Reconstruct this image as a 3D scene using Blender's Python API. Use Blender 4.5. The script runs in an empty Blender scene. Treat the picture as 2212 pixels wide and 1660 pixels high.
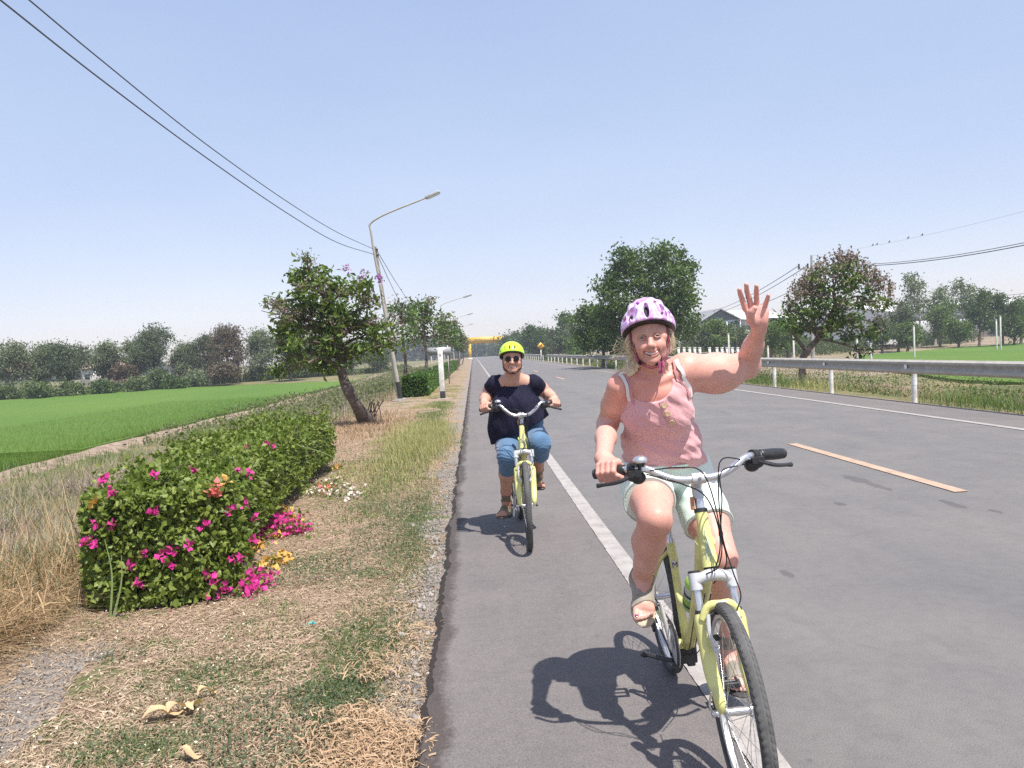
import bpy, math, random
import numpy as np
from mathutils import Vector, Matrix
random.seed(7)
RNG = np.random.default_rng(11)
SC = bpy.context.scene
COL = SC.collection
PI = math.pi
# ------------------------------------------------------------------ camera
FPX, CU, CV = 1662.0, 1106.0, 830.0          # focal length and centre, in units of a 2212 x 1660 frame
EYE = np.array([0.0, 0.0, 1.55])
_d = np.array([1022 - CU, -(764 - CV), -FPX]); _d /= np.linalg.norm(_d)      # the road's direction as the camera sees it
_h = np.array([1.0, 0.05, 0.0])
_n = np.cross(_h, _d); _n /= np.linalg.norm(_n)
if _n[1] < 0: _n = -_n
_x = np.cross(_d, _n)
CAM2W = np.array([_x, _d, _n])               # rows: world x, y (along the road), z in camera space
cam = bpy.data.cameras.new('camera')
cam.sensor_width = 36.0
cam.lens = 36.0 * FPX / 2212
cam.clip_start = 0.05
cam.clip_end = 6000
cam_o = bpy.data.objects.new('camera', cam)
COL.objects.link(cam_o)
M = Matrix([list(CAM2W[0]) + [EYE[0]], list(CAM2W[1]) + [EYE[1]], list(CAM2W[2]) + [EYE[2]], [0, 0, 0, 1]])
cam_o.matrix_world = M
SC.camera = cam_o
# ------------------------------------------------------------------ sky, sun, exposure
SUN = Vector((0.234, -0.387, 1.0)).normalized()       # towards the sun
world = bpy.data.worlds.new('World'); SC.world = world
world.use_nodes = True
wn = world.node_tree; wn.nodes.clear()
sky = wn.nodes.new('ShaderNodeTexSky'); sky.sky_type = 'NISHITA'; sky.sun_disc = False
sky.sun_elevation = math.asin(SUN.z)
sky.sun_rotation = math.atan2(SUN.x, SUN.y)
sky.altitude = 0; sky.air_density = 1.0; sky.dust_density = 0.6; sky.ozone_density = 2.2
gam = wn.nodes.new('ShaderNodeGamma'); gam.inputs['Gamma'].default_value = 0.32      # a hazy sky: flatter than the clear-air model
hsv = wn.nodes.new('ShaderNodeHueSaturation'); hsv.inputs['Saturation'].default_value = 1.62
wbal = wn.nodes.new('ShaderNodeMix'); wbal.data_type = 'RGBA'; wbal.blend_type = 'MULTIPLY'
wbal.inputs['Factor'].default_value = 1.0; wbal.inputs[7].default_value = (2.28, 2.14, 2.32, 1)
bg = wn.nodes.new('ShaderNodeBackground'); bg.inputs['Strength'].default_value = 0.15
wo = wn.nodes.new('ShaderNodeOutputWorld')
wn.links.new(sky.outputs[0], gam.inputs[0]); wn.links.new(gam.outputs[0], hsv.inputs['Color']); wn.links.new(hsv.outputs[0], wbal.inputs[6])
tc = wn.nodes.new('ShaderNodeTexCoord'); mp = wn.nodes.new('ShaderNodeMapping'); mp.inputs['Scale'].default_value = (1.6, 1.6, 5.0)
wnz = wn.nodes.new('ShaderNodeTexNoise'); wnz.inputs['Scale'].default_value = 1.5; wnz.inputs['Detail'].default_value = 5; wnz.inputs['Roughness'].default_value = .45
wrp = wn.nodes.new('ShaderNodeValToRGB'); wrp.color_ramp.elements[0].position = .35; wrp.color_ramp.elements[0].color = (.975, .98, 1.0, 1); wrp.color_ramp.elements[1].position = .68; wrp.color_ramp.elements[1].color = (1.05, 1.04, 1.02, 1)
wmx = wn.nodes.new('ShaderNodeMix'); wmx.data_type = 'RGBA'; wmx.blend_type = 'MULTIPLY'; wmx.inputs['Factor'].default_value = 1
wn.links.new(tc.outputs['Generated'], mp.inputs[0]); wn.links.new(mp.outputs[0], wnz.inputs['Vector']); wn.links.new(wnz.outputs['Fac'], wrp.inputs[0])
wn.links.new(wbal.outputs[2], wmx.inputs[6]); wn.links.new(wrp.outputs[0], wmx.inputs[7]); wn.links.new(wmx.outputs[2], bg.inputs[0]); wn.links.new(bg.outputs[0], wo.inputs[0])
sun = bpy.data.lights.new('sun', 'SUN'); sun.energy = 4.6; sun.angle = math.radians(0.55); sun.color = (1.0, 0.955, 0.89)
sun_o = bpy.data.objects.new('sun', sun); COL.objects.link(sun_o)
sun_o.rotation_euler = SUN.to_track_quat('Z', 'Y').to_euler(); sun_o.location = (5, -8, 20)
SC.view_settings.view_transform = 'Standard'; SC.view_settings.look = 'None'
SC.view_settings.exposure = 0.68; SC.view_settings.gamma = 1; SC.view_settings.use_curve_mapping = False
SC.render.engine = 'CYCLES'
SC.cycles.max_bounces = 8; SC.cycles.transparent_max_bounces = 12
SC.cycles.use_denoising = False
# ------------------------------------------------------------------ coordinates read off the photograph
def ray(u, v):
    return CAM2W @ np.array([u - CU, -(v - CV), -FPX])
def P(u, v, y):
    """World point seen at (u, v) of the 2212 x 1660 frame, y metres down the road."""
    d = ray(u, v); return EYE + d * (y / d[1])
def G(u, v, z=0.0):
    d = ray(u, v); return EYE + d * ((z - EYE[2]) / d[2])
def V3(*a): return np.array(a, float)
def nrm(a):
    a = np.asarray(a, float); return a / (np.linalg.norm(a) + 1e-12)
# ------------------------------------------------------------------ objects
def raw_mesh(name, V, faces, mats, smooth=False, midx=None, col=None):
    """faces: list of int arrays (m,k)"""
    V = np.ascontiguousarray(V, dtype=np.float32)
    me = bpy.data.meshes.new(name)
    me.vertices.add(len(V)); me.vertices.foreach_set('co', V.ravel())
    faces = [np.asarray(f, dtype=np.int32) for f in faces if len(f)]
    loops = np.concatenate([f.ravel() for f in faces])
    tot = np.concatenate([np.full(len(f), f.shape[1], dtype=np.int32) for f in faces])
    start = np.concatenate([[0], np.cumsum(tot)[:-1]]).astype(np.int32)
    me.loops.add(len(loops)); me.loops.foreach_set('vertex_index', loops)
    me.polygons.add(len(tot)); me.polygons.foreach_set('loop_start', start); me.polygons.foreach_set('loop_total', tot)
    if smooth: me.polygons.foreach_set('use_smooth', np.ones(len(tot), dtype=bool))
    for m in (mats if isinstance(mats, (list, tuple)) else [mats]): me.materials.append(m)
    if midx is not None: me.polygons.foreach_set('material_index', np.asarray(midx, dtype=np.int32))
    me.update(calc_edges=True); me.validate()
    if col is not None:
        a = me.color_attributes.new('col', 'FLOAT_COLOR', 'POINT')
        c = np.ones((len(V), 4), dtype=np.float32); c[:, :3] = col
        a.data.foreach_set('color', c.ravel())
    return me
def link(name, data, parent=None, loc=None):
    o = bpy.data.objects.new(name, data); COL.objects.link(o)
    if parent is not None:
        o.parent = parent
        # the parent is unrotated: geometry is written in the world's frame
        o.matrix_parent_inverse = Matrix.Translation(-Vector(parent.location)) if parent.type == 'EMPTY' else Matrix.Identity(4)
    if loc is not None: o.location = loc
    return o
def tag(o, label=None, cat=None, group=None, kind=None):
    if label: o['label'] = label
    if cat: o['category'] = cat
    if group: o['group'] = group
    if kind: o['kind'] = kind
    return o
def thing(name, loc, label, cat, group=None):
    """Empty at the base of a thing; its parts are written in world coordinates."""
    o = bpy.data.objects.new(name, None); COL.objects.link(o)
    o.location = Vector([float(c) for c in loc]); o.empty_display_size = .2
    tag(o, label, cat, group); return o
class MB:
    def __init__(s): s.V = []; s.F = []; s.n = 0; s.MI = []
    def add(s, V, *Fs, mi=0):
        V = np.asarray(V, float)
        for F in Fs:
            if len(F):
                s.F.append(np.asarray(F, dtype=np.int64) + s.n); s.MI.append(np.full(len(F), mi))
        s.V.append(V); s.n += len(V); return s
    def box(s, c, size, R=None, mi=0):
        c = np.asarray(c, float); h = np.asarray(size, float) / 2
        v = np.array([[x, y, z] for x in (-1, 1) for y in (-1, 1) for z in (-1, 1)], float) * h
        if R is not None: v = v @ np.asarray(R).T
        return s.add(v + c, [[0, 1, 3, 2], [4, 6, 7, 5], [0, 4, 5, 1], [2, 3, 7, 6], [0, 2, 6, 4], [1, 5, 7, 3]], mi=mi)
    def tube(s, pts, r, n=8, cap=True, flat=None, mi=0, closed=False):
        """flat=(vector, factor): squash sections along vector"""
        pts = np.asarray(pts, float); k = len(pts); r = np.broadcast_to(np.asarray(r, float), (k,))
        if closed: T = np.roll(pts, -1, 0) - np.roll(pts, 1, 0)
        else:
            T = np.gradient(pts, axis=0)
        T /= np.linalg.norm(T, axis=1)[:, None] + 1e-12
        up = np.array([0, 0, 1.]) if abs(T[0][2]) < .9 else np.array([1., 0, 0])
        A = []; a = nrm(np.cross(T[0], up))
        for t in T:
            a = nrm(a - t * np.dot(a, t)); A.append(a)
        A = np.array(A); B = np.cross(T, A)
        ang = np.arange(n) * 2 * PI / n
        ring = (A[:, None] * np.cos(ang)[None, :, None] + B[:, None] * np.sin(ang)[None, :, None]) * r[:, None, None]
        if flat is not None:
            f = nrm(flat[0]); ring = ring + f * ((ring @ f)[..., None]) * (flat[1] - 1)
        V = (pts[:, None] + ring).reshape(-1, 3)
        q = []
        i = np.arange(n); j = (i + 1) % n
        m = k if closed else k - 1
        for a_ in range(m):
            b_ = (a_ + 1) % k
            q.append(np.stack([a_ * n + i, a_ * n + j, b_ * n + j, b_ * n + i], 1))
        F = np.concatenate(q)
        if cap and not closed:
            V = np.concatenate([V, pts[:1], pts[-1:]])
            c0, c1 = k * n, k * n + 1
            return s.add(V, F, np.concatenate([np.stack([j, i, np.full(n, c0)], 1), np.stack([(k - 1) * n + i, (k - 1) * n + j, np.full(n, c1)], 1)]), mi=mi)
        return s.add(V, F, mi=mi)
    def lathe(s, c, axis, prof, n=24, mi=0, cap=True):
        """prof: (along axis, radius) pairs"""
        ax = nrm(axis); c = np.asarray(c, float)
        a = nrm(np.cross(ax, [0, 0, 1.] if abs(ax[2]) < .9 else [1., 0, 0])); b = np.cross(ax, a)
        ang = np.arange(n) * 2 * PI / n
        ring = a * np.cos(ang)[:, None] + b * np.sin(ang)[:, None]
        V = np.concatenate([c + ax * h + ring * r for h, r in prof])
        i = np.arange(n); j = (i + 1) % n; q = []
        for k in range(len(prof) - 1): q.append(np.stack([k * n + i, k * n + j, (k + 1) * n + j, (k + 1) * n + i], 1))
        F = np.concatenate(q)
        if cap:
            m = len(prof); V = np.concatenate([V, [c + ax * prof[0][0]], [c + ax * prof[-1][0]]])
            return s.add(V, F, np.concatenate([np.stack([j, i, np.full(n, m * n)], 1), np.stack([(m - 1) * n + i, (m - 1) * n + j, np.full(n, m * n + 1)], 1)]), mi=mi)
        return s.add(V, F, mi=mi)
    def ell(s, c, r, R=None, n=16, m=10, mi=0):
        th = np.linspace(0, PI, m); ph = np.arange(n) * 2 * PI / n
        v = np.array([[math.sin(t) * math.cos(p), math.sin(t) * math.sin(p), math.cos(t)] for t in th for p in ph]) * np.broadcast_to(r, 3)
        if R is not None: v = v @ np.asarray(R).T
        i = np.arange(n); j = (i + 1) % n
        F = np.concatenate([np.stack([k * n + i, (k + 1) * n + i, (k + 1) * n + j, k * n + j], 1) for k in range(m - 1)])
        return s.add(v + np.asarray(c, float), F, mi=mi)
    def build(s, name, mats, parent=None, smooth=True, bevel=0):
        me = raw_mesh(name, np.concatenate(s.V), s.F, mats, smooth=smooth, midx=np.concatenate(s.MI) if max(m.max() for m in s.MI) > 0 else None)
        if smooth:
            try: me.set_sharp_from_angle(angle=math.radians(42))
            except Exception: pass
        o = link(name, me, parent)
        if bevel:
            b = o.modifiers.new('bevel', 'BEVEL'); b.width = bevel; b.segments = 2; b.limit_method = 'ANGLE'
        return o
def bez(pts, n=24):
    """Catmull-Rom through the points."""
    p = np.asarray(pts, float)
    p = np.concatenate([[2 * p[0] - p[1]], p, [2 * p[-1] - p[-2]]])
    out = []; segs = len(p) - 3; m = max(2, n // segs)
    for i in range(segs):
        a, b, c, d = p[i:i + 4]
        for t in np.linspace(0, 1, m, endpoint=False):
            out.append(.5 * ((2 * b) + (-a + c) * t + (2 * a - 5 * b + 4 * c - d) * t * t + (-a + 3 * b - 3 * c + d) * t ** 3))
    out.append(p[-2]); return np.array(out)
# ------------------------------------------------------------------ materials
def newmat(name):
    m = bpy.data.materials.new(name); m.use_nodes = True
    nt = m.node_tree; b = nt.nodes['Principled BSDF']; return m, nt, b
def N(nt, typ, **kw):
    n = nt.nodes.new(typ)
    for k, v in kw.items():
        if k.startswith('i_'): n.inputs[k[2:].replace('_', ' ')].default_value = v
        else: setattr(n, k, v)
    return n
def rgba(c): return (c[0], c[1], c[2], 1)
def ramp(nt, fac, stops, interp='LINEAR'):
    r = nt.nodes.new('ShaderNodeValToRGB'); r.color_ramp.interpolation = interp
    e = r.color_ramp.elements
    while len(e) > 1: e.remove(e[0])
    e[0].position = stops[0][0]; e[0].color = rgba(stops[0][1])
    for p, c in stops[1:]:
        x = e.new(p); x.color = rgba(c)
    nt.links.new(fac, r.inputs[0]); return r.outputs[0]
def noise(nt, scale, detail=4, rough=.55, vec=None, dist=0.0, sc=None):
    n = N(nt, 'ShaderNodeTexNoise', i_Scale=scale, i_Detail=detail, i_Roughness=rough, i_Distortion=dist)
    if vec is None:
        vec = coords(nt, sc)
    nt.links.new(vec, n.inputs['Vector']); return n.outputs['Fac']
def coords(nt, sc=None):
    t = nt.nodes.new('ShaderNodeTexCoord')
    if sc is None: return t.outputs['Object']
    m = nt.nodes.new('ShaderNodeMapping'); m.inputs['Scale'].default_value = sc
    nt.links.new(t.outputs['Object'], m.inputs['Vector']); return m.outputs[0]
def mixc(nt, f, a, b, bt='MIX'):
    m = nt.nodes.new('ShaderNodeMix'); m.data_type = 'RGBA'; m.blend_type = bt
    for s, v in ((0, f), (6, a), (7, b)):
        if isinstance(v, (int, float)): m.inputs[s].default_value = v
        elif isinstance(v, (tuple, list)): m.inputs[s].default_value = rgba(v)
        else: nt.links.new(v, m.inputs[s])
    return m.outputs[2]
def mth(nt, op, a, b=None, c=None, clamp=False):
    m = nt.nodes.new('ShaderNodeMath'); m.operation = op; m.use_clamp = clamp
    for i, v in enumerate((a, b, c)):
        if v is None: continue
        if isinstance(v, (int, float)): m.inputs[i].default_value = v
        else: nt.links.new(v, m.inputs[i])
    return m.outputs[0]
def bump(nt, b, h, strength=.5, dist=.01):
    n = nt.nodes.new('ShaderNodeBump'); n.inputs['Strength'].default_value = strength; n.inputs['Distance'].default_value = dist
    nt.links.new(h, n.inputs['Height']); nt.links.new(n.outputs[0], b.inputs['Normal']); return n
def pm(name, col, rough=.6, metal=0., col2=None, vs=8, bs=None, bstr=.3, bd=.002, coat=0., spec=None, lo=.35, hi=.65):
    m, nt, b = newmat(name)
    b.inputs['Roughness'].default_value = rough; b.inputs['Metallic'].default_value = metal
    if coat: b.inputs['Coat Weight'].default_value = coat; b.inputs['Coat Roughness'].default_value = .12
    if spec is not None: b.inputs['Specular IOR Level'].default_value = spec
    if col2 is None: col2 = tuple(c * .8 for c in col)
    f = noise(nt, vs, 5)
    nt.links.new(ramp(nt, f, [(lo, col2), (hi, col)]), b.inputs['Base Color'])
    r = noise(nt, vs * 3.1, 3)
    nt.links.new(mth(nt, 'MULTIPLY_ADD', r, .25, rough - .125, True), b.inputs['Roughness'])
    if bs: bump(nt, b, noise(nt, bs, 5), bstr, bd)
    return m
def leafmat(name, cols, trans=.3, rough=.5, clump=1.2, spec=.3):
    """cols: list of colours spread over random leaves; noise shifts whole sprays"""
    m, nt, b = newmat(name)
    g = nt.nodes.new('ShaderNodeNewGeometry')
    rnd = g.outputs['Random Per Island']
    f = mth(nt, 'ADD', mth(nt, 'MULTIPLY', rnd, .55), mth(nt, 'MULTIPLY', noise(nt, clump, 3), .6))
    n = len(cols)
    c = ramp(nt, mth(nt, 'SUBTRACT', f, .08), [(i / (n - 1) if n > 1 else 0, cc) for i, cc in enumerate(cols)])
    nt.links.new(c, b.inputs['Base Color']); b.inputs['Roughness'].default_value = rough
    b.inputs['Specular IOR Level'].default_value = spec
    tr = nt.nodes.new('ShaderNodeBsdfTranslucent')
    nt.links.new(mixc(nt, .6, c, (.25, .35, .03), 'MIX'), tr.inputs[0])
    ms = nt.nodes.new('ShaderNodeMixShader'); ms.inputs[0].default_value = trans
    nt.links.new(b.outputs[0], ms.inputs[1]); nt.links.new(tr.outputs[0], ms.inputs[2])
    nt.links.new(ms.outputs[0], nt.nodes['Material Output'].inputs[0])
    return m
# ------------------------------------------------------------------ solids from a distance field
class Field:
    def __init__(s, lo, hi, h):
        s.lo = np.asarray(lo, float); s.h = h
        s.N = np.ceil((np.asarray(hi, float) - s.lo) / h).astype(int) + 1
        s.d = np.full(s.N, .08, dtype=np.float32)
    def copy(s):
        c = object.__new__(Field); c.lo = s.lo; c.h = s.h; c.N = s.N; c.d = s.d.copy(); return c
    def win(s, lo, hi):
        i0 = np.clip(np.floor((np.asarray(lo) - s.lo) / s.h).astype(int), 0, s.N - 1)
        i1 = np.clip(np.ceil((np.asarray(hi) - s.lo) / s.h).astype(int) + 1, 1, s.N)
        i1 = np.maximum(i1, i0 + 1)
        sl = tuple(slice(a, b) for a, b in zip(i0, i1))
        ax = [(s.lo[k] + s.h * np.arange(i0[k], i1[k])).astype(np.float32) for k in range(3)]
        return sl, ax[0][:, None, None], ax[1][None, :, None], ax[2][None, None, :]
    def _put(s, sl, v, k, sub=False):
        a = s.d[sl]
        if sub:
            v = -v; h = np.maximum(k - np.abs(a - v), 0) / k if k > 0 else 0
            s.d[sl] = np.maximum(a, v) + (h * h * k * .25 if k > 0 else 0)
        else:
            h = np.maximum(k - np.abs(a - v), 0) / k if k > 0 else 0
            s.d[sl] = np.minimum(a, v) - (h * h * k * .25 if k > 0 else 0)
    def cap(s, a, b, ra, rb=None, k=.02, flat=None, sub=False):
        a = np.asarray(a, float); b = np.asarray(b, float); rb = ra if rb is None else rb
        m = max(ra, rb) + k + .03
        if flat is not None: m += max(ra, rb) * max(0, 1 / flat[1] - 1)
        sl, X, Y, Z = s.win(np.minimum(a, b) - m, np.maximum(a, b) + m)
        ba = b - a; l2 = float(ba @ ba) + 1e-12
        x = X - a[0]; y = Y - a[1]; z = Z - a[2]
        t = np.clip((x * ba[0] + y * ba[1] + z * ba[2]) / l2, 0, 1)
        x = x - t * ba[0]; y = y - t * ba[1]; z = z - t * ba[2]
        q = x * x + y * y + z * z
        if flat is not None:
            n = nrm(flat[0]); q = q + (flat[1] ** 2 - 1) * (x * n[0] + y * n[1] + z * n[2]) ** 2
        s._put(sl, (np.sqrt(q) - (ra + t * (rb - ra))).astype(np.float32), k, sub); return s
    def chain(s, pts, rs, k=.02, flat=None):
        for i in range(len(pts) - 1): s.cap(pts[i], pts[i + 1], rs[i], rs[i + 1], k, flat)
        return s
    def ell(s, c, r, R=None, k=.02, sub=False):
        c = np.asarray(c, float); r = np.broadcast_to(np.asarray(r, float), 3)
        m = r.max() + k + .03
        sl, X, Y, Z = s.win(c - m, c + m)
        x = X - c[0]; y = Y - c[1]; z = Z - c[2]
        if R is not None:
            R = np.asarray(R)[:3, :3]
            x, y, z = (x * R[0, 0] + y * R[1, 0] + z * R[2, 0], x * R[0, 1] + y * R[1, 1] + z * R[2, 1], x * R[0, 2] + y * R[1, 2] + z * R[2, 2])
        k0 = np.sqrt((x / r[0]) ** 2 + (y / r[1]) ** 2 + (z / r[2]) ** 2) + 1e-6
        k1 = np.sqrt((x / r[0] ** 2) ** 2 + (y / r[1] ** 2) ** 2 + (z / r[2] ** 2) ** 2) + 1e-6
        s._put(sl, (k0 * (k0 - 1) / k1).astype(np.float32), k, sub); return s
    def rbox(s, c, half, R=None, r=.005, k=.01, sub=False):
        c = np.asarray(c, float); hf = np.asarray(half, float); m = np.linalg.norm(hf) + k + .03
        sl, X, Y, Z = s.win(c - m, c + m)
        x = X - c[0]; y = Y - c[1]; z = Z - c[2]
        if R is not None:
            R = np.asarray(R)[:3, :3]
            x, y, z = (x * R[0, 0] + y * R[1, 0] + z * R[2, 0], x * R[0, 1] + y * R[1, 1] + z * R[2, 1], x * R[0, 2] + y * R[1, 2] + z * R[2, 2])
        qx, qy, qz = [np.abs(a) - h + r for a, h in zip((x, y, z), hf)]
        v = np.sqrt(np.maximum(qx, 0) ** 2 + np.maximum(qy, 0) ** 2 + np.maximum(qz, 0) ** 2) + np.minimum(np.maximum(qx, np.maximum(qy, qz)), 0) - r
        s._put(sl, v.astype(np.float32), k, sub); return s
    def plane(s, p, n, k=.0):
        """keep the side the normal points away from"""
        n = nrm(n); p = np.asarray(p, float)
        sl, X, Y, Z = s.win(s.lo, s.lo + s.N * s.h)
        v = ((X - p[0]) * n[0] + (Y - p[1]) * n[1] + (Z - p[2]) * n[2]).astype(np.float32)
        s._put(sl, -v, k, True); return s
    def add_fn(s, fn):
        sl, X, Y, Z = s.win(s.lo, s.lo + s.N * s.h)
        s.d = s.d + fn(X, Y, Z).astype(np.float32); return s
    def val(s, p):
        q = (np.atleast_2d(p) - s.lo) / s.h
        i = np.clip(np.floor(q).astype(int), 0, s.N - 2); f = np.clip(q - i, 0, 1)
        r = 0
        for a in (0, 1):
            for b in (0, 1):
                for c in (0, 1):
                    w = (f[:, 0] if a else 1 - f[:, 0]) * (f[:, 1] if b else 1 - f[:, 1]) * (f[:, 2] if c else 1 - f[:, 2])
                    r = r + w * s.d[i[:, 0] + a, i[:, 1] + b, i[:, 2] + c]
        return r
    def grad(s, p):
        p = np.atleast_2d(p); e = s.h
        g = np.stack([s.val(p + np.eye(3)[k] * e) - s.val(p - np.eye(3)[k] * e) for k in range(3)], 1)
        return g / (np.linalg.norm(g, axis=1)[:, None] + 1e-9)
    def proj(s, p, off=0.0, it=6):
        p = np.atleast_2d(np.asarray(p, float)).copy()
        for _ in range(it): p -= s.grad(p) * (s.val(p) - off)[:, None]
        return p
    def hit(s, p, d, off=0.0):
        """march from p along d to the surface"""
        p = np.asarray(p, float).copy(); d = nrm(d)
        for _ in range(200):
            v = s.val(p)[0] - off
            if v < 5e-4: break
            p = p + d * min(max(v * .8, .001), .03)
        return p
    def surf(s):
        d = s.d; neg = d < 0; Nx, Ny, Nz = s.N
        c = [neg[a:Nx - 1 + a, b:Ny - 1 + b, e:Nz - 1 + e] for a in (0, 1) for b in (0, 1) for e in (0, 1)]
        anyn = c[0].copy(); alln = c[0].copy()
        for q in c[1:]: anyn |= q; alln &= q
        act = anyn & ~alln
        I = np.argwhere(act); flat = (I[:, 0] * (Ny - 1) + I[:, 1]) * (Nz - 1) + I[:, 2]
        crn = np.array([[a, b, e] for a in (0, 1) for b in (0, 1) for e in (0, 1)])
        vals = np.stack([d[I[:, 0] + a, I[:, 1] + b, I[:, 2] + e] for a, b, e in crn], 1)
        acc = np.zeros((len(I), 3)); cnt = np.zeros(len(I))
        for i in range(8):
            for j in range(i + 1, 8):
                df = crn[j] - crn[i]
                if np.abs(df).sum() != 1: continue
                va, vb = vals[:, i], vals[:, j]; m = (va < 0) != (vb < 0)
                t = np.where(m, va / (va - vb + 1e-20 * (va == vb)), 0)
                acc += np.where(m[:, None], crn[i] + t[:, None] * df, 0); cnt += m
        V = (I + acc / cnt[:, None]) * s.h + s.lo
        quads = []
        for ax in range(3):
            sl0 = [slice(1, -1)] * 3; sl1 = [slice(1, -1)] * 3
            sl0[ax] = slice(0, -1); sl1[ax] = slice(1, None)
            a = neg[tuple(sl0)]; b = neg[tuple(sl1)]
            E = np.argwhere(a != b)
            if not len(E): continue
            sg = a[E[:, 0], E[:, 1], E[:, 2]]
            off = np.ones(3, int); off[ax] = 0; E = E + off
            u, v = [(1, 2), (2, 0), (0, 1)][ax]
            q = []
            for du, dv in ((-1, -1), (0, -1), (0, 0), (-1, 0)):
                C = E.copy(); C[:, u] += du; C[:, v] += dv
                q.append(np.searchsorted(flat, (C[:, 0] * (Ny - 1) + C[:, 1]) * (Nz - 1) + C[:, 2]))
            q = np.stack(q, 1); q[~sg] = q[~sg][:, ::-1]
            quads.append(q)
        return V, np.concatenate(quads)
    def build(s, name, mats, parent=None, col=None, smooth_it=1, paint=None):
        V, F = s.surf()
        for _ in range(smooth_it):
            acc = np.zeros_like(V); cnt = np.zeros(len(V))
            for a in range(4):
                for b in (1, 3):
                    np.add.at(acc, F[:, a], V[F[:, (a + b) % 4]]); np.add.at(cnt, F[:, a], 1)
            V = V * .5 + acc / cnt[:, None] * .5
        if paint is not None: col = paint(V)
        return link(name, raw_mesh(name, V, [F], mats, smooth=True, col=col), parent)
def fbm(X, Y, Z, freq, seed=0, octv=3):
    """cheap smooth pseudo-noise from summed sines, about -1..1"""
    r = np.random.default_rng(seed); out = 0; amp = 1; tot = 0
    for o in range(octv):
        for _ in range(4):
            k = r.normal(size=3); k *= freq * (2 ** o) / np.linalg.norm(k); ph = r.uniform(0, 6.28)
            out = out + amp * np.sin(X * k[0] + Y * k[1] + Z * k[2] + ph)
        tot += amp * 2; amp *= .5
    return out / tot
# ================================================================== SETTING
def sstep(a, b, x):
    t = np.clip((x - a) / (b - a), 0, 1); return t * t * (3 - 2 * t)
def n2(x, y, f, seed=0):
    r = np.random.default_rng(seed); o = 0
    for k in range(5):
        a = r.uniform(0, 6.28); ff = f * r.uniform(.6, 1.7); o = o + np.sin((x * math.cos(a) + y * math.sin(a)) * ff + r.uniform(0, 6.28))
    return o / 5
RL, RR = -0.27, 9.55                     # the road's edges
def gz(x, y):
    """height of the ground"""
    x = np.asarray(x, float); y = np.asarray(y, float)
    base = np.full(np.broadcast(x, y).shape, -.045)
    left = -.85 * sstep(-3.3, -6.2, x) + .18 * np.exp(-((x + 11.3) / .6) ** 2) * (1 + .5 * n2(x, y, .7, 3))
    right = -.85 * sstep(10.4, 13.2, x) + .3 * np.exp(-((x - 17.2) / .7) ** 2)
    far = sstep(72, 90, y - .35 * np.abs(x)) * .45 * ((x < -6) | (x > 14))
    bumps = (.035 * n2(x, y, 2.1, 5) + .02 * n2(x, y, 6, 6)) * sstep(RL - .3, RL - 2.2, x) + (.05 * n2(x, y, 2, 8)) * sstep(10, 11, x)
    soft = .05 * np.exp(-((x + 1.1) / .45) ** 2)
    return base + left + right + far + bumps + soft * .4
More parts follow.
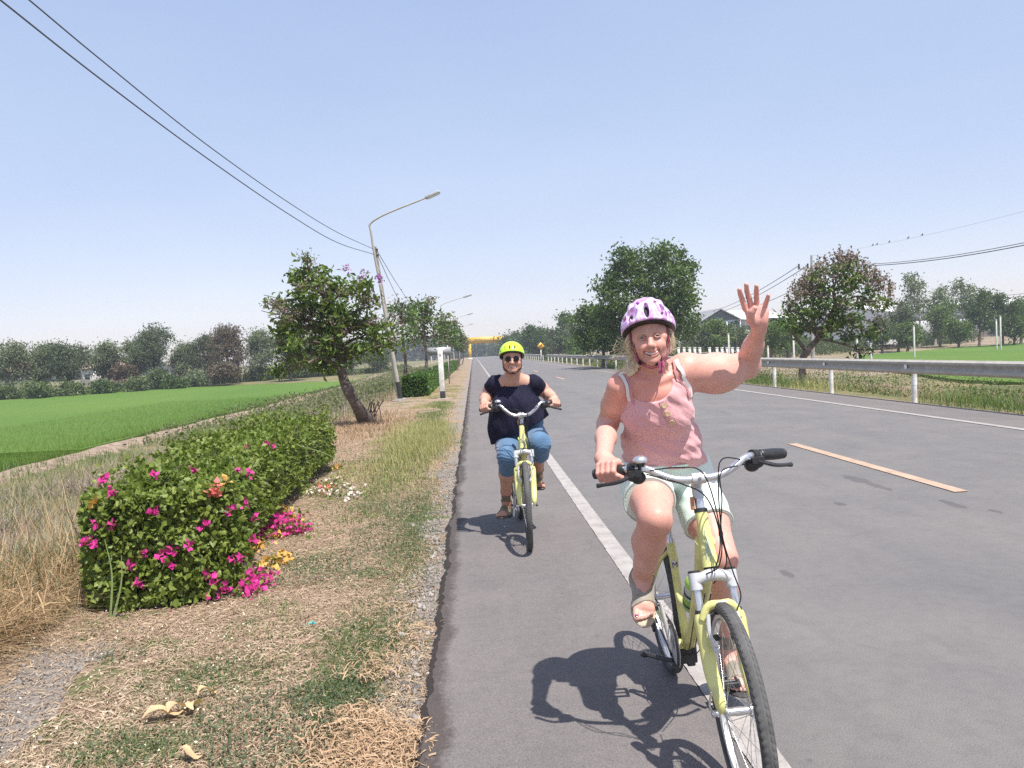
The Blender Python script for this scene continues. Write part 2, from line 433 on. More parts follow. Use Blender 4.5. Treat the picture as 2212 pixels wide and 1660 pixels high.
def build_ground():
    xs = np.unique(np.concatenate([np.linspace(-900, -60, 16), np.linspace(-60, -14, 40), np.arange(-14, -6, .3), np.arange(-6, 0.01, .09), np.linspace(.5, 9.5, 8), np.arange(9.6, 18, .25), np.linspace(18, 60, 36), np.linspace(60, 900, 16)]))
    ys = np.unique(np.concatenate([np.linspace(-40, 0, 10), np.arange(0, 14, .12), np.arange(14, 40, .5), np.linspace(40, 200, 80), np.linspace(200, 2500, 24)]))
    X, Y = np.meshgrid(xs, ys, indexing='ij')
    V = np.stack([X, Y, gz(X, Y)], -1).reshape(-1, 3)
    nx, ny = len(xs), len(ys); i, j = np.meshgrid(np.arange(nx - 1), np.arange(ny - 1), indexing='ij')
    a = (i * ny + j).ravel(); F = np.stack([a, a + ny, a + ny + 1, a + 1], 1)
    m, nt, b = newmat('verge_soil')
    co = coords(nt); sx = nt.nodes.new('ShaderNodeSeparateXYZ'); nt.links.new(co, sx.inputs[0])
    x = sx.outputs[0]; y = sx.outputs[1]
    big = noise(nt, .9, 5, vec=co); mid = noise(nt, 5, 6, vec=co); fine = noise(nt, 45, 6, .7, vec=co); vf = noise(nt, 160, 4, .7, vec=co)
    straw = ramp(nt, mth(nt, 'ADD', mth(nt, 'MULTIPLY', fine, .6), mth(nt, 'MULTIPLY', vf, .4)), [(.3, (.12, .08, .055)), (.48, (.27, .19, .135)), (.62, (.42, .31, .225)), (.75, (.55, .45, .34))])
    green = ramp(nt, mth(nt, 'ADD', mth(nt, 'MULTIPLY', fine, .5), mth(nt, 'MULTIPLY', vf, .5)), [(.35, (.05, .06, .025)), (.55, (.13, .16, .06)), (.7, (.26, .26, .13))])
    c = mixc(nt, ramp(nt, mth(nt, 'ADD', mth(nt, 'MULTIPLY', big, .5), mth(nt, 'MULTIPLY', mid, .5)), [(.5, (0, 0, 0)), (.6, (1, 1, 1))]), straw, green)
    # grey grit beside the asphalt and where the bank is worn bare
    wob = mth(nt, 'MULTIPLY', mth(nt, 'SUBTRACT', noise(nt, 1.3, 4, vec=co), .5), 1.5)
    xe = mth(nt, 'ADD', x, wob)
    gm = mth(nt, 'MULTIPLY', mth(nt, 'GREATER_THAN', xe, -.50), mth(nt, 'LESS_THAN', x, 2))
    gm2 = mth(nt, 'MULTIPLY', mth(nt, 'LESS_THAN', mth(nt, 'ADD', mth(nt, 'ABSOLUTE', mth(nt, 'ADD', x, 2.35)), mth(nt, 'MULTIPLY', wob, 1.1)), .22), mth(nt, 'LESS_THAN', y, 4.6))
    grit = ramp(nt, mth(nt, 'ADD', mth(nt, 'MULTIPLY', noise(nt, 90, 3, .8, vec=co), .7), mth(nt, 'MULTIPLY', fine, .3)), [(.38, (.13, .11, .095)), (.52, (.25, .215, .185)), (.64, (.42, .38, .34))])
    c = mixc(nt, mth(nt, 'MAXIMUM', gm, gm2), c, grit)
    # the bank and the waste ground below it
    weeds = ramp(nt, mth(nt, 'ADD', mth(nt, 'MULTIPLY', noise(nt, .6, 5, vec=co), .5), mth(nt, 'MULTIPLY', fine, .5)), [(.35, (.06, .075, .03)), (.5, (.15, .15, .07)), (.62, (.27, .20, .12))])
    offr = mth(nt, 'MAXIMUM', mth(nt, 'LESS_THAN', xe, -4.2), mth(nt, 'GREATER_THAN', x, 9.9))
    c = mixc(nt, offr, c, weeds)
    bund = mth(nt, 'LESS_THAN', mth(nt, 'ADD', mth(nt, 'ABSOLUTE', mth(nt, 'ADD', x, 11.35)), mth(nt, 'MULTIPLY', wob, .9)), .62)
    bund2 = mth(nt, 'LESS_THAN', mth(nt, 'ADD', mth(nt, 'ABSOLUTE', mth(nt, 'SUBTRACT', x, 17.1)), mth(nt, 'MULTIPLY', wob, .6)), .7)
    earth = ramp(nt, mid, [(.35, (.20, .145, .11)), (.6, (.33, .25, .19))])
    c = mixc(nt, mth(nt, 'MAXIMUM', bund, bund2), c, earth)
    farg = mth(nt, 'GREATER_THAN', mth(nt, 'SUBTRACT', y, mth(nt, 'MULTIPLY', mth(nt, 'ABSOLUTE', x), .30)), 37)
    right = mth(nt, 'GREATER_THAN', x, 13)
    c = mixc(nt, mth(nt, 'MULTIPLY', farg, right), c, mixc(nt, ramp(nt, noise(nt, .25, 5, vec=co), [(.45, (0, 0, 0)), (.6, (1, 1, 1))]), earth, weeds))
    nt.links.new(c, b.inputs['Base Color']); b.inputs['Roughness'].default_value = .95; b.inputs['Specular IOR Level'].default_value = .15
    bump(nt, b, mth(nt, 'ADD', mth(nt, 'MULTIPLY', fine, .6), vf), .8, .012)
    o = link('ground', raw_mesh('ground', V, [F], m, smooth=True)); tag(o, kind='structure')
build_ground()
def sheet(name, pts, z, m, sub=1):
    mb = MB(); mb.add([[x, y, z] for x, y in pts], [list(range(len(pts)))]); o = mb.build(name, m, smooth=False); return tag(o, kind='structure')
# asphalt: one sheet with worn edges, built with side thickness
def asphalt(name, dark):
    m, nt, b = newmat(name); co = coords(nt)
    agg = noise(nt, 170, 4, .8, vec=co); mid = noise(nt, 14, 6, .6, vec=co); big = noise(nt, .8, 5, vec=co, dist=.4)
    long = noise(nt, 1.0, 4, sc=(2.2, .05, 1))
    c = ramp(nt, agg, [(.28, (.058, .058, .060)), (.48, (.152, .144, .140)), (.66, (.208, .198, .19)), (.74, (.46, .45, .44))])
    c = mixc(nt, .8, c, ramp(nt, mth(nt, 'ADD', mth(nt, 'MULTIPLY', big, .6), mth(nt, 'MULTIPLY', long, .4)), [(.35, (.80, .81, .84)), (.6, (1.04, 1.02, 1.0))]), 'MULTIPLY')
    c = mixc(nt, .7, c, ramp(nt, mid, [(.3, (.86, .86, .87)), (.55, (1, 1, 1))]), 'MULTIPLY')
    if dark is None:      # darker spots of tar and oil on the carriageway
        sx = nt.nodes.new('ShaderNodeSeparateXYZ'); nt.links.new(co, sx.inputs[0]); wob = mth(nt, 'MULTIPLY', mth(nt, 'SUBTRACT', noise(nt, 7, 5, .65, vec=co), .5), 1.9); best = None
        for u, v, ru, rv in ((1850, 1036, 52, 8), (1893, 1050, 34, 7), (2065, 1092, 36, 7), (2150, 1105, 18, 4), (1812, 1088, 18, 3), (2048, 1086, 26, 4), (1700, 1240, 9, 5), (1240, 1150, 8, 4), (1560, 890, 16, 3)):
            c0 = G(u, v); ax_ = abs(G(u + ru, v + ru * .24)[0] - c0[0]) + .02; ay_ = abs(G(u, v - rv)[1] - c0[1]) * 1.3 + .02
            qx = mth(nt, 'DIVIDE', mth(nt, 'SUBTRACT', sx.outputs[0], float(c0[0])), float(ax_)); qy = mth(nt, 'DIVIDE', mth(nt, 'SUBTRACT', sx.outputs[1], float(c0[1])), float(ay_))
            q = mth(nt, 'SQRT', mth(nt, 'ADD', mth(nt, 'MULTIPLY', qx, qx), mth(nt, 'MULTIPLY', qy, qy))); best = q if best is None else mth(nt, 'MINIMUM', best, q)
        c = mixc(nt, ramp(nt, mth(nt, 'MULTIPLY', mth(nt, 'ADD', best, wob), .5), [(.42, (1, 1, 1)), (.56, (0, 0, 0))]), c, mixc(nt, 1.0, c, (.70, .70, .71), 'MULTIPLY'))
    if dark is not None:
        c = mixc(nt, 1.0, c, dark, 'MULTIPLY')
        sx = nt.nodes.new('ShaderNodeSeparateXYZ'); nt.links.new(co, sx.inputs[0])      # tar and trodden dirt along the ragged rim
        q = mth(nt, 'ADD', sx.outputs[0], mth(nt, 'MULTIPLY', mth(nt, 'SUBTRACT', mth(nt, 'ADD', mth(nt, 'MULTIPLY', noise(nt, 2.2, 5, vec=co), .6), mth(nt, 'MULTIPLY', noise(nt, 38, 5, .75, vec=co), .4)), .5), -.32))
        c = mixc(nt, ramp(nt, mth(nt, 'ADD', q, 1.0), [(.775, (1, 1, 1)), (.83, (0, 0, 0))]), c, mixc(nt, 1.0, c, (.47, .43, .41), 'MULTIPLY'))
    c = mixc(nt, .35, c, ramp(nt, noise(nt, 3.2, 6, .65, vec=co, dist=.6), [(.38, (.84, .84, .85)), (.5, (1, 1, 1)), (.66, (1.10, 1.08, 1.06))]), 'MULTIPLY')
    v = N(nt, 'ShaderNodeTexVoronoi', i_Scale=2.3); nt.links.new(co, v.inputs['Vector'])
    c = mixc(nt, ramp(nt, v.outputs['Distance'], [(.02, (.5, .5, .5)), (.045, (0, 0, 0))]), c, (.07, .07, .07))
    nt.links.new(c, b.inputs['Base Color']); b.inputs['Roughness'].default_value = .82; b.inputs['Specular IOR Level'].default_value = .35
    bump(nt, b, mth(nt, 'ADD', agg, mth(nt, 'MULTIPLY', mid, .3)), .55, .004); return m
def build_road():
    ys = np.unique(np.concatenate([np.arange(-12, 25, .03), np.linspace(25, 80, 80), np.linspace(80, 700, 60)]))
    r = np.random.default_rng(4)
    e = RL + .025 * n2(0, ys, 5, 21) + .018 * n2(0, ys, 17, 22) + .005 * r.normal(size=len(ys)) * (ys < 25)
    xs = [None, None, 1.0, 4.6, 8.2, RR]
    z = [-.06, .0, .0, .0, .0, .0]
    rows = []
    for k, y in enumerate(ys):
        rows.append([[e[k] - .05, y, -.06], [e[k], y, 0]] + [[x, y, 0] for x in xs[2:]] + [[RR + .04, y, -.07]])
    V = np.array(rows).reshape(-1, 3); n = 7; i, j = np.meshgrid(np.arange(len(ys) - 1), np.arange(n - 1), indexing='ij'); a = (i * n + j).ravel()
    o = link('road', raw_mesh('road', V, [np.stack([a, a + 1, a + n + 1, a + n], 1)], [asphalt('road_asphalt', None), asphalt('road_rim_asphalt', (.50, .46, .44))], midx=(j.ravel() < 2).astype(int))); tag(o, kind='structure')
    # shoulder strips: a paler, smoother surface left of the edge line, its broken rim darker
    sh = asphalt('shoulder_asphalt', (1.02, .97, .95))
    jit2 = r.normal(size=len(ys)); jit = np.convolve(r.normal(size=len(ys)), np.ones(14) / 14, 'same')
    V = np.array([[[e[i] + .006, y, .004], [.93, y, .004]] for i, y in enumerate(ys)]).reshape(-1, 3)
    i = np.arange(len(ys) - 1); F = np.stack([2 * i, 2 * i + 1, 2 * i + 3, 2 * i + 2], 1)
    tag(link('road_shoulder', raw_mesh('road_shoulder', V, [F], sh)), kind='structure')
    tag(link('road_shoulder', raw_mesh('road_shoulder', np.array([[8.2, -12, .004], [RR - .03, -12, .004], [RR - .03, 700, .004], [8.2, 700, .004]]), [np.array([[0, 1, 2, 3]])], sh)), kind='structure')
    def paint(name, col, hole):
        m, nt, b = newmat(name); co = coords(nt)
        f = mth(nt, 'ADD', mth(nt, 'MULTIPLY', noise(nt, 60, 5, .8, vec=co), .55), mth(nt, 'MULTIPLY', noise(nt, 6, 5, vec=co), .45))
        c = ramp(nt, f, [(hole - .06, (.17, .16, .155)), (hole, tuple(x * .72 for x in col)), (hole + .16, col)])
        nt.links.new(c, b.inputs['Base Color']); b.inputs['Roughness'].default_value = .7; bump(nt, b, f, .4, .003); return m
    white = paint('worn_white_paint', (.37, .34, .315), .42); orange = paint('worn_orange_paint', (.45, .315, .225), .40)
    def strip(x0, x1, y0, y1, m):
        yy = np.unique(np.concatenate([np.arange(y0, min(y1, 14), .05), np.linspace(max(y0, min(y1, 14)), y1, 20)]))
        r = np.random.default_rng(int(x0 * 100)); a = x0 + .0015 * r.normal(size=len(yy)); c = x1 + .0015 * r.normal(size=len(yy))
        V = np.stack([np.stack([a, yy, np.full(len(yy), .008)], 1), np.stack([c, yy, np.full(len(yy), .008)], 1)], 1).reshape(-1, 3)
        i = np.arange(len(yy) - 1)
        tag(link('painted_line', raw_mesh('painted_line', V, [np.stack([2 * i, 2 * i + 1, 2 * i + 3, 2 * i + 2], 1)], m)), kind='structure')
    strip(.932, 1.066, -10, 600, white)
    strip(8.08, 8.22, -10, 600, white)
    y = 7.05 - 15.95
    k = 0
    while y < 300:
        strip(4.50, 4.64, y, y + 3.9, orange); y += 15.95; k += 1
build_road()
# rice fields
def rice_mat():
    m, nt, b = newmat('young_rice'); co = coords(nt)
    c = ramp(nt, noise(nt, 26, 6, .75, sc=(1, .45, 1)), [(.3, (.052, .102, .013)), (.5, (.085, .162, .021)), (.68, (.13, .225, .038))])
    c = mixc(nt, .8, c, ramp(nt, noise(nt, .09, 4, sc=(1.0, .35, 1)), [(.35, (.85, .9, .85)), (.65, (1.2, 1.08, 1.1))]), 'MULTIPLY')
    nt.links.new(c, b.inputs['Base Color']); b.inputs['Roughness'].default_value = .8; b.inputs['Specular IOR Level'].default_value = .2
    bump(nt, b, noise(nt, 30, 5, .8, vec=co), .8, .05); return m
RICE = rice_mat()
def rice_sheet(name, poly, z):
    # edges drop to the ground so the crop reads as standing a hand high
    mb = MB(); n = len(poly)
    V = [[x, y, z] for x, y in poly] + [[x, y, z - .35] for x, y in poly]
    mb.add(V, [list(range(n))]); mb.add(V, [[i, i + n, (i + 1) % n + n, (i + 1) % n] for i in range(n)])
    return tag(mb.build(name, RICE, smooth=False), kind='structure')
def wavy(x0, y0, x1, y1, n, amp, seed):
    t = np.linspace(0, 1, n); r = np.random.default_rng(seed); return [(x0 + (x1 - x0) * a + amp * r.normal(), y0 + (y1 - y0) * a) for a in t]
rice_sheet('rice_field', wavy(-11.9, 23.5, -12.7, 104, 40, .16, 1) + [(-16, 103), (-20, 101), (-48, 80), (-75, 62), (-100, 44), (-100, 25), (-60, 25.2), (-30, 24.8)], -.72)
rice_sheet('rice_field', wavy(-12.2, 3, -12.0, 22.9, 20, .16, 2) + [(-30, 23.6), (-60, 24.2), (-100, 23.5), (-100, 3)], -.80)
rice_sheet('rice_field', [(22.5, 29), (110, 26), (110, 112), (75, 103), (41, 81), (33, 63), (25.5, 46), (22, 34)], -.74)
# narrow dry bank between the two near rice plots is the ground itself showing through
# ================================================================== LEAVES, GRASS
def leaf_mesh(name, pos, size, mat, nrmv=None, droop=.0, aspect=.5, rng=RNG, bend=.25, shape='quad'):
    """one folded leaf (4 tris) per position"""
    n = len(pos); d = rng.normal(size=(n, 3)); d[:, 2] -= droop; d /= np.linalg.norm(d, axis=1)[:, None]
    w = rng.normal(size=(n, 3)) if nrmv is None else np.cross(d, nrmv + .45 * rng.normal(size=(n, 3)))
    w -= d * (w * d).sum(1)[:, None]; w /= np.linalg.norm(w, axis=1)[:, None] + 1e-9
    u = np.cross(d, w); s = (size * rng.uniform(.7, 1.25, n))[:, None] if np.isscalar(size) else size[:, None]
    b0 = pos; tip = pos + d * s + u * s * bend * -.3
    l = pos + d * s * .45 + w * s * aspect * .5 + u * s * .12; r = pos + d * s * .45 - w * s * aspect * .5 + u * s * .12
    V = np.stack([b0, l, tip, r], 1).reshape(-1, 3); i = np.arange(n) * 4
    F = np.concatenate([np.stack([i, i + 1, i + 2], 1), np.stack([i, i + 2, i + 3], 1)])
    return raw_mesh(name, V, [F], mat)
def blade_mesh(name, base, hgt, width, lean, mat, rng=RNG, seg=2, flop=.6):
    """curved tapering grass blades"""
    n = len(base); a = rng.uniform(0, 2 * PI, n); h = hgt * rng.uniform(.5, 1.2, n) if np.isscalar(hgt) else hgt
    out = np.stack([np.cos(a), np.sin(a), np.zeros(n)], 1); ln = lean * rng.uniform(.2, 1.4, n)
    sd = np.stack([-np.sin(a), np.cos(a), np.zeros(n)], 1); w = width * rng.uniform(.6, 1.3, n)
    rows = []
    for k in range(seg + 1):
        t = k / seg; c = base + out * (h * ln * t ** 1.6)[:, None] + np.array([0, 0, 1.]) * (h * (t - flop * ln * t * t * .5))[:, None]
        ww = (w * (1 - t) ** .6 * .5)[:, None]
        if k < seg: rows += [c - sd * ww, c + sd * ww]
        else: rows += [c]
    V = np.stack(rows, 1); m = V.shape[1]; V = V.reshape(-1, 3); i = np.arange(n) * m; Q = []
    for k in range(seg - 1): Q.append(np.stack([i + 2 * k, i + 2 * k + 1, i + 2 * k + 3, i + 2 * k + 2], 1))
    T = np.stack([i + 2 * (seg - 1), i + 2 * (seg - 1) + 1, i + 2 * seg], 1)
    return raw_mesh(name, V, ([np.concatenate(Q)] if Q else []) + [T], mat)
def straw_mesh(name, base, ln, width, mat, rng=RNG, tilt=.18):
    """bits of cut straw lying about"""
    n = len(base); a = rng.uniform(0, 2 * PI, n); l = ln * rng.uniform(.3, 1.3, n); tl = rng.normal(size=n) * tilt
    d = np.stack([np.cos(a) * np.cos(tl), np.sin(a) * np.cos(tl), np.sin(tl)], 1) * l[:, None]
    s = np.stack([-np.sin(a), np.cos(a), rng.normal(size=n) * .4], 1) * (width * rng.uniform(.5, 1.4, n))[:, None] * .5
    mid = base + np.array([0, 0, 1.]) * (l * .12)[:, None]
    V = np.stack([base - d / 2 - s, base - d / 2 + s, mid + s, mid - s, base + d / 2 + s * .3, base + d / 2 - s * .3], 1).reshape(-1, 3); i = np.arange(n) * 6
    return raw_mesh(name, V, [np.concatenate([np.stack([i, i + 1, i + 2, i + 3], 1), np.stack([i + 3, i + 2, i + 4, i + 5], 1)])], mat)
def on_ground(x, y, dz=0.0): return np.stack([x, y, gz(x, y) + dz], 1)
MG_dry = leafmat('dry_straw', [(.15, .10, .065), (.32, .225, .15), (.48, .36, .25), (.63, .52, .38)], .12, .7, 3)
MG_green = leafmat('grass_green', [(.035, .07, .02), (.08, .13, .04), (.14, .20, .06), (.26, .28, .12)], .3, .55, 2)
MG_grey = leafmat('herb_grey_green', [(.05, .08, .045), (.10, .13, .075), (.18, .20, .12)], .25, .6, 2)
MG_yel = leafmat('grass_yellow_green', [(.14, .15, .05), (.28, .28, .10), (.42, .38, .18), (.5, .42, .25)], .3, .6, 1.2)
MG_gold = leafmat('grass_dry_gold', [(.15, .085, .05), (.29, .18, .10), (.45, .31, .17), (.60, .46, .28)], .2, .6, 1.6)
MG_bush = leafmat('weed_leaf', [(.03, .055, .02), (.06, .10, .03), (.11, .17, .05)], .28, .5, .8)
MG_twig = pm('dry_twig', (.32, .26, .215), .85, col2=(.18, .14, .115), vs=20)
MG_dull = leafmat('grass_dull_brown', [(.10, .085, .05), (.20, .17, .10), (.32, .27, .18), (.42, .36, .26)], .2, .6, 1.2)
def patchy(n, x0, x1, y0, y1, f, seed, thr=0., rng=RNG):
    x = rng.uniform(x0, x1, n); y = y0 + (y1 - y0) * rng.uniform(0, 1, n) ** 1.7
    k = n2(x, y, f, seed) + .6 * n2(x, y, f * 3.1, seed + 1) > thr; return x[k], y[k]
def stuff(name, me): return tag(link(name, me), kind='stuff')
def build_verge():
    # straw litter
    x = RNG.uniform(-3.9, RL + .05, 170000); y = 2.3 + 14 * RNG.uniform(0, 1, 170000) ** 2.0
    k = (x < -.50 + .40 * n2(x, y, 1.9, 31)) | (RNG.uniform(size=len(x)) < .10)
    k &= ~((np.abs(x + 2.35) < .3) & (y < 4.4) & (RNG.uniform(size=len(x)) < .7)); x, y = x[k], y[k]
    stuff('straw_litter', straw_mesh('straw_litter', on_ground(x, y, .006), .055, .0035, MG_dry))
    # thick pale mat along the asphalt nearest the camera
    x = RNG.normal(-.50, .13, 9000); y = 2.3 + np.abs(RNG.normal(0, .75, 9000)); k = (x < RL + .04) & (n2(x, y, 3.4, 33) + .6 * n2(x, y, 9, 34) > -.25 + .25 * (y - 2.8)) ; x, y = x[k], y[k]
    stuff('hay_mat', straw_mesh('hay_mat', on_ground(x, y, .02) + np.stack([0 * x, 0 * x, RNG.uniform(0, .03, len(x))], 1), .06, .0045, leafmat('hay', [(.26, .16, .10), (.42, .28, .17), (.56, .41, .27)], .12, .7, 3), tilt=.35))
    x = RNG.uniform(-3.8, RL - .02, 13000); y = 2.3 + 12 * RNG.uniform(0, 1, 13000) ** 1.9
    stuff('leaf_litter', leaf_mesh('leaf_litter', on_ground(x, y, .012), .017, leafmat('litter_brown', [(.04, .025, .018), (.11, .07, .045), (.22, .15, .10), (.40, .32, .24)], .05, .8, 3), nrmv=np.tile([0, 0, 1.], (len(x), 1)), aspect=.6))
    for (u_, v_, sx_, sy_, n_) in ((790, 1380, .10, .35, 5200), (735, 1480, .09, .16, 3600), (880, 1190, .10, .6, 4200), (910, 1080, .10, 1.0, 4200), (300, 1600, .14, .10, 2600), (470, 1450, .16, .16, 2400)):
        n_ = int(n_ * .55); c = G(u_, v_); x = RNG.normal(c[0], sx_ * 1.2, n_); y = RNG.normal(c[1], sy_, n_)
        stuff('green_patch', blade_mesh('green_patch', on_ground(x, y), .035, .0045, 1.1, MG_green)); k = n_ // 2
        stuff('green_patch', leaf_mesh('green_patch', on_ground(x[:k], y[:k], .015), .016, MG_grey, nrmv=np.tile([0, 0, 1.], (k, 1)), aspect=.6))
    # low green creeping herbs in patches
    x, y = patchy(75000, -3.8, -.55, 2.3, 14, 1.5, 41, .18)
    stuff('ground_cover', leaf_mesh('ground_cover', on_ground(x, y, .012) + np.stack([0 * x, 0 * x, RNG.uniform(0, .03, len(x))], 1), .019, MG_grey, nrmv=np.tile([0, 0, 1.], (len(x), 1)), aspect=.6))
    x, y = patchy(26000, -2.6, -.62, 2.4, 20, 1.9, 47, .45)
    stuff('short_grass', blade_mesh('short_grass', on_ground(x, y), .055, .0045, .9, MG_green))
    # fine bright grass stripe parallel to the road further on
    x = RNG.normal(-1.15, .22, 16000); y = RNG.uniform(6.5, 26, 16000)
    k = n2(x, y, 1.1, 51) > -.25; x, y = x[k], y[k]
    stuff('short_grass', blade_mesh('short_grass', on_ground(x, y), .07, .006, .9, MG_green))
    # tuft of yellow-green grass near (880, 960)
    c = G(905, 955)
    x = RNG.normal(c[0], .28, 9000); y = RNG.normal(c[1] + .2, 1.5, 9000)
    stuff('grass_tuft', blade_mesh('grass_tuft', on_ground(x, y), .22, .006, .7, MG_yel, seg=3))
    x = RNG.uniform(-2.0, -.7, 22000); y = 9 + 30 * RNG.uniform(0, 1, 22000) ** 1.5
    k = (n2(x, y, .8, 55) > -.1) & (RNG.uniform(size=len(x)) < (y - 8.6 - 1.2 * n2(x, y, 2.2, 56)) / 3.5); x, y = x[k], y[k]
    stuff('verge_grass', blade_mesh('verge_grass', on_ground(x, y), .065, .009, .9, MG_yel))
    # bare straw under the tree
    c = G(795, 915); x = RNG.normal(c[0] - .1, .7, 6000); y = RNG.normal(c[1], 2.2, 6000); k = x < -1.2; x, y = x[k], y[k]
    stuff('dry_grass', blade_mesh('dry_grass', on_ground(x, y), .15, .010, 1.1, leafmat('dry_brown_grass', [(.22, .13, .08), (.38, .25, .16), (.50, .36, .24)], .15, .7, 2)))
    # tiny white flowers and bits
    x, y = patchy(1500, -3.4, -1.2, 2.6, 7, 1.9, 61, -.2)
    stuff('tiny_flowers', leaf_mesh('tiny_flowers', on_ground(x, y, .035), .011, pm('petal_cream', (.75, .70, .5), .6), nrmv=np.tile([0, 0, 1.], (len(x), 1)), aspect=.9))
    # gravel along the asphalt's edge
    gm = pm('gravel_grey', (.34, .31, .28), .9, col2=(.14, .125, .115), vs=6)
    mb = MB(); n = 2600
    x = np.where(RNG.uniform(size=n) < .8, RNG.normal(RL - .12, .10, n), RNG.normal(-2.35, .18, n)); y = 2.4 + 9 * RNG.uniform(size=n) ** 1.6
    x = np.minimum(x, RL - .01 + .06 * RNG.uniform(size=n)); s = RNG.gamma(2., .0034, n) + .003
    ico = np.array([[1, 0, 0], [-1, 0, 0], [0, 1, 0], [0, -1, 0], [0, 0, 1], [0, 0, -1]], float)
    V = (ico[None] * (s[:, None, None] * RNG.uniform(.6, 1.3, (n, 6, 1))) + on_ground(x, y, .004)[:, None] + RNG.normal(size=(n, 6, 3)) * s[:, None, None] * .2).reshape(-1, 3)
    f = np.array([[0, 2, 4], [2, 1, 4], [1, 3, 4], [3, 0, 4], [2, 0, 5], [1, 2, 5], [3, 1, 5], [0, 3, 5]])
    stuff('gravel', raw_mesh('gravel', V, [(np.arange(n)[:, None, None] * 6 + f[None]).reshape(-1, 3)], gm))
build_verge()
def rice_blades():
    r_ = leafmat('rice_blade', [(.065, .125, .015), (.110, .195, .026), (.165, .27, .045)], .35, .6, .5)
    x = -11.95 - 9 * RNG.uniform(0, 1, 60000) ** 2; y = 13 + 40 * RNG.uniform(0, 1, 60000) ** 1.2
    k = np.abs(y - 23.2) > .3; p = np.stack([x, y, np.full(len(x), -.86)], 1)[k]
    stuff('rice_plants', blade_mesh('rice_plants', p, .30, .010, .35, r_))
    x = RNG.uniform(24, 46, 16000); y = 27 + 18 * RNG.uniform(0, 1, 16000) ** 1.5; stuff('rice_plants', blade_mesh('rice_plants', np.stack([x, y, np.full(len(x), -.85)], 1), .26, .012, .35, r_))
rice_blades()
def build_slope_weeds():
    # left bank: green weeds, brushwood and dry stalks between hedge and field
    x = RNG.uniform(-12.5, -3.1, 60000); y = 3.0 + 60 * RNG.uniform(0, 1, 60000) ** 1.8
    bl = (np.abs(x + 11.35) < .5 + .4 * n2(x, y, .9, 9)) | (x < -11.9)
    k = ~bl & ((x < -3.4) | (y > 12)) & (n2(x, y, .9, 71) + .5 * n2(x, y, 3, 72) > -.35)
    X, Y = x[k], y[k]
    g = n2(X, Y, .5, 73) > .28
    stuff('weeds', blade_mesh('weeds', on_ground(X[g], Y[g]), .32, .012, .75, MG_green, seg=3))
    stuff('weeds', blade_mesh('weeds', on_ground(X[~g], Y[~g]), .36, .010, .9, MG_dull, seg=3))
    # golden clump at the frame's lower left
    c = G(60, 1400, -.05)
    x = np.concatenate([RNG.normal(-3.15, .28, 5200), RNG.normal(-3.6, .4, 5000)]); y = np.concatenate([RNG.normal(4.15, .55, 5200), RNG.normal(5.2, .8, 5000)])
    k = x < -2.75; x, y = x[k], y[k]
    stuff('dry_grass', blade_mesh('dry_grass', on_ground(x, y), .42, .0055, 1.35, MG_gold, seg=4, flop=1.0))
    p = on_ground(x, y, .03); p[:, 2] += RNG.uniform(0, .12, len(x)); stuff('dry_grass', straw_mesh('dry_grass', p, .24, .006, MG_gold, tilt=.5))
    n = 900; x = RNG.uniform(-6.5, -3.0, n); y = RNG.uniform(4.0, 10, n)
    stuff('dry_stalks', blade_mesh('dry_stalks', on_ground(x, y), .85, .009, .55, MG_gold, seg=4, flop=.7))
    x = RNG.normal(-4.6, .8, 16000); y = RNG.uniform(4.5, 11, 16000); k = (x < -2.9) & (n2(x, y, 1.3, 78) > 0)
    stuff('green_weeds', blade_mesh('green_weeds', on_ground(x[k], y[k]), .36, .008, .9, MG_grey, seg=3))
    k = (x < -2.9) & ~k; stuff('dull_weeds', blade_mesh('dull_weeds', on_ground(x[k], y[k]), .38, .008, 1.0, MG_dull, seg=3))
    # brushwood: grey-brown tangles on the bank
    mb = MB()
    spots = [(-5.3, 8.5, .7), (-6.2, 10, .9), (-7.5, 12, .8), (-5.6, 12.5, .9), (-5.0, 15, 1.0), (-6.3, 17, 1.0), (-5.2, 20.5, 1.2), (-7.2, 21, 1.1), (-5.0, 24, 1.1), (-8, 16, .8), (-4.6, 7, .5), (-6.2, 27, 1.2), (-4.6, 30, 1.0), (-6.6, 8.6, .7), (-9.5, 14.5, .7), (-8.6, 11.0, .8)]
    for sx, sy, s in spots:
        for _ in range(150):
            p = np.array([sx + RNG.normal() * s * .5, sy + RNG.normal() * s * .5, 0.]); p[2] = gz(p[0], p[1]) - .02
            d = nrm([RNG.normal() * .7, RNG.normal() * .7, 1.]); L = s * RNG.uniform(.35, .95); pts = [p]
            for t in range(4): d = nrm(d + RNG.normal(size=3) * .28); p = p + d * L / 4; pts.append(p)
            mb.tube(pts, np.linspace(.009, .003, 5), 3, cap=False)
    tag(mb.build('brushwood', MG_twig), kind='stuff')
    # right-hand bank under the guardrail
    x = RNG.uniform(9.75, 17, 46000); y = 8 + 60 * RNG.uniform(0, 1, 46000) ** 1.7
    k = (n2(x, y, .8, 81) > -.5); x, y = x[k], y[k]; g = n2(x, y, .7, 83) > -.15
    stuff('bank_grass', blade_mesh('bank_grass', on_ground(x[g], y[g]), .46, .013, .7, MG_green, seg=3))
    stuff('bank_grass', blade_mesh('bank_grass', on_ground(x[~g], y[~g]), .42, .011, .9, MG_yel, seg=3))
    x = RNG.uniform(10.3, 17.5, 42000); y = 11 + 45 * RNG.uniform(0, 1, 42000) ** 1.3; k = n2(x, y, .8, 87) > -.1; x, y = x[k], y[k]
    p = on_ground(x, y, .0); p[:, 2] += RNG.uniform(.0, 1., len(x)) * np.maximum(.12, .20 + .30 * n2(x, y, 1.1, 88) - p[:, 2])
    mb = MB()
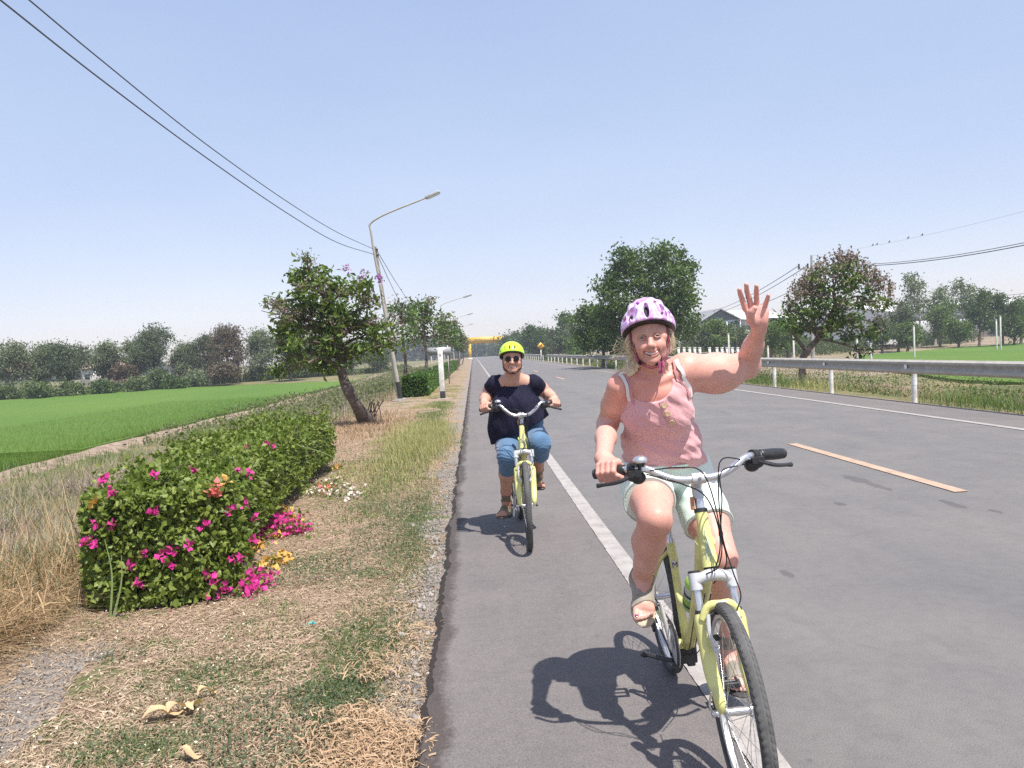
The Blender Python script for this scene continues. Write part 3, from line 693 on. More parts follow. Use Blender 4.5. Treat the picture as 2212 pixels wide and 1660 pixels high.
    for sx, sy, s in ((11.3, 19.5, .8), (11.6, 22.5, .9), (12.2, 16.2, .8), (11.2, 14.0, .7), (13.0, 20.5, 1.0), (11.4, 26.5, 1.0), (12.4, 31, 1.1), (14.2, 17, .9), (11.0, 12.2, .6)):
        for _ in range(70):
            q = np.array([sx + RNG.normal() * s * .45, sy + RNG.normal() * s * .8, 0.]); q[2] = gz(q[0], q[1]) - .02; d = nrm([RNG.normal() * .7, RNG.normal() * .7, 1.]); L = s * RNG.uniform(.5, 1.1); pts = [q]
            for t in range(4): d = nrm(d + RNG.normal(size=3) * .28); q = q + d * L / 4; pts.append(q)
            mb.tube(pts, np.linspace(.008, .002, 5), 3, cap=False)
    tag(mb.build('brushwood', MG_twig), kind='stuff')
    x_ = RNG.uniform(9.8, 12.5, 1600); y_ = RNG.uniform(10, 34, 1600); k_ = n2(x_, y_, .7, 90) > .1
    stuff('tall_grass', blade_mesh('tall_grass', on_ground(x_[k_], y_[k_]), .62, .008, .8, MG_gold, seg=4))
    h_ = RNG.uniform(size=len(x)) < .3; stuff('bank_shrubs', leaf_mesh('bank_shrubs', p[h_], .05, MG_gold, aspect=.4)); p = p[~h_]
    stuff('bank_shrubs', leaf_mesh('bank_shrubs', p, .07, MG_bush, aspect=.55))
build_slope_weeds()
# ================================================================== TREES AND SHRUBS
BARK = pm('bark_grey_brown', (.20, .15, .12), .9, col2=(.08, .06, .05), vs=9, bs=30, bstr=.9, bd=.03)
BARK_PALE = pm('bark_pale', (.50, .46, .41), .85, col2=(.26, .23, .20), vs=6, bs=20, bstr=.5, bd=.02)
L_DARK = leafmat('leaf_dark_green', [(.014, .032, .008), (.028, .064, .013), (.058, .112, .020), (.115, .17, .036)], .25, .45, .9)
L_MID = leafmat('leaf_mid_green', [(.028, .058, .015), (.062, .12, .026), (.115, .19, .042), (.20, .27, .07)], .3, .45, 1.0)
L_TREE1 = leafmat('leaf_myrtle', [(.024, .052, .012), (.060, .112, .020), (.135, .195, .034), (.29, .34, .07)], .3, .45, 1.6)
L_BROWN = leafmat('seed_pod_brown', [(.06, .04, .033), (.14, .095, .078), (.26, .19, .155), (.38, .30, .25)], .1, .75, 2)
L_EUC = leafmat('leaf_eucalyptus', [(.06, .085, .045), (.11, .145, .075), (.17, .20, .11), (.24, .26, .15)], .25, .6, .35)
L_EUC_D = leafmat('leaf_grey_green', [(.045, .06, .036), (.08, .105, .055), (.135, .155, .085)], .25, .6, .35)
L_RUST = leafmat('leaf_rusty', [(.07, .05, .035), (.12, .085, .06), (.17, .125, .09)], .2, .7, .5)
L_BUSHB = leafmat('leaf_bright_bush', [(.045, .075, .025), (.085, .125, .042), (.14, .18, .07)], .3, .5, .5)
P_PURPLE = leafmat('flower_purple', [(.42, .12, .46), (.60, .25, .62)], .3, .6, 3)
def branches(mb, trunk, blobs, clumps, owner, r0, rng, thin=.006, n=6):
    for bi, (c, r) in enumerate(blobs):
        c = np.asarray(c, float); t = trunk[len(trunk) // 3:]
        dd = np.linalg.norm(t - c, axis=1) + .8 * np.maximum(0, t[:, 2] - c[2] + .1); k = int(np.argmin(dd))
        a = t[k]; frac = (k + len(trunk) // 3) / len(trunk); mid = (a + c) / 2 + np.array([0, 0, .12 * np.linalg.norm(c - a)]) + rng.normal(size=3) * .06 * np.linalg.norm(c - a)
        rr = r0 * (1 - .75 * frac) * .6
        p = bez([a, mid, c], 8); mb.tube(p, np.linspace(rr, rr * .35, len(p)), n, cap=False)
        for q in clumps[owner == bi]:
            s = p[rng.integers(len(p) // 2, len(p))]; m = (s + q) / 2 + rng.normal(size=3) * .08 * np.linalg.norm(q - s)
            mb.tube(bez([s, m, q], 4), np.linspace(rr * .3, thin, 3)[:len(bez([s, m, q], 4))] if False else np.linspace(rr * .32, thin, len(bez([s, m, q], 4))), 4, cap=False)
def tree(name, label, trunk, r0, blobs, leaves, cpb=9, lpc=40, lsize=.12, csig=.13, bark=BARK, group=None, cat='tree', seed=1, droop=.3, aspect=.5, singles=0, extra=None, flat=1.0, twig_n=6, trunk_n=9):
    """leaves: list of (material, fraction, rule) ; blobs: (centre, radius)"""
    rng = np.random.default_rng(seed)
    trunk = bez(trunk, 14); base = trunk[0]
    t = thing(name, base, label, cat, group)
    C = []; O = []
    vol = np.array([b[1] ** 2 for b in blobs]); vol = vol / vol.mean()
    for i, (c, r) in enumerate(blobs):
        m = max(3, int(cpb * vol[i])); d = rng.normal(size=(m, 3)); d /= np.linalg.norm(d, axis=1)[:, None]
        q = d * (rng.uniform(.35, 1.0, m) ** .6)[:, None] * r; q[:, 2] *= flat; C.append(np.asarray(c) + q); O += [i] * m
    C = np.concatenate(C); O = np.array(O)
    mb = MB(); rr = np.linspace(r0, r0 * .35, len(trunk)); rr[0] *= 1.35
    mb.tube(trunk, rr * (1 + .08 * rng.normal(size=len(trunk))), trunk_n); mb.build('trunk', bark, t)
    mb = MB(); branches(mb, trunk, blobs, C, O, r0, rng, n=twig_n); mb.build('branches', bark, t)
    which = rng.uniform(size=len(C)); acc = 0
    for mat, frac, ls, lp in leaves:
        sel = C[(which >= acc) & (which < acc + frac)] if frac < 1 else C; acc += frac
        if not len(sel): continue
        n = int(lpc * lp); pts = (sel[:, None] + rng.normal(size=(len(sel), n, 3)) * csig * np.array([1, 1, .75]) * rng.uniform(.6, 1.3, (len(sel), 1, 1))).reshape(-1, 3)
        o = link('foliage' if mat is not L_BROWN else 'seed_pods', leaf_mesh('foliage', pts, lsize * ls, mat, droop=droop, aspect=aspect, rng=rng), t); o['kind'] = 'stuff'
    return t
def near_leaves(parent, pts, size, mat, rng, n=300, name='leaf', aspect=.55, nv=None):
    """the leaves that show largest, each an object, three shared shapes"""
    shapes = [leaf_mesh(name, np.zeros((1, 3)), np.array([1.0]), mat, nrmv=np.array([[0, 0, 1.]]), aspect=aspect, rng=rng) for _ in range(4)]
    for k, p in enumerate(pts[:n]):
        o = bpy.data.objects.new(name, shapes[k % 4]); COL.objects.link(o); o.parent = parent
        o.location = Vector(p) - parent.location; o.rotation_euler = rng.uniform(-1, 1, 3) * (1.0, 1.0, 3.1); s = size * rng.uniform(.75, 1.25); o.scale = (s, s, s)
def vb(lst, y, dy=.6, seed=0):
    """blobs read off the photograph at depth y: (u, v, radius in frame units)"""
    r = np.random.default_rng(seed); return [(P(u, v, y + dy * r.uniform(-1, 1)), rad / FPX * y) for u, v, rad in lst]
def build_trees():
    # -------- leaning crape myrtle on the left verge
    y = 18.4; b = G(795, 915, -.05)
    tr = [b, P(765, 868, y), P(742, 820, y + .1), P(733, 772, y + .2), P(728, 735, y + .2), P(715, 690, y), P(700, 640, y), P(672, 590, y)]
    bl = vb([(664, 566, 18), (650, 590, 24), (690, 590, 24), (640, 612, 22), (676, 620, 30), (712, 630, 28), (650, 655, 30), (615, 672, 24), (745, 628, 28), (778, 636, 30), (800, 662, 28), (690, 668, 34), (740, 672, 34), (640, 700, 32), (604, 706, 18), (690, 716, 36), (745, 716, 34), (795, 708, 32), (820, 738, 22), (848, 742, 16), (640, 738, 24), (668, 760, 26), (720, 752, 26), (776, 748, 24), (622, 770, 16), (600, 800, 9), (690, 786, 18), (590, 660, 12), (826, 704, 20), (752, 774, 22), (700, 792, 16), (655, 792, 18), (730, 700, 32), (612, 745, 18)], y, .75, 3)
    t = tree('crape_myrtle_tree', 'leaning roadside tree with purple flowers beside the tall lamp post', tr, .15, bl,
             [(L_TREE1, .62, 1., 1.), (L_BROWN, .26, .42, 2.6), (L_MID, .12, 1., 1.)], cpb=7, lpc=24, lsize=.155, csig=.105, seed=4, droop=.5, aspect=.42)
    rng = np.random.default_rng(2)
    near_leaves(t, [p for c, r in bl for p in (np.asarray(c) + np.array([0, -.8 * r, 0]) + rng.normal(size=(11, 3)) * r * .5)], .16, L_TREE1, rng)
    pts = np.concatenate([P(u, v, 18) + rng.normal(size=(26, 3)) * np.array([.04, .04, .05]) for u, v in ((748, 580), (818, 600), (822, 606), (786, 592))])
    o = link('blossom', leaf_mesh('blossom', pts, .06, P_PURPLE, aspect=.9, rng=rng), t); o['kind'] = 'stuff'
    mb = MB()
    for k in range(14):      # suckers at the foot
        p = b + np.array([rng.uniform(-.1, .35), rng.uniform(-.1, .1), 0]); mb.tube(bez([p, p + [.03, 0, .2], p + [rng.uniform(-.1, .25), rng.uniform(-.1, .1), rng.uniform(.35, .6)]], 5), .012, 4, cap=False)
    mb.build('suckers', BARK, t)
    # dried twiggy arm at the far left of the crown
    mb = MB()
    for k in range(26):
        p = P(628 + rng.uniform(-4, 12), 680 + rng.uniform(-20, 25), 18.3); q = P(578 + rng.uniform(-14, 30), 660 + rng.uniform(-24, 40), 18.2 + rng.uniform(-.3, .3)); mb.tube(bez([p, (p + q) / 2 + rng.normal(size=3) * .05, q], 5), .009, 3, cap=False)
    mb.build('dead_twigs', BARK, t)
    # -------- the row of the same trees beyond it
    row = [(27, [(858, 662, 22), (880, 680, 22), (858, 700, 22), (884, 715, 20)], 36, 'small tree close behind the tall lamp post'),
           (0, [(905, 665, 22), (925, 655, 20), (900, 690, 26), (935, 690, 24), (915, 722, 24), (945, 726, 20), (890, 735, 16)], 40, 'brownish tree above the back of the grey signboard'),
           (0, [(960, 690, 18), (975, 705, 18), (955, 718, 20), (980, 730, 16), (965, 742, 14)], 52, 'bushy verge tree just right of the grey signboard'),
           (0, [(985, 718, 10), (994, 728, 10), (986, 742, 10), (997, 746, 9)], 75, 'far verge tree close to the road edge before the yellow gate'),
           (0, [(1000, 732, 6), (1004, 741, 7), (1001, 750, 7)], 110, 'farthest verge tree beside the left leg of the yellow gate')]
    for k, (_, bb, yy, lab) in enumerate(row):
        bl = vb(bb, yy, .8, 5 + k); cu = np.mean([q[0] for q in bb]); base = P(cu - 4, 800, yy); base[2] = gz(base[0], base[1]) - .1
        top = P(cu, min(q[1] for q in bb) + 15, yy)
        tree('roadside_tree', lab, [base, base + (top - base) * .35 + [.15, 0, 0], base + (top - base) * .7, top], .10, bl,
             [(L_MID, .62, 1, 1), (L_BROWN, .23, .7, 1.3), (L_EUC_D, .15, 1, 1)], cpb=8, lpc=26, lsize=.17 + yy * .0012, csig=.20, seed=20 + k, group='verge trees on the left of the road', droop=.5)
    # -------- right side: big dark tree, its smaller neighbour, brown-flowered tree
    y = 54; b = P(1392, 790, y); b[2] = -.7
    bl = vb([(1345, 560, 26), (1378, 560, 30), (1420, 550, 26), (1450, 555, 28), (1478, 585, 26), (1400, 590, 36), (1350, 598, 34), (1312, 612, 26), (1445, 610, 40), (1488, 630, 24), (1320, 645, 30), (1375, 640, 40), (1430, 660, 40), (1480, 670, 30), (1340, 690, 34), (1400, 700, 40), (1455, 705, 34), (1492, 700, 20), (1310, 680, 24), (1365, 725, 24), (1305, 700, 18)], y, 2.2, 8)
    tree('broadleaf_tree', 'tallest dark green tree standing behind the pink helmet', [b, P(1392, 740, y), P(1390, 690, y), P(1395, 620, y)], .24, bl, [(L_DARK, .62, 1., 1.), (L_MID, .38, 1., 1.)], cpb=16, lpc=46, lsize=.30, csig=.34, seed=9, droop=.6, aspect=.45)
    y = 58; b = P(1303, 780, y); b[2] = -.6
    bl = vb([(1268, 668, 16), (1290, 678, 20), (1258, 690, 16), (1310, 690, 20), (1280, 708, 24), (1312, 722, 22), (1258, 722, 16), (1285, 738, 18), (1330, 742, 16), (1262, 742, 10)], y, 1.2, 8)
    tree('broadleaf_tree', 'smaller dark tree left of the tallest one behind the guardrail', [b, P(1303, 750, y), P(1295, 715, y), P(1288, 690, y)], .16, bl, [(L_DARK, .55, 1., 1.), (L_MID, .45, 1., 1.)], cpb=14, lpc=40, lsize=.27, csig=.30, seed=10, droop=.6, aspect=.45)
    y = 27.5; b = P(1733, 845, y); b[2] = -.5
    bl = vb([(1770, 606, 20), (1748, 628, 18), (1722, 648, 20), (1790, 592, 26), (1830, 590, 26), (1820, 570, 16), (1845, 620, 28), (1880, 600, 18), (1865, 640, 24), (1890, 655, 22), (1915, 650, 14), (1760, 640, 34), (1800, 640, 34), (1725, 675, 30), (1700, 665, 18), (1770, 680, 34), (1815, 685, 28), (1740, 712, 26), (1780, 710, 22), (1850, 690, 22), (1872, 716, 22), (1835, 726, 16), (1895, 700, 16), (1855, 755, 12), (1705, 705, 16)], y, 1.1, 12)
    t = tree('crape_myrtle_tree', 'tree with dark seed pods leaning right above the guardrail', [b, P(1733, 800, y), P(1735, 772, y), P(1752, 748, y), P(1785, 715, y), P(1805, 680, y), P(1800, 630, y)], .17, bl,
             [(L_TREE1, .36, 1., 1.), (L_DARK, .36, 1., 1.), (L_BROWN, .28, .55, 1.6)], cpb=6, lpc=24, lsize=.21, csig=.16, seed=14, droop=.5, aspect=.42)
    rng = np.random.default_rng(5); pts = []
    mb = MB()
    for k in range(90):
        u = rng.uniform(1700, 1935); top = 540 + abs(u - 1822) ** 1.35 * .13
        p = P(u + rng.uniform(-8, 8), top + 40 + rng.uniform(0, 15), y + rng.uniform(-.8, .8)); q = P(u, top + rng.uniform(0, 22), y + rng.uniform(-.8, .8)); mb.tube([p, (p + q) / 2 + rng.normal(size=3) * .04, q], .011, 3, cap=False); pts.append(q + rng.normal(size=(16, 3)) * np.array([.06, .06, .12])); pts.append((p + q) / 2 + rng.normal(size=(8, 3)) * .07)
    mb.build('pod_stalks', BARK, t)
    o = link('seed_pods', leaf_mesh('seed_pods', np.concatenate(pts), .085, L_BROWN, aspect=.9, rng=rng), t); o['kind'] = 'stuff'
    # -------- far tree line across the left field: (u, v_top, half width, depth, leaf, label)
    far = [(25, 742, 42, 84, L_EUC, 'broad grey-green tree at the far left end of the field'),
           (88, 748, 26, 86, L_EUC, 'narrow pale tree second from the left end of the field'),
           (145, 745, 44, 84, L_EUC_D, 'dense round grey tree beside the gap in the tree line'),
           (232, 742, 34, 92, L_EUC, 'pale tree right of the gap in the tree line'),
           (290, 738, 26, 96, L_EUC, 'thin light tree left of the tallest one in the tree line'),
           (330, 704, 44, 92, L_EUC_D, 'tallest tree of the far line with two crowns'),
           (398, 745, 24, 98, L_EUC, 'low pale tree between the tallest and the rusty one'),
           (440, 728, 30, 98, L_EUC_D, 'dull green tree touching the rusty brown one'),
           (488, 702, 48, 94, L_RUST, 'rusty brown leaved tree in the far line'),
           (562, 712, 30, 96, L_EUC, 'light tree with a white trunk right of the rusty one'),
           (628, 705, 36, 90, L_EUC_D, 'dark green tree half hidden by the leaning tree'),
           (690, 725, 34, 100, L_EUC_D, 'far tree behind the trunk of the leaning tree'),
           (760, 738, 30, 100, L_EUC, 'far tree between the leaning tree and the lamp post'),
           (815, 745, 26, 105, L_EUC_D, 'far tree behind the lamp post foot')]
    for k, (u, vt, hw, yy, mat, lab) in enumerate(far):
        rng = np.random.default_rng(100 + k); b = P(u, 830, yy); b[2] = -.75
        vbase = 838 - .045 * u
        bb = []
        H = vbase - vt
        for i in range(13):
            t_ = (i + .5) / 13; w = hw * (.45 + .75 * math.sin(PI * (.15 + .75 * t_))); bb.append((u + rng.uniform(-.78, .78) * w * .85, vt + 8 + t_ * H * .64 + rng.uniform(-4, 4), hw * rng.uniform(.22, .42)))
        bb.append((u, vt + hw * .3, hw * .3))
        bl = vb(bb, yy, 1.6, k)
        tree('eucalyptus_tree' if mat is not L_RUST else 'rusty_tree', lab, [b, P(u + 3, vbase - H * .3, yy), P(u - 2, vt + H * .35, yy), P(u, vt + 12, yy)], .15, bl, [(mat, 1., 1., 1.)], cpb=9, lpc=46, lsize=.32, csig=.42, seed=200 + k, droop=.9, aspect=.35, bark=BARK_PALE if mat is L_EUC else BARK, group='trees along the far side of the left field', twig_n=4, trunk_n=6)
    # bushes at the foot of that line
    bushes = [(82, 838, 30, 79, L_BUSHB, 'round bright green bush at the far edge of the left field'), (10, 845, 26, 80, L_BUSHB, 'green bush at the left frame edge beyond the field'), (30, 790, 16, 84, L_RUST, 'dark leafless thicket behind the round bush'), (222, 835, 20, 84, L_DARK, 'low dark bush in front of the tree line gap'), (300, 832, 26, 86, L_BUSHB, 'spreading green bush under the thin light tree'), (345, 815, 26, 90, L_BUSHB, 'light green bush below the tallest far tree'), (378, 826, 22, 88, L_DARK, 'dark round bush right of the light green bush'), (485, 800, 32, 90, L_RUST, 'brown thicket in front of the rusty tree'), (150, 845, 34, 82, L_BUSHB, 'low green bush right of the round bright one'), (425, 815, 30, 92, L_EUC, 'grey-green bush left of the brown thicket'), (560, 808, 34, 96, L_BUSHB, 'low bush under the white-trunked tree'), (650, 800, 36, 98, L_BUSHB, 'wide low bush behind the hanging branch'), (265, 800, 22, 92, L_RUST, 'brownish undergrowth near the pale roof')]
    for k, (u, v, hw, yy, mat, lab) in enumerate(bushes):
        hw *= .8; v += 5
        rng = np.random.default_rng(300 + k); bb = [(u + rng.uniform(-.8, .8) * hw, v + rng.uniform(-.5, .35) * hw * .7, hw * rng.uniform(.3, .5)) for _ in range(9)]
        b = P(u, v + hw * .5, yy); b[2] = min(b[2], gz(b[0], b[1]) - .05)
        tree('bush', lab, [b, b + [0, 0, .3], b + [.05, 0, .7]], .06, vb(bb, yy, 1.5, k), [(mat, 1., 1., 1.)], cpb=9, lpc=30, lsize=.36, csig=.35, seed=330 + k, aspect=.5, group='bushes along the far side of the left field', cat='bush', twig_n=4, trunk_n=5)
    # low growth on the far bank of the field
    x = RNG.uniform(-70, -10, 26000); yb = 80 + (x + 48) * .72; y = yb + RNG.uniform(0, 16, len(x)); p = on_ground(x, np.maximum(y, 60)); p[:, 2] += RNG.uniform(0, .9, len(x)) * (.5 + .5 * n2(x, y, .5, 4))
    stuff('undergrowth', leaf_mesh('undergrowth', p, .40, leafmat('undergrowth_leaf', [(.045, .07, .025), (.09, .13, .045), (.16, .19, .08), (.19, .16, .10)], .25, .6, .25), aspect=.5))
    x = RNG.uniform(-10.8, -3.6, 22000); y = RNG.uniform(24, 110, 22000); p = on_ground(x, y); p[:, 2] += RNG.uniform(0, 1.0, len(x)) * (.6 + .4 * n2(x, y, .4, 4))
    stuff('undergrowth', leaf_mesh('undergrowth', p, .13, leafmat('scrub_leaf', [(.06, .07, .035), (.12, .14, .06), (.18, .17, .10)], .25, .6, .4), aspect=.5))
    # -------- right of the road, beyond the guardrail and around the factory
    rt = [(1222, 676, 15, 130, L_DARK, 'slim dark tree at the left end of the right-hand trees'), (1205, 712, 24, 120, L_EUC_D, 'bare grey tree behind the yellow arrow sign'), (1238, 705, 20, 125, L_EUC_D, 'olive tree left of the smaller dark tree'), (1152, 708, 20, 150, L_DARK, 'dark tree with faint pink blossom right of the green helmet'), (1178, 712, 20, 148, L_DARK, 'far dark tree beside the arrow sign'), (1112, 718, 30, 190, L_DARK, 'wide domed dark tree right of the yellow gate'), (1240, 735, 18, 100, L_MID, 'low leafy tree behind the guardrail near the arrow sign'),
          (1345, 735, 24, 85, L_MID, 'bright low tree under the tallest dark tree'), (1530, 700, 22, 90, L_EUC_D, 'grey thin tree in front of the dark gable'), (1556, 690, 20, 84, L_MID, 'fine leaved tree standing before the gabled shed'), (1590, 705, 22, 88, L_EUC, 'pale thin tree left of the raised forearm'), (1665, 690, 30, 80, L_MID, 'feathery green tree just right of the raised forearm'), (1700, 700, 24, 82, L_MID, 'feathery tree behind the pod tree trunk'), (1500, 715, 22, 92, L_EUC_D, 'dull tree right of the pink helmet'),
          (1905, 690, 26, 84, L_EUC_D, 'dull tree just right of the pod tree'), (1940, 655, 24, 92, L_EUC_D, 'grey-green tree left of the long pale roof'), (1985, 590, 28, 104, L_EUC, 'tall airy eucalyptus in front of the long pale roof'), (2020, 620, 22, 106, L_EUC, 'middle one of the tall airy eucalyptus trees'), (2078, 606, 30, 110, L_EUC, 'right one of the tall airy eucalyptus trees'), (2030, 658, 30, 100, L_MID, 'rounded green tree below the tall eucalyptus'), (2115, 632, 26, 96, L_DARK, 'dense dark tree right of the eucalyptus group'), (2165, 635, 30, 92, L_DARK, 'dark spreading tree near the right frame edge'), (2205, 645, 22, 96, L_DARK, 'dark tree cut by the right frame edge'), (2190, 680, 26, 92, L_MID, 'lower green tree at the right frame edge'), (1960, 700, 26, 90, L_MID, 'low green tree behind the white fence posts'), (2070, 690, 24, 94, L_MID, 'small tree between two slim trunks near the pale posts')]
    for k, (u, vt, hw, yy, mat, lab) in enumerate(rt):
        rng = np.random.default_rng(400 + k); vbase = 764 - .04 * (u - 1022) + 2.2 * FPX / yy * .5 + 4
        b = P(u, vbase, yy); b[2] = gz(b[0], b[1]) - .1; H = vbase - vt; bb = []
        for i in range(11):
            t_ = (i + .5) / 11; w = hw * (.4 + .8 * math.sin(PI * (.12 + .75 * t_))); bb.append((u + rng.uniform(-.8, .8) * w, vt + 5 + t_ * H * (.62 if mat is not L_EUC else .5), hw * rng.uniform(.28, .45)))
        tree('field_tree' if mat is not L_EUC else 'eucalyptus_tree', lab, [b, P(u + 2, vbase - H * .35, yy), P(u - 2, vt + H * .3, yy), P(u, vt + 8, yy)], .16, vb(bb, yy, 1.5, k), [(mat, 1., 1., 1.)], cpb=9 if mat is not L_EUC else 6, lpc=30 if mat is not L_EUC else 24, lsize=.0034 * yy + .06, csig=.0042 * yy, seed=430 + k, droop=.7, aspect=.4, bark=BARK_PALE if mat is L_EUC else BARK, group='trees beyond the guardrail and right-hand field', twig_n=4, trunk_n=6)
    # scrub behind the rail and under those trees
    x = RNG.uniform(16, 78, 26000); y = 68 + .62 * (x - 17) + RNG.uniform(8, 24, len(x)); p = on_ground(x, y); p[:, 2] += RNG.uniform(0, 3.0, len(x)) * (.5 + .5 * n2(x, y, .4, 4))
    stuff('undergrowth', leaf_mesh('undergrowth', p, .34, leafmat('undergrowth_dark_leaf', [(.03, .045, .02), (.06, .085, .035), (.11, .12, .06)], .25, .6, .3), aspect=.5))
    x = RNG.uniform(10.8, 17, 16000); y = RNG.uniform(60, 190, len(x)); p = on_ground(x, y); p[:, 2] += RNG.uniform(0, 1.1, len(x)) * (.6 + .4 * n2(x, y, .3, 4))
    stuff('undergrowth', leaf_mesh('undergrowth', p, .36, leafmat('roadside_scrub_leaf', [(.05, .06, .03), (.10, .12, .05), (.17, .16, .09)], .25, .6, .3), aspect=.5))
    # the far wood closing the road's end
    n = 26000; x = RNG.uniform(-60, 90, n); y = 330 + RNG.uniform(0, 30, n); h = 8 + 3 * n2(x, 0, .12, 91) + 1.5 * n2(x, 0, .5, 92); p = np.stack([x, y, RNG.uniform(0, 1, n) ** .8 * h], 1)
    stuff('far_wood', leaf_mesh('far_wood', p, 1.5, L_EUC_D, aspect=.7))
    for sgn in (-1, 1):      # woods closing the plain on either side, beyond the frame
        n = 16000; t_ = RNG.uniform(0, 1, n); x = sgn * (115 + 10 * RNG.uniform(0, 1, n)); y = -20 + 340 * t_; h = 6 + 2.5 * n2(y, 0, .1, 95) + 1.5 * n2(y, 0, .45, 96); p = np.stack([x, y, -.8 + RNG.uniform(0, 1, n) ** .8 * h], 1)
        stuff('far_wood', leaf_mesh('far_wood', p, 1.2, L_EUC_D, aspect=.6))
build_trees()
# ================================================================== HEDGES
L_BOUG = leafmat('leaf_bougainvillea', [(.036, .060, .012), (.10, .145, .024), (.19, .245, .048), (.34, .36, .11)], .30, .45, 1.4, .28)
L_HEDGE2 = leafmat('leaf_clipped_hedge', [(.02, .05, .008), (.05, .12, .015), (.09, .18, .025)], .28, .4, 1.5)
P_MAG = leafmat('bract_magenta', [(.42, .015, .16), (.60, .03, .26), (.72, .08, .38)], .25, .6, 4)
P_ORG = leafmat('bract_orange', [(.75, .36, .06), (.85, .52, .18)], .25, .6, 4)
P_WHT = leafmat('bract_white', [(.75, .70, .58), (.8, .6, .58)], .25, .6, 4)
P_RED = leafmat('bract_coral', [(.75, .12, .12), (.8, .25, .22)], .25, .6, 4)
def hedge_profile(t, s):
    return t
def build_hedge():
    rng = np.random.default_rng(77)
    t = thing('bougainvillea_hedge', (-2.1, 8.2, -.05), 'near bougainvillea hedge with magenta and orange flowers on the verge', 'hedge')
    # centre line, half width and height along the hedge
    ys = np.array([5.1, 5.6, 7, 9, 11.4, 12.0]); cx = np.array([-2.24, -2.26, -2.42, -2.60, -2.66, -2.68]); hw = np.array([.28, .50, .52, .54, .55, .32]); hh = np.array([.5, .80, .84, .82, .84, .55])
    def shell(n, depth=.10, top=.42):
        y = rng.uniform(5.15, 12.0, n); c = np.interp(y, ys, cx); w = np.interp(y, ys, hw); h = np.interp(y, ys, hh) * (.97 + .09 * n2(y, 0, 1.9, 12)); w = w * (1 + .10 * n2(y, 0, 2.6, 14))
        a = rng.uniform(-.12 * PI, 1.12 * PI, n)               # angle round the section
        e = .58
        px = np.sign(np.cos(a)) * np.abs(np.cos(a)) ** e; pz = np.sign(np.sin(a)) * np.abs(np.sin(a)) ** e
        r = 1 - depth * rng.exponential(1, n) + .10 * n2(y * 1.0, a * 1.5, 3.1, 5) + .07 * n2(y, a * 3, 7, 6)
        x = c + w * px * r; z = -.04 + h * .5 + h * .5 * pz * r
        nv = np.stack([px * 1.2, np.zeros(n), pz + .3], 1)
        m = y < 5.55
        nv[m] += [0, -1.2, 0]
        return np.stack([x, y, z], 1), nv
    def front(n):
        y = 5.1 + np.abs(rng.normal(0, .10, n)); x = rng.uniform(-2.76, -1.72, n); z = rng.uniform(.0, .74, n); k = ((x + 2.24) / .52) ** 4 + ((z - .38) / .42) ** 4 < 1.2 + .3 * rng.normal(size=n)
        y = y + .35 * np.abs((x + 2.24) / .5) ** 3 + .1 * n2(x, z, 6, 3)
        return np.stack([x, y, z], 1)[k], np.tile([0, -1., .4], (k.sum(), 1))
    p, nv = shell(31000); f, nf = front(8000)
    o = link('foliage', leaf_mesh('foliage', p, .051, L_BOUG, nrmv=nv, aspect=.72, rng=rng, bend=.5, droop=.3), t); o['kind'] = 'stuff'
    o = link('foliage', leaf_mesh('foliage', f, .051, L_BOUG, nrmv=nf, aspect=.72, rng=rng, bend=.5, droop=.3), t); o['kind'] = 'stuff'
    # inner dark leaves and stems
    q, _ = shell(7000, .30)
    o = link('inner_foliage', leaf_mesh('inner_foliage', q, .07, L_BOUG, aspect=.7, rng=rng), t); o['kind'] = 'stuff'
    mb = MB()
    for k in range(150):
        y = rng.uniform(5.3, 11.9); c = np.interp(y, ys, cx); a = np.array([c + rng.normal() * .15, y, -.05]); b_ = np.array([c + rng.uniform(-.6, .6), y + rng.normal() * .2, np.interp(y, ys, hh) * rng.uniform(.5, 1.05)]); mb.tube(bez([a, (a + b_) / 2 + rng.normal(size=3) * .08, b_], 5), np.linspace(.010, .003, len(bez([a, (a + b_) / 2, b_], 5))), 4, cap=False)
    o = mb.build('stems', BARK, t)
    # sprays sticking up out of the top
    sp = []
    for k in range(300):
        y = rng.uniform(5.3, 12); c = np.interp(y, ys, cx); b0 = np.array([c + rng.uniform(-.55, .55), y, np.interp(y, ys, hh) - .08]); d = nrm([rng.normal() * .4, rng.normal() * .4, 1]); L = rng.uniform(.05, .20)
        sp.append(b0 + d * np.linspace(0, L, 9)[:, None] + rng.normal(size=(9, 3)) * .012)
    o = link('sprays', leaf_mesh('sprays', np.concatenate(sp), .05, L_BOUG, aspect=.7, rng=rng), t); o['kind'] = 'stuff'
    nearest = f[np.argsort(rng.uniform(size=len(f)))][:300] + [0, -.035, 0]
    near_leaves(t, nearest, .06, L_BOUG, rng, aspect=.75)
    # flowers: (u, v, spread m, count of clusters, material)
    def cluster(c, n, rad, mat, name='flower_cluster'):
        pts = c + np.clip(rng.normal(size=(n, 3)), -1.3, 1.3) * min(rad, .016); o = link(name, leaf_mesh(name, pts, .042, mat, aspect=.95, rng=rng, bend=.6), t); return o
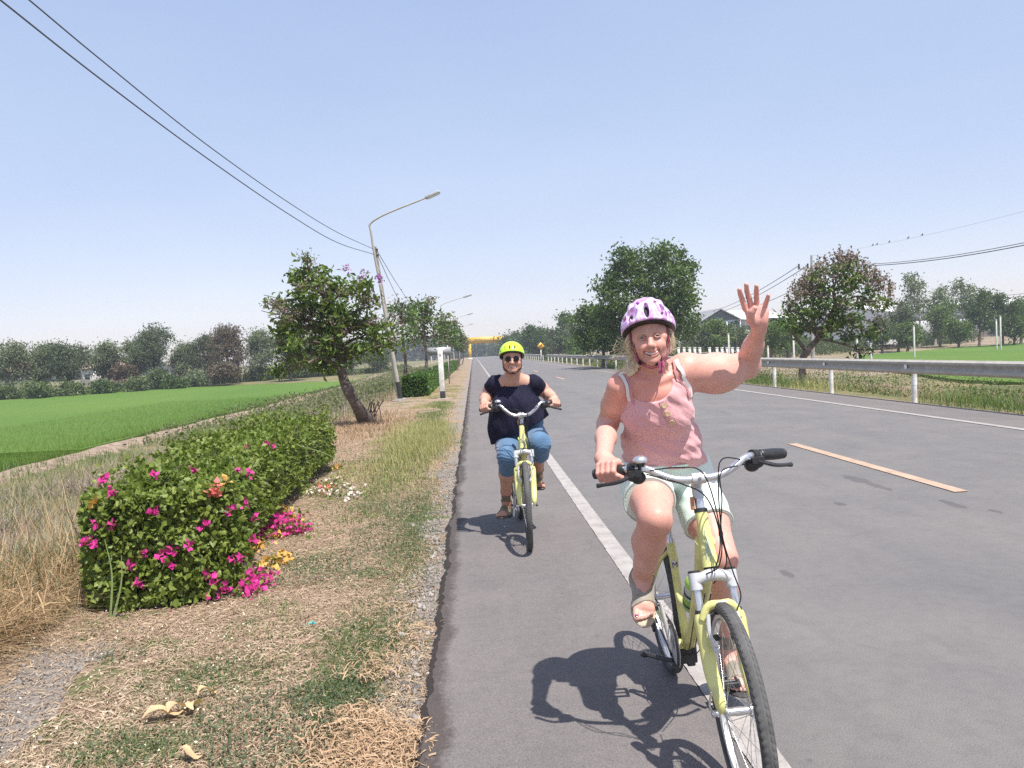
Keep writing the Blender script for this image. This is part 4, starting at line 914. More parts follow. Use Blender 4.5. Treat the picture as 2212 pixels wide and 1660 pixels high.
    fl = [(218, 1040, P_MAG, .02), (232, 1043, P_MAG, .015), (240, 1062, P_MAG, .022), (330, 1025, P_MAG, .016), (408, 1018, P_MAG, .013), (420, 1016, P_MAG, .013), (532, 963, P_MAG, .018), (545, 970, P_MAG, .013), (578, 960, P_MAG, .014), (593, 963, P_MAG, .012), (590, 985, P_MAG, .012), (518, 1016, P_MAG, .014), (536, 1024, P_MAG, .018), (538, 1044, P_MAG, .012), (455, 1060, P_RED, .022), (470, 1048, P_RED, .016), (465, 1068, P_RED, .016), (486, 1040, P_ORG, .014), (335, 1105, P_MAG, .016), (440, 1118, P_MAG, .016), (446, 1135, P_MAG, .02), (493, 1105, P_MAG, .018), (498, 1118, P_MAG, .012), (188, 1165, P_MAG, .03), (205, 1172, P_MAG, .02), (192, 1190, P_MAG, .018), (238, 1135, P_MAG, .012), (205, 1130, P_MAG, .012), (388, 1172, P_MAG, .02), (372, 1190, P_MAG, .022), (355, 1200, P_MAG, .02), (392, 1194, P_MAG, .02), (368, 1222, P_MAG, .025), (408, 1178, P_MAG, .02), (380, 1208, P_MAG, .02), (312, 1200, P_MAG, .013), (278, 1225, P_MAG, .012), (276, 1263, P_MAG, .018), (300, 1258, P_MAG, .014), (545, 1165, P_MAG, .018), (480, 1205, P_MAG, .02), (500, 1207, P_MAG, .02), (515, 1207, P_MAG, .018), (428, 1248, P_MAG, .02), (445, 1240, P_MAG, .02), (456, 1250, P_MAG, .018), (510, 1150, P_MAG, .02), (528, 1090, P_MAG, .015), (548, 1118, P_MAG, .016), (200, 1085, P_ORG, .012)]
    fieldpts = np.concatenate([p, f])
    fl = [q for k_, q in enumerate(fl) if not (q[2] is P_MAG and k_ % 3 == 1)]
    for u, v, mat, rad in fl:
        # put each cluster on the hedge's own outer face
        best = None
        d = ray(u, v); d = d / np.linalg.norm(d)
        rel = fieldpts - EYE; tt = rel @ d; off = np.linalg.norm(rel - tt[:, None] * d, axis=1); k = off < .04
        y_ = (tt[k] * d[1]).min() if k.any() else 5.3
        cluster(P(u, v, y_ - .01), int(4 + rad * 300), rad * .75, mat)
    # sprawling bracts at the foot, on the straw
    ground_fl = [(575, 1140, P_MAG, .085, 90), (600, 1135, P_MAG, .085, 110), (625, 1138, P_MAG, .06, 70), (645, 1140, P_MAG, .03, 25), (555, 1150, P_MAG, .06, 50), (590, 1105, P_MAG, .04, 40), (602, 1125, P_MAG, .05, 50), (618, 1108, P_ORG, .035, 26), (628, 1120, P_ORG, .035, 24), (598, 1152, P_ORG, .02, 12), (385, 1280, P_MAG, .05, 70), (410, 1272, P_MAG, .045, 50), (430, 1262, P_MAG, .03, 24), (478, 1268, P_MAG, .045, 60), (540, 1262, P_MAG, .03, 36), (562, 1245, P_MAG, .045, 60), (548, 1232, P_MAG, .03, 24), (540, 1185, P_ORG, .035, 24), (552, 1172, P_ORG, .03, 20), (528, 1195, P_ORG, .03, 20), (604, 1208, P_ORG, .045, 44), (690, 1050, P_WHT, .05, 26), (712, 1060, P_WHT, .05, 26), (745, 1062, P_WHT, .06, 40), (762, 1068, P_WHT, .06, 36), (725, 1035, P_WHT, .04, 20), (706, 1052, P_RED, .04, 30), (668, 1060, P_WHT, .04, 14), (728, 1005, P_ORG, .04, 14)]
    for u, v, mat, rad, n in ground_fl:
        rad *= 1.35; n = int(n * 1.4); c = G(u, v + 6, .0); c[2] = gz(c[0], c[1]) + .05; pts = c + rng.normal(size=(n, 3)) * rad * np.array([1, 1.2, .55]); pts[:, 2] = np.maximum(pts[:, 2], gz(pts[:, 0], pts[:, 1]) + .01)
        link('fallen_bracts', leaf_mesh('fallen_bracts', pts, .042, mat, aspect=.95, rng=rng, bend=.6), t)['kind'] = 'stuff'
        q = c + rng.normal(size=(40, 3)) * rad * np.array([1.6, 1.8, .6]) + [-.05, .05, 0]; q[:, 2] = np.maximum(q[:, 2], gz(q[:, 0], q[:, 1]) + .01)
        o = link('foliage', leaf_mesh('foliage', q, .045, L_BOUG, aspect=.7, rng=rng), t); o['kind'] = 'stuff'
    # long pale reed leaves growing through the front corner
    mb = MB()
    for u0, v0, u1, v1 in ((238, 1340, 226, 1165), (242, 1345, 262, 1200), (630, 960, 760, 1010), (690, 990, 695, 935)):
        a = P(u0, v0, 5.02 if v0 > 1200 else 9); b_ = P(u1, v1, 5.0 if v0 > 1200 else 8.8); mb.tube(bez([a, (a + b_) / 2 + [.03, 0, .03], b_], 8), np.linspace(.009, .002, len(bez([a, a, b_], 8))), 5, flat=((0, 1, 0), .2), cap=False)
    mb.build('reed_leaves', pm('reed_pale', (.24, .32, .12), .5), t)
    # -------- clipped green hedge further on
    t = thing('clipped_hedge', (-2.3, 31, -.05), 'low clipped green hedge running along the verge behind the white post', 'hedge')
    n = 30000; y = 30.4 + 75 * rng.uniform(0, 1, n) ** 1.8; w = .5; a = rng.uniform(0, PI, n); px = np.sign(np.cos(a)) * np.abs(np.cos(a)) ** .35; pz = np.abs(np.sin(a)) ** .35
    h = .82 + .05 * n2(y, y, .9, 3); x = -2.35 + w * px * (1 - .06 * rng.exponential(1, n)); z = -.05 + h * pz * (1 - .05 * rng.exponential(1, n)) * np.where(np.abs(px) > .9, rng.uniform(.05, 1, n), 1)
    e = rng.uniform(0, 1, n) < .05; y[e] = 30.4 + .05 * rng.normal(size=e.sum()); x[e] = -2.35 + rng.uniform(-w, w, e.sum()); z[e] = rng.uniform(0, .8, e.sum())
    o = link('foliage', leaf_mesh('foliage', np.stack([x, y, z], 1), .10, L_HEDGE2, nrmv=np.stack([px, 0 * px, pz], 1), aspect=.7, rng=rng), t); o['kind'] = 'stuff'
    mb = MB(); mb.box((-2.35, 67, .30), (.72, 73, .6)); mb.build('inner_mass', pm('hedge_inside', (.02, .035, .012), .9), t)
build_hedge()
# ================================================================== ROADSIDE THINGS
M_GALV = pm('galvanised_steel', (.44, .41, .35), .55, .0, col2=(.35, .325, .28), vs=5, bs=40, bstr=.1)
M_WHITE = pm('white_paint', (.74, .73, .70), .6, col2=(.55, .53, .49), vs=7, bs=30, bstr=.2)
M_BLACK = pm('black_paint', (.03, .03, .032), .6)
M_CONC = pm('concrete', (.42, .40, .37), .85, col2=(.28, .26, .24), vs=6, bs=35, bstr=.4)
M_WIRE = pm('wire_dark', (.07, .07, .075), .6)
M_YELLOW = pm('gate_yellow', (.80, .48, .05), .55, col2=(.62, .36, .04), vs=3)
M_GREYB = pm('sign_back_grey', (.42, .43, .44), .5, .3)
def zg(x, y): return float(gz(np.array([x]), np.array([y]))[0])
def guardrail():
    # profile of the W beam (offset towards the road, height)
    prof = [(-.02, .93), (-.035, .915), (-.085, .885), (-.085, .845), (-.02, .80), (-.01, .775), (-.02, .75), (-.085, .705), (-.085, .665), (-.035, .635), (-.02, .62)]
    X0 = 9.66
    def span(y0, y1, name):
        mb = MB(); n = 2; V = []
        for y in (y0, y1): V += [[X0 + a, y, h] for a, h in prof]
        k = len(prof); V += [[X0 + a + .012, y, h] for y in (y0, y1) for a, h in prof]
        i = np.arange(k - 1); F = np.stack([i, i + 1, i + 1 + k, i + k], 1); F2 = np.stack([i + 2 * k, i + 3 * k, i + 1 + 3 * k, i + 1 + 2 * k], 1)
        mb.add(V, F, F2); mb.add(np.array(V), np.array([[0, k, 3 * k, 2 * k], [k - 1, 3 * k - 1, 4 * k - 1, 2 * k - 1]]))
        return mb.build(name, M_GALV, smooth=True)
    for gi, (ya, yb, lab) in enumerate([(4.7, 100.7, 'long steel guardrail on white posts along the right road edge'), (108, 176, 'far stretch of steel guardrail beyond the gap by the arrow sign')]):
        t = thing('guardrail', (X0, ya, -.05), lab, 'guardrail')
        y = ya; proto = None
        while y < yb:
            o = span(y, min(y + 4.0, yb) - .004, 'rail'); o.parent = t; o.matrix_parent_inverse = Matrix.Translation(-t.location)
            y += 4.0
        y = ya; pm_ = bm_ = rm_ = None
        while y <= yb + .1:
            if pm_ is None:
                mb = MB(); mb.lathe((0, 0, -.6), (0, 0, 1), [(0, .057), (1.35, .057), (1.352, .05)], 14); pm_ = mb.build('post', M_WHITE, t); po = pm_
                mb = MB(); mb.box((0, 0, 0), (.09, .16, .14)); bm_ = mb.build('block', M_GALV, t)
                mb = MB(); mb.lathe((0, 0, 0), (-1, 0, 0), [(0, .060), (.012, .060), (.02, .045), (.022, 0.001)], 14); rm_ = mb.build('round_reflector', pm('reflector_white', (.8, .8, .78), .3), t)
                mb = MB(); mb.lathe((0, 0, 0), (0, 0, 1), [(0, .0595), (.14, .0595)], 14); wm_ = mb.build('reflective_band', pm('band_white', (.85, .85, .85), .35), t)
                a, b, c, w = pm_, bm_, rm_, wm_
            else:
                a, b, c, w = pm_.copy(), bm_.copy(), rm_.copy(), wm_.copy()
                for q in (a, b, c, w): COL.objects.link(q)
            px = X0 + .135
            a.location = (px, y, .0); b.location = (X0 + .04, y, .775); c.location = (X0 - .050, y, .775); w.location = (px, y, .36)
            y += 4.0
    return
guardrail()
def wire(name, pts, r, label, cat='cable', group=None, n=40):
    pts = [np.asarray(p, float) for p in pts]; out = []
    for a, b, sag in pts_pairs(pts): out.append((a, b, sag))
def cable(name, a, b, sag, r, label, group=None):
    t = np.linspace(0, 1, 48)[:, None]; p = np.asarray(a) * (1 - t) + np.asarray(b) * t; p[:, 2] -= (4 * sag * t * (1 - t))[:, 0]
    mb = MB(); mb.tube(p, r, 5); o = mb.build(name, M_WIRE); tag(o, label, 'cable', group); return o
def lamp(base, bend, tip, r, label, steel, scale=1.0):
    t = thing('street_lamp', base, label, 'street lamp', 'street lamps on the left verge')
    base = np.asarray(base, float); bend = np.asarray(bend); tip = np.asarray(tip)
    mid = base + (bend - base) * .5
    mb = MB(); mb.tube([base, base + (bend - base) * .11], r * 1.06, 12); mb.build('black_foot', M_BLACK, t)
    mb = MB(); mb.tube([base + (bend - base) * .108, mid, base + (bend - base) * .62], [r, r * .8, r * .66], 12); mb.build('lower_pole', steel, t)
    mb = MB(); k = bend + (tip - bend) * np.array([.0, .0, 0]); pth = bez([base + (bend - base) * .6, base + (bend - base) * .93, bend + (tip - bend) * .10 + [0, 0, .05], tip], 20)
    mb.tube(pth, np.linspace(r * .6, r * .38, len(pth)), 10); mb.build('upper_pole_and_arm', M_GALV, t)
    d = nrm(tip - (bend + (tip - bend) * .3)); s = nrm(np.cross(d, [0, 0, 1])); u = np.cross(s, d); R = np.stack([d, s, u], 1)
    mb = MB(); mb.box(tip + d * .22 * scale, (.55 * scale, .24 * scale, .09 * scale), R); h = mb.build('lamp_head', pm('lamp_head_grey', (.5, .5, .5), .4, .3), t, smooth=False, bevel=.02)
    mb = MB(); mb.box(tip + d * .24 * scale - u * .055 * scale, (.40 * scale, .18 * scale, .03 * scale), R); mb.build('lens', pm('lamp_lens', (.8, .82, .82), .15), h)
    mb = MB(); mb.box(base + [0, 0, .03], (.4, .4, .1)); mb.build('footing', M_CONC, t)
    return t
def poles():
    y = 27.7
    b = G(866, 866, -.05)
    lamp(b, P(798, 484, y), P(922, 427, y - .3), .075, 'tall leaning street lamp with power lines beside the flowering tree', M_GALV)
    # the power line's own slim pole strapped to it
    t = thing('utility_pole', b + [-.25, .3, 0], 'concrete power pole strapped to the tall street lamp', 'utility pole')
    b2 = G(862, 864, -.05) + [0, .3, 0]; top = P(809, 533, y + .3)
    mb = MB(); mb.tube([b2, top], [.095, .065], 8); mb.build('shaft', M_CONC, t)
    for u, v in ((811, 541), (813, 553)):
        mb = MB(); mb.lathe(P(u + 3, v, y + .15), (0, 0, 1), [(-.06, .02), (-.05, .045), (-.01, .03), (.01, .045), (.05, .045), (.06, .02)], 10); mb.build('insulator', pm('insulator_brown', (.07, .045, .035), .3), t)
    # two lines to the left, coming overhead towards the viewer
    e1 = P(-420, -470, 6.3); e2 = P(-260, -400, 5.9)
    for name_, l_, rr_ in (('lower', [(808, 550), (728, 524), (622, 462), (444, 340), (222, 175), (0, 0), (-170, -135)], .0105), ('upper', [(806, 538), (728, 502), (622, 437), (444, 311), (222, 133), (60, -2), (-120, -150)], .0095)):
        # both hang in one upright plane between this pole and the next one behind the viewer
        q = P(l_[0][0], l_[0][1], y + .15); bsl = .074; a0_ = q[0] - bsl * q[1]; pts_ = []
        for u_, v_ in l_:
            d_ = ray(u_, v_); yy_ = a0_ / (d_[0] / d_[1] - bsl); pts_.append(P(u_, v_, yy_))
        mb = MB(); mb.tube(bez(pts_, 60), rr_, 5); tag(mb.build('power_line', M_WIRE), name_ + ' power line running from the lamp post to the top left corner', 'cable', 'overhead power lines')
    cable('power_line', P(813, 545, y + .15), P(905, 700, 76), .75, .012, 'left one of the lines dropping right behind the lamp post', 'overhead power lines')
    cable('power_line', P(814, 541, y + .15), P(925, 690, 76), .55, .012, 'right one of the lines dropping right behind the lamp post', 'overhead power lines')
    for (u, v, yy, lab) in ((1003, 642, 76, 'second street lamp whose pale head shows above the verge trees'), (1011, 680, 113, 'third street lamp just above the far verge trees'), (1015, 702, 160, 'farthest small street lamp above the road edge')):
        bb = np.array([-2.8, yy, -.05]); tip = P(u, v, yy); bd = np.array([-2.95, yy, tip[2] - .75]); lamp(bb, bd, tip, .075, lab, M_GALV, 1.6)
    # kilometre post
    b = G(957, 862, -.04); t = thing('marker_post', b, 'white square marker post with black foot on the verge', 'post')
    top = P(950, 751, b[1]); ax = top - b; ax = ax / np.linalg.norm(ax); s = nrm([1, 0, -ax[0]]); f = np.cross(ax, s); R = np.stack([s, f, ax], 1); L = np.linalg.norm(top - b)
    mb = MB(); mb.box(b + ax * .13, (.19, .19, .30), R); mb.build('black_foot', M_BLACK, t, smooth=False, bevel=.01)
    mb = MB(); mb.box(b + ax * (.28 + L) / 2, (.185, .185, L - .28), R); mb.build('white_shaft', M_WHITE, t, smooth=False, bevel=.012)
    mb = MB(); mb.box(b + [0, 0, .0], (.42, .3, .05)); mb.build('footing', M_CONC, t, smooth=False)
    mb = MB(); mb.box(b + ax * (L - .25) - f * .096, (.05, .004, .12), R); mb.build('faded_mark', pm('faded_mark', (.5, .45, .6), .6), t, smooth=False)
    # back of a road sign behind it
    yy = 42; c = P(949, 759, yy); t = thing('road_sign', (c[0], yy, -.1), 'grey back of a wide road sign on two legs behind the white post', 'sign')
    w = 50 / FPX * yy
    mb = MB(); mb.box(c, (w, .03, 16 / FPX * yy)); mb.build('panel', M_GREYB, t, smooth=False)
    for k in (-1, 1):
        mb = MB(); mb.box((c[0] + k * w * .36, yy + .04, c[2] / 2 + .1), (.06, .06, c[2] + .4)); mb.build('leg', M_GALV, t, smooth=False)
        mb = MB(); mb.box((c[0], yy + .03, c[2] + k * .09), (w * .96, .03, .03)); mb.build('stiffener', M_GALV, t, smooth=False)
    # yellow gate spanning the road
    yy = 190; L0 = P(1011, 738, yy); L1 = P(1089, 734, yy); t = thing('gate_arch', (L0[0], yy, 0), 'yellow gateway arch spanning the road in the distance', 'arch')
    zt = (L0[2] + L1[2]) / 2 + .9; zb = zt - 1.55; ty = M_YELLOW
    mb = MB(); mb.box(((L0[0] + L1[0]) / 2, yy, (zt + zb) / 2), (L1[0] - L0[0], .9, zt - zb)); mb.build('beam', ty, t, smooth=False)
    for x in (L0[0] + .35, L1[0] - .35):
        mb = MB(); mb.box((x, yy, zb / 2 - .02), (.75, .85, zb + .02)); mb.build('pillar', ty, t, smooth=False)
        mb = MB(); mb.box((x, yy, .2), (1.1, 1.2, .5)); mb.build('plinth', M_WHITE, t, smooth=False)
    mb = MB(); mb.box(((L0[0] + L1[0]) / 2 - .2, yy - .47, (zt + zb) / 2 + .1), (5.6, .03, .95)); pn = mb.build('name_panel', pm('panel_amber', (.85, .52, .09), .5), t, smooth=False)
    # its lettering is two rows of small brown characters, too far to read
    ink = pm('letter_brown', (.16, .06, .03), .6); r = np.random.default_rng(3)
    for row, (z0, hh, nn, ww) in enumerate(((.32, .30, 22, .22), (-.12, .20, 18, .15))):
        mb = MB()
        for i in range(nn):
            x = (L0[0] + L1[0]) / 2 - .2 + (i - nn / 2) * ww; z = (zt + zb) / 2 + z0
            mb.box((x, yy - .49, z), (ww * .62, .02, hh * .16)); mb.box((x - ww * .25, yy - .49, z - hh * .2), (ww * .16, .02, hh * .7))
            if r.uniform() < .7: mb.box((x + ww * .25, yy - .49, z - hh * .2), (ww * .16, .02, hh * .7))
        o = mb.build('lettering', ink, pn, smooth=False); o['kind'] = 'stuff'
    # yellow diamond with a bent arrow
    yy = 104; c = P(1168, 748, yy); t = thing('warning_sign', (c[0], yy, 0), 'yellow diamond sign with a black right-bending arrow', 'sign')
    h = 8.2 / FPX * yy
    mb = MB(); mb.add([[c[0] - h, yy, c[2]], [c[0], yy, c[2] - h], [c[0] + h, yy, c[2]], [c[0], yy, c[2] + h], [c[0] - h, yy + .03, c[2]], [c[0], yy + .03, c[2] - h], [c[0] + h, yy + .03, c[2]], [c[0], yy + .03, c[2] + h]], [[0, 1, 2, 3], [7, 6, 5, 4], [0, 4, 5, 1], [1, 5, 6, 2], [2, 6, 7, 3], [3, 7, 4, 0]])
    dm = mb.build('panel', pm('sign_yellow', (.85, .45, .03), .5), t, smooth=False)
    mb = MB(); p = bez([c + [-.12, -.02, -.28], c + [-.10, -.02, -.02], c + [.10, -.02, .12]], 8); mb.tube(p, .055, 6, flat=((0, 1, 0), .1)); q = c + [.10, -.02, .12]
    mb.add([q + [-.12, 0, .10], q + [.10, 0, -.12], q + [.14, 0, .15]], [[0, 1, 2]]); mb.build('arrow', M_BLACK, dm, smooth=False)
    mb = MB(); mb.box((c[0], yy + .06, c[2] / 2 - .15), (.13, .06, c[2] + .2)); mb.build('post', M_WHITE, t, smooth=False)
    # power line on the right
    yy = 62; pb = P(1756, 790, yy); pb[2] = -.8; t = thing('utility_pole', pb, 'thin power pole with a cross-arm behind the pod tree', 'utility pole')
    tp = P(1753, 552, yy); mb = MB(); mb.tube([pb, tp], [.17, .09], 8); mb.build('shaft', M_CONC, t)
    mb = MB(); a, b_ = P(1724, 583, yy), P(1790, 577, yy); mb.box((a + b_) / 2, (np.linalg.norm(b_ - a), .10, .10)); mb.build('crossarm', M_CONC, t, smooth=False)
    for u in (1726, 1745, 1770, 1788):
        mb = MB(); mb.lathe(P(u, 580 - (u - 1756) * .04, yy), (0, 0, 1), [(0, .05), (.1, .1), (.2, .06), (.35, .09), (.42, .03)], 8); mb.build('insulator', pm('insulator_dark', (.05, .035, .03), .3), t)
    labs = ['top', 'middle', 'lowest']
    for k, (u, v, u2, v2) in enumerate(((1726, 574, 1500, 676), (1745, 574, 1500, 684), (1788, 590, 1500, 692))):
        cable('power_line', P(u, v, yy), P(u2, v2, 170), 1.2, .03, labs[k] + ' of the three lines rising towards the pole from behind the waving hand', 'power lines right of the road')
    for k, (v, dv, lb) in enumerate(((521, 568, 'upper'), (527, 569, 'lower'))):
        cable('power_line', P(1788, 572 + k * 3, yy), P(2330, v - 22, 36), .5, .02 + .006 * k, lb + ' thick line running from the pod tree to the right frame edge', 'power lines right of the road')
    cable('power_line', P(1753, 553, yy), P(2330, 425, 36), .3, .005, 'thin topmost line with small birds sitting on it', 'power lines right of the road')
    for k, (lb, dz) in enumerate((('upper', 0), ('lower', -.35))):
        cable('power_line', P(2060, 645 + k * 4, 118), P(2300, 622 + k * 7, 100), .3, .03, lb + ' faint far line over the dark trees at the right edge', 'power lines right of the road')
    a0, a1 = P(1753, 553, yy), P(2330, 425, 36)
    for k, (tt, lb) in enumerate(((.335, 'leftmost bird on the thin wire over the pod tree'), (.355, 'second bird from the left on the thin wire'), (.41, 'middle bird on the thin wire'), (.49, 'fourth bird along the thin wire'), (.545, 'rightmost bird on the thin wire'))):
        # the wire's own perspective: parameter along the segment
        c = a0 * (1 - tt) + a1 * tt; c[2] += -.3 * 4 * tt * (1 - tt) + .07
        mb = MB(); mb.ell(c, (.04, .07, .045), n=10, m=7); mb.ell(c + [0, -.08, .05], .035, n=8, m=6); mb.tube([c + [0, .05, 0], c + [0, .18, -.03]], [.03, .012], 5, flat=((0, 0, 1), .4)); o = mb.build('bird', M_BLACK); tag(o, lb, 'bird', 'birds on the thin wire')
poles()
def far_buildings():
    wm = pm('factory_wall', (.62, .63, .62), .6, col2=(.5, .51, .51), vs=.3); rm = pm('factory_roof', (.75, .75, .73), .5, col2=(.6, .6, .58), vs=.4); dk = pm('shed_dark', (.09, .12, .14), .6); win = pm('dark_opening', (.06, .07, .08), .4)
    def long_shed(name, label, u0, u1, vt, ve, yy, dep=40, vents=True):
        a, b = P(u0, ve, yy), P(u1, ve, yy); r = P((u0 + u1) / 2, vt, yy); x0, x1 = a[0], b[0]; ez = (a[2] + b[2]) / 2; rz = max(r[2] + .8, ez + 2); g = -.7
        t = thing(name, (x0, yy, g), label, 'building', None)
        nb = max(3, int((x1 - x0) / 9)); 
        for i in range(nb):
            p, q = x0 + (x1 - x0) * i / nb, x0 + (x1 - x0) * (i + 1) / nb
            mb = MB(); mb.box(((p + q) / 2, yy, (ez + g) / 2), (q - p - .12, .4, ez - g)); w = mb.build('wall_panel', wm, t, smooth=False)
            mb = MB(); mb.box(((p + q) / 2, yy - .23, ez - 1.4), ((q - p) * .7, .05, .7)); mb.build('window', win, w, smooth=False)
        for x in (x0, x1):
            mb = MB(); V = [[x - .2, yy, g], [x - .2, yy + dep, g], [x - .2, yy + dep, ez], [x - .2, yy + dep / 2, rz], [x - .2, yy, ez]]; V2 = [[c[0] + .4, c[1], c[2]] for c in V]
            mb.add(V + V2, [[0, 1, 2, 3, 4]]); mb.add(V + V2, [[9, 8, 7, 6, 5]]); mb.add(V + V2, [[0, 5, 6, 1]]); mb.build('end_wall', wm, t, smooth=False)
        for s in (0, 1):
            e = yy - .8 if s == 0 else yy + dep + .8; mb = MB(); nrib = int((x1 - x0) / 1.2)
            xs = np.linspace(x0 - .6, x1 + .6, nrib * 2 + 1); zz = np.where(np.arange(len(xs)) % 2, .10, 0)
            V = np.concatenate([np.stack([xs, np.full(len(xs), e), ez + .1 + zz], 1), np.stack([xs, np.full(len(xs), yy + dep / 2), rz + .1 + zz], 1)]); i = np.arange(len(xs) - 1); mb.add(V, np.stack([i, i + 1, i + 1 + len(xs), i + len(xs)], 1)); mb.build('roof', rm, t, smooth=False)
        if vents:
            for i in range(nb):
                mb = MB(); x = x0 + (x1 - x0) * (i + .5) / nb; mb.lathe((x, yy + dep * .25, (ez + rz) / 2 + .1), (0, 0, 1), [(0, .35), (.5, .35), (.55, .55), (.9, .55), (1.1, .1)], 10); mb.build('roof_vent', rm, t)
        return t
    long_shed('warehouse', 'long pale factory hall seen behind the waving hand', 1598, 1700, 672, 690, 150, 30, False)
    long_shed('warehouse', 'long pale factory hall with roof vents right of the pod tree', 1950, 2330, 648, 668, 165, 50)
    # open gabled shed in dark sheet
    yy = 128; a, b, c = P(1512, 695, yy), P(1600, 688, yy), P(1545, 676, yy); g = -.7
    t = thing('gabled_shed', (a[0], yy, g), 'dark open gabled shed left of the waving hand', 'building')
    mb = MB(); V = [[a[0], yy, a[2]], [b[0], yy, a[2]], [(a[0] + b[0]) / 2, yy, c[2] + .6]]; V = V + [[p[0], p[1] + 14, p[2]] for p in V]
    mb.add(V, [[0, 1, 2], [5, 4, 3]]); mb.build('gable', dk, t, smooth=False)
    for i, (p, q) in enumerate(((0, 2), (2, 1))):
        mb = MB(); A, B = np.array(V[p]) + [0, -.5, .12], np.array(V[q]) + [0, -.5, .12]; mb.add([A, B, B + [0, 15, 0], A + [0, 15, 0], A - [0, 0, .2], B - [0, 0, .2]], [[0, 1, 2, 3], [4, 5, 1, 0]]); mb.build('roof', pm('shed_roof', (.25, .26, .27), .5), t, smooth=False)
    for x in np.linspace(a[0] + .1, b[0] - .1, 4):
        mb = MB(); mb.box((x, yy + .1, (a[2] + g) / 2), (.22, .22, a[2] - g)); mb.build('column', M_GREYB, t, smooth=False)
    mb = MB(); mb.box((b[0] - .12, yy + 7, (a[2] + g) / 2), (.15, 13.6, a[2] - g)); mb.build('side_wall', pm('shed_blue', (.10, .19, .27), .6), t, smooth=False)
    # small houses glimpsed through the left tree line
    for u, w, col, lab in ((205, 26, (.72, .70, .66), 'pale building glimpsed through the gap in the far tree line'), (270, 26, (.60, .42, .36), 'low house with reddish roof behind the far trees'), (388, 20, (.5, .40, .36), 'small house behind the white trunks of the far trees')):
        yy = 125; c = P(u, 800, yy); ww = w / FPX * yy; g = -.6; hz = 2.2; t = thing('house', (c[0], yy, g), lab, 'house')
        wmat = pm('house_wall', col, .7)
        mb = MB(); mb.box((c[0], yy, (g + hz) / 2), (ww, 5, hz - g)); wl = mb.build('wall', wmat, t, smooth=False)
        mb = MB(); V = []
        for dy in (-3, 3): V += [[c[0] - ww * .56, yy + dy, hz], [c[0] + ww * .56, yy + dy, hz]]
        V += [[c[0] - ww * .56, yy, hz + 1.0], [c[0] + ww * .56, yy, hz + 1.0]]; mb.add(V, [[0, 1, 5, 4], [3, 2, 4, 5]]); mb.add(V, [[2, 0, 4], [1, 3, 5]]); mb.build('roof', pm('house_roof', (.42, .27, .22), .7), t, smooth=False)
        mb = MB(); mb.box((c[0], yy - 2.52, .9), (.8, .05, .8)); mb.build('window', win, wl, smooth=False)
far_buildings()
def posts():
    # low white concrete fence near the shed, read between her shoulder and the forearm
    t = thing('concrete_fence', P(1500, 765, 74), 'low fence of short white posts behind the raised arm', 'fence')
    mb = MB(); us = [1478, 1490, 1501, 1512, 1533, 1549, 1560, 1571, 1582]
    first = None
    for u in [1466] + us + [1594, 1607]:
        yy = 74; b = P(u, 766, yy); tp = P(u, 752, yy); c = b.copy(); zb = -.75
        if first is None:
            mb = MB(); mb.box((0, 0, 0), (.22, .18, 1.0)); mb.box((0, 0, .52), (.27, .23, .08)); first = mb.build('post', M_WHITE, t, smooth=False); o = first
        else: o = first.copy(); COL.objects.link(o)
        o.location = (b[0], yy, tp[2] - .5); o.scale = (1, 1, 1)
    zt = P(1530, 758, 74)
    a, b = P(1466, 758, 74), P(1607, 758, 74)
    for dz in (-.2, -.75):
        mb = MB(); mb.box(((a[0] + b[0]) / 2, 74.05, zt[2] + dz), (b[0] - a[0], .06, .09)); mb.build('rail', M_CONC, t, smooth=False)
    mb = MB(); mb.box(((a[0] + b[0]) / 2, 74.1, zt[2] - 1.5), (b[0] - a[0], .12, 1.3)); mb.build('plinth_wall', M_CONC, t, smooth=False)
    # slim white posts round the right-hand field
    lst = [(1575, 722, 766, 66, 'slim white post left of the raised forearm'), (1716, 728, 800, 60, 'slim white post behind the pod tree trunk'), (1852, 724, 768, 60, 'white field post below the pod tree crown'), (1882, 744, 772, 58, 'short white field post near the field corner'), (1975, 706, 752, 66, 'white field post standing alone mid-way along the field'), (2153, 692, 742, 78, 'left one of the two tall white posts at the far right'), (2162, 684, 746, 76, 'right one of the two tall white posts at the far right'), (1412, 742, 764, 90, 'thin white post behind her left cheek'), (1426, 744, 764, 90, 'thin white post behind her hair'), (1660, 750, 790, 62, 'thin grey post right of the raised forearm')]
    lst = lst[:7] + lst[9:]
    for u, v0, v1, yy, lab in lst:
        tp = P(u, v0, yy); b = P(u, v1, yy); z0 = min(b[2], zg(b[0], yy)) - .1; t = thing('field_post', (b[0], yy, z0), lab, 'post', 'slim white posts round the right-hand field')
        mb = MB(); mb.box((b[0], yy, (z0 + tp[2]) / 2), (.12, .12, tp[2] - z0)); mb.build('shaft', M_WHITE, t, smooth=False, bevel=.01)
        mb = MB(); mb.lathe((b[0], yy, tp[2]), (0, 0, 1), [(0, .09), (.05, .09), (.1, .02)], 8); mb.build('cap', M_CONC, t)
    # pale stones heaped behind the rail, left of her hair
    for k, (u, v) in enumerate(((1318, 767), (1338, 768), (1352, 770))): pass
posts()
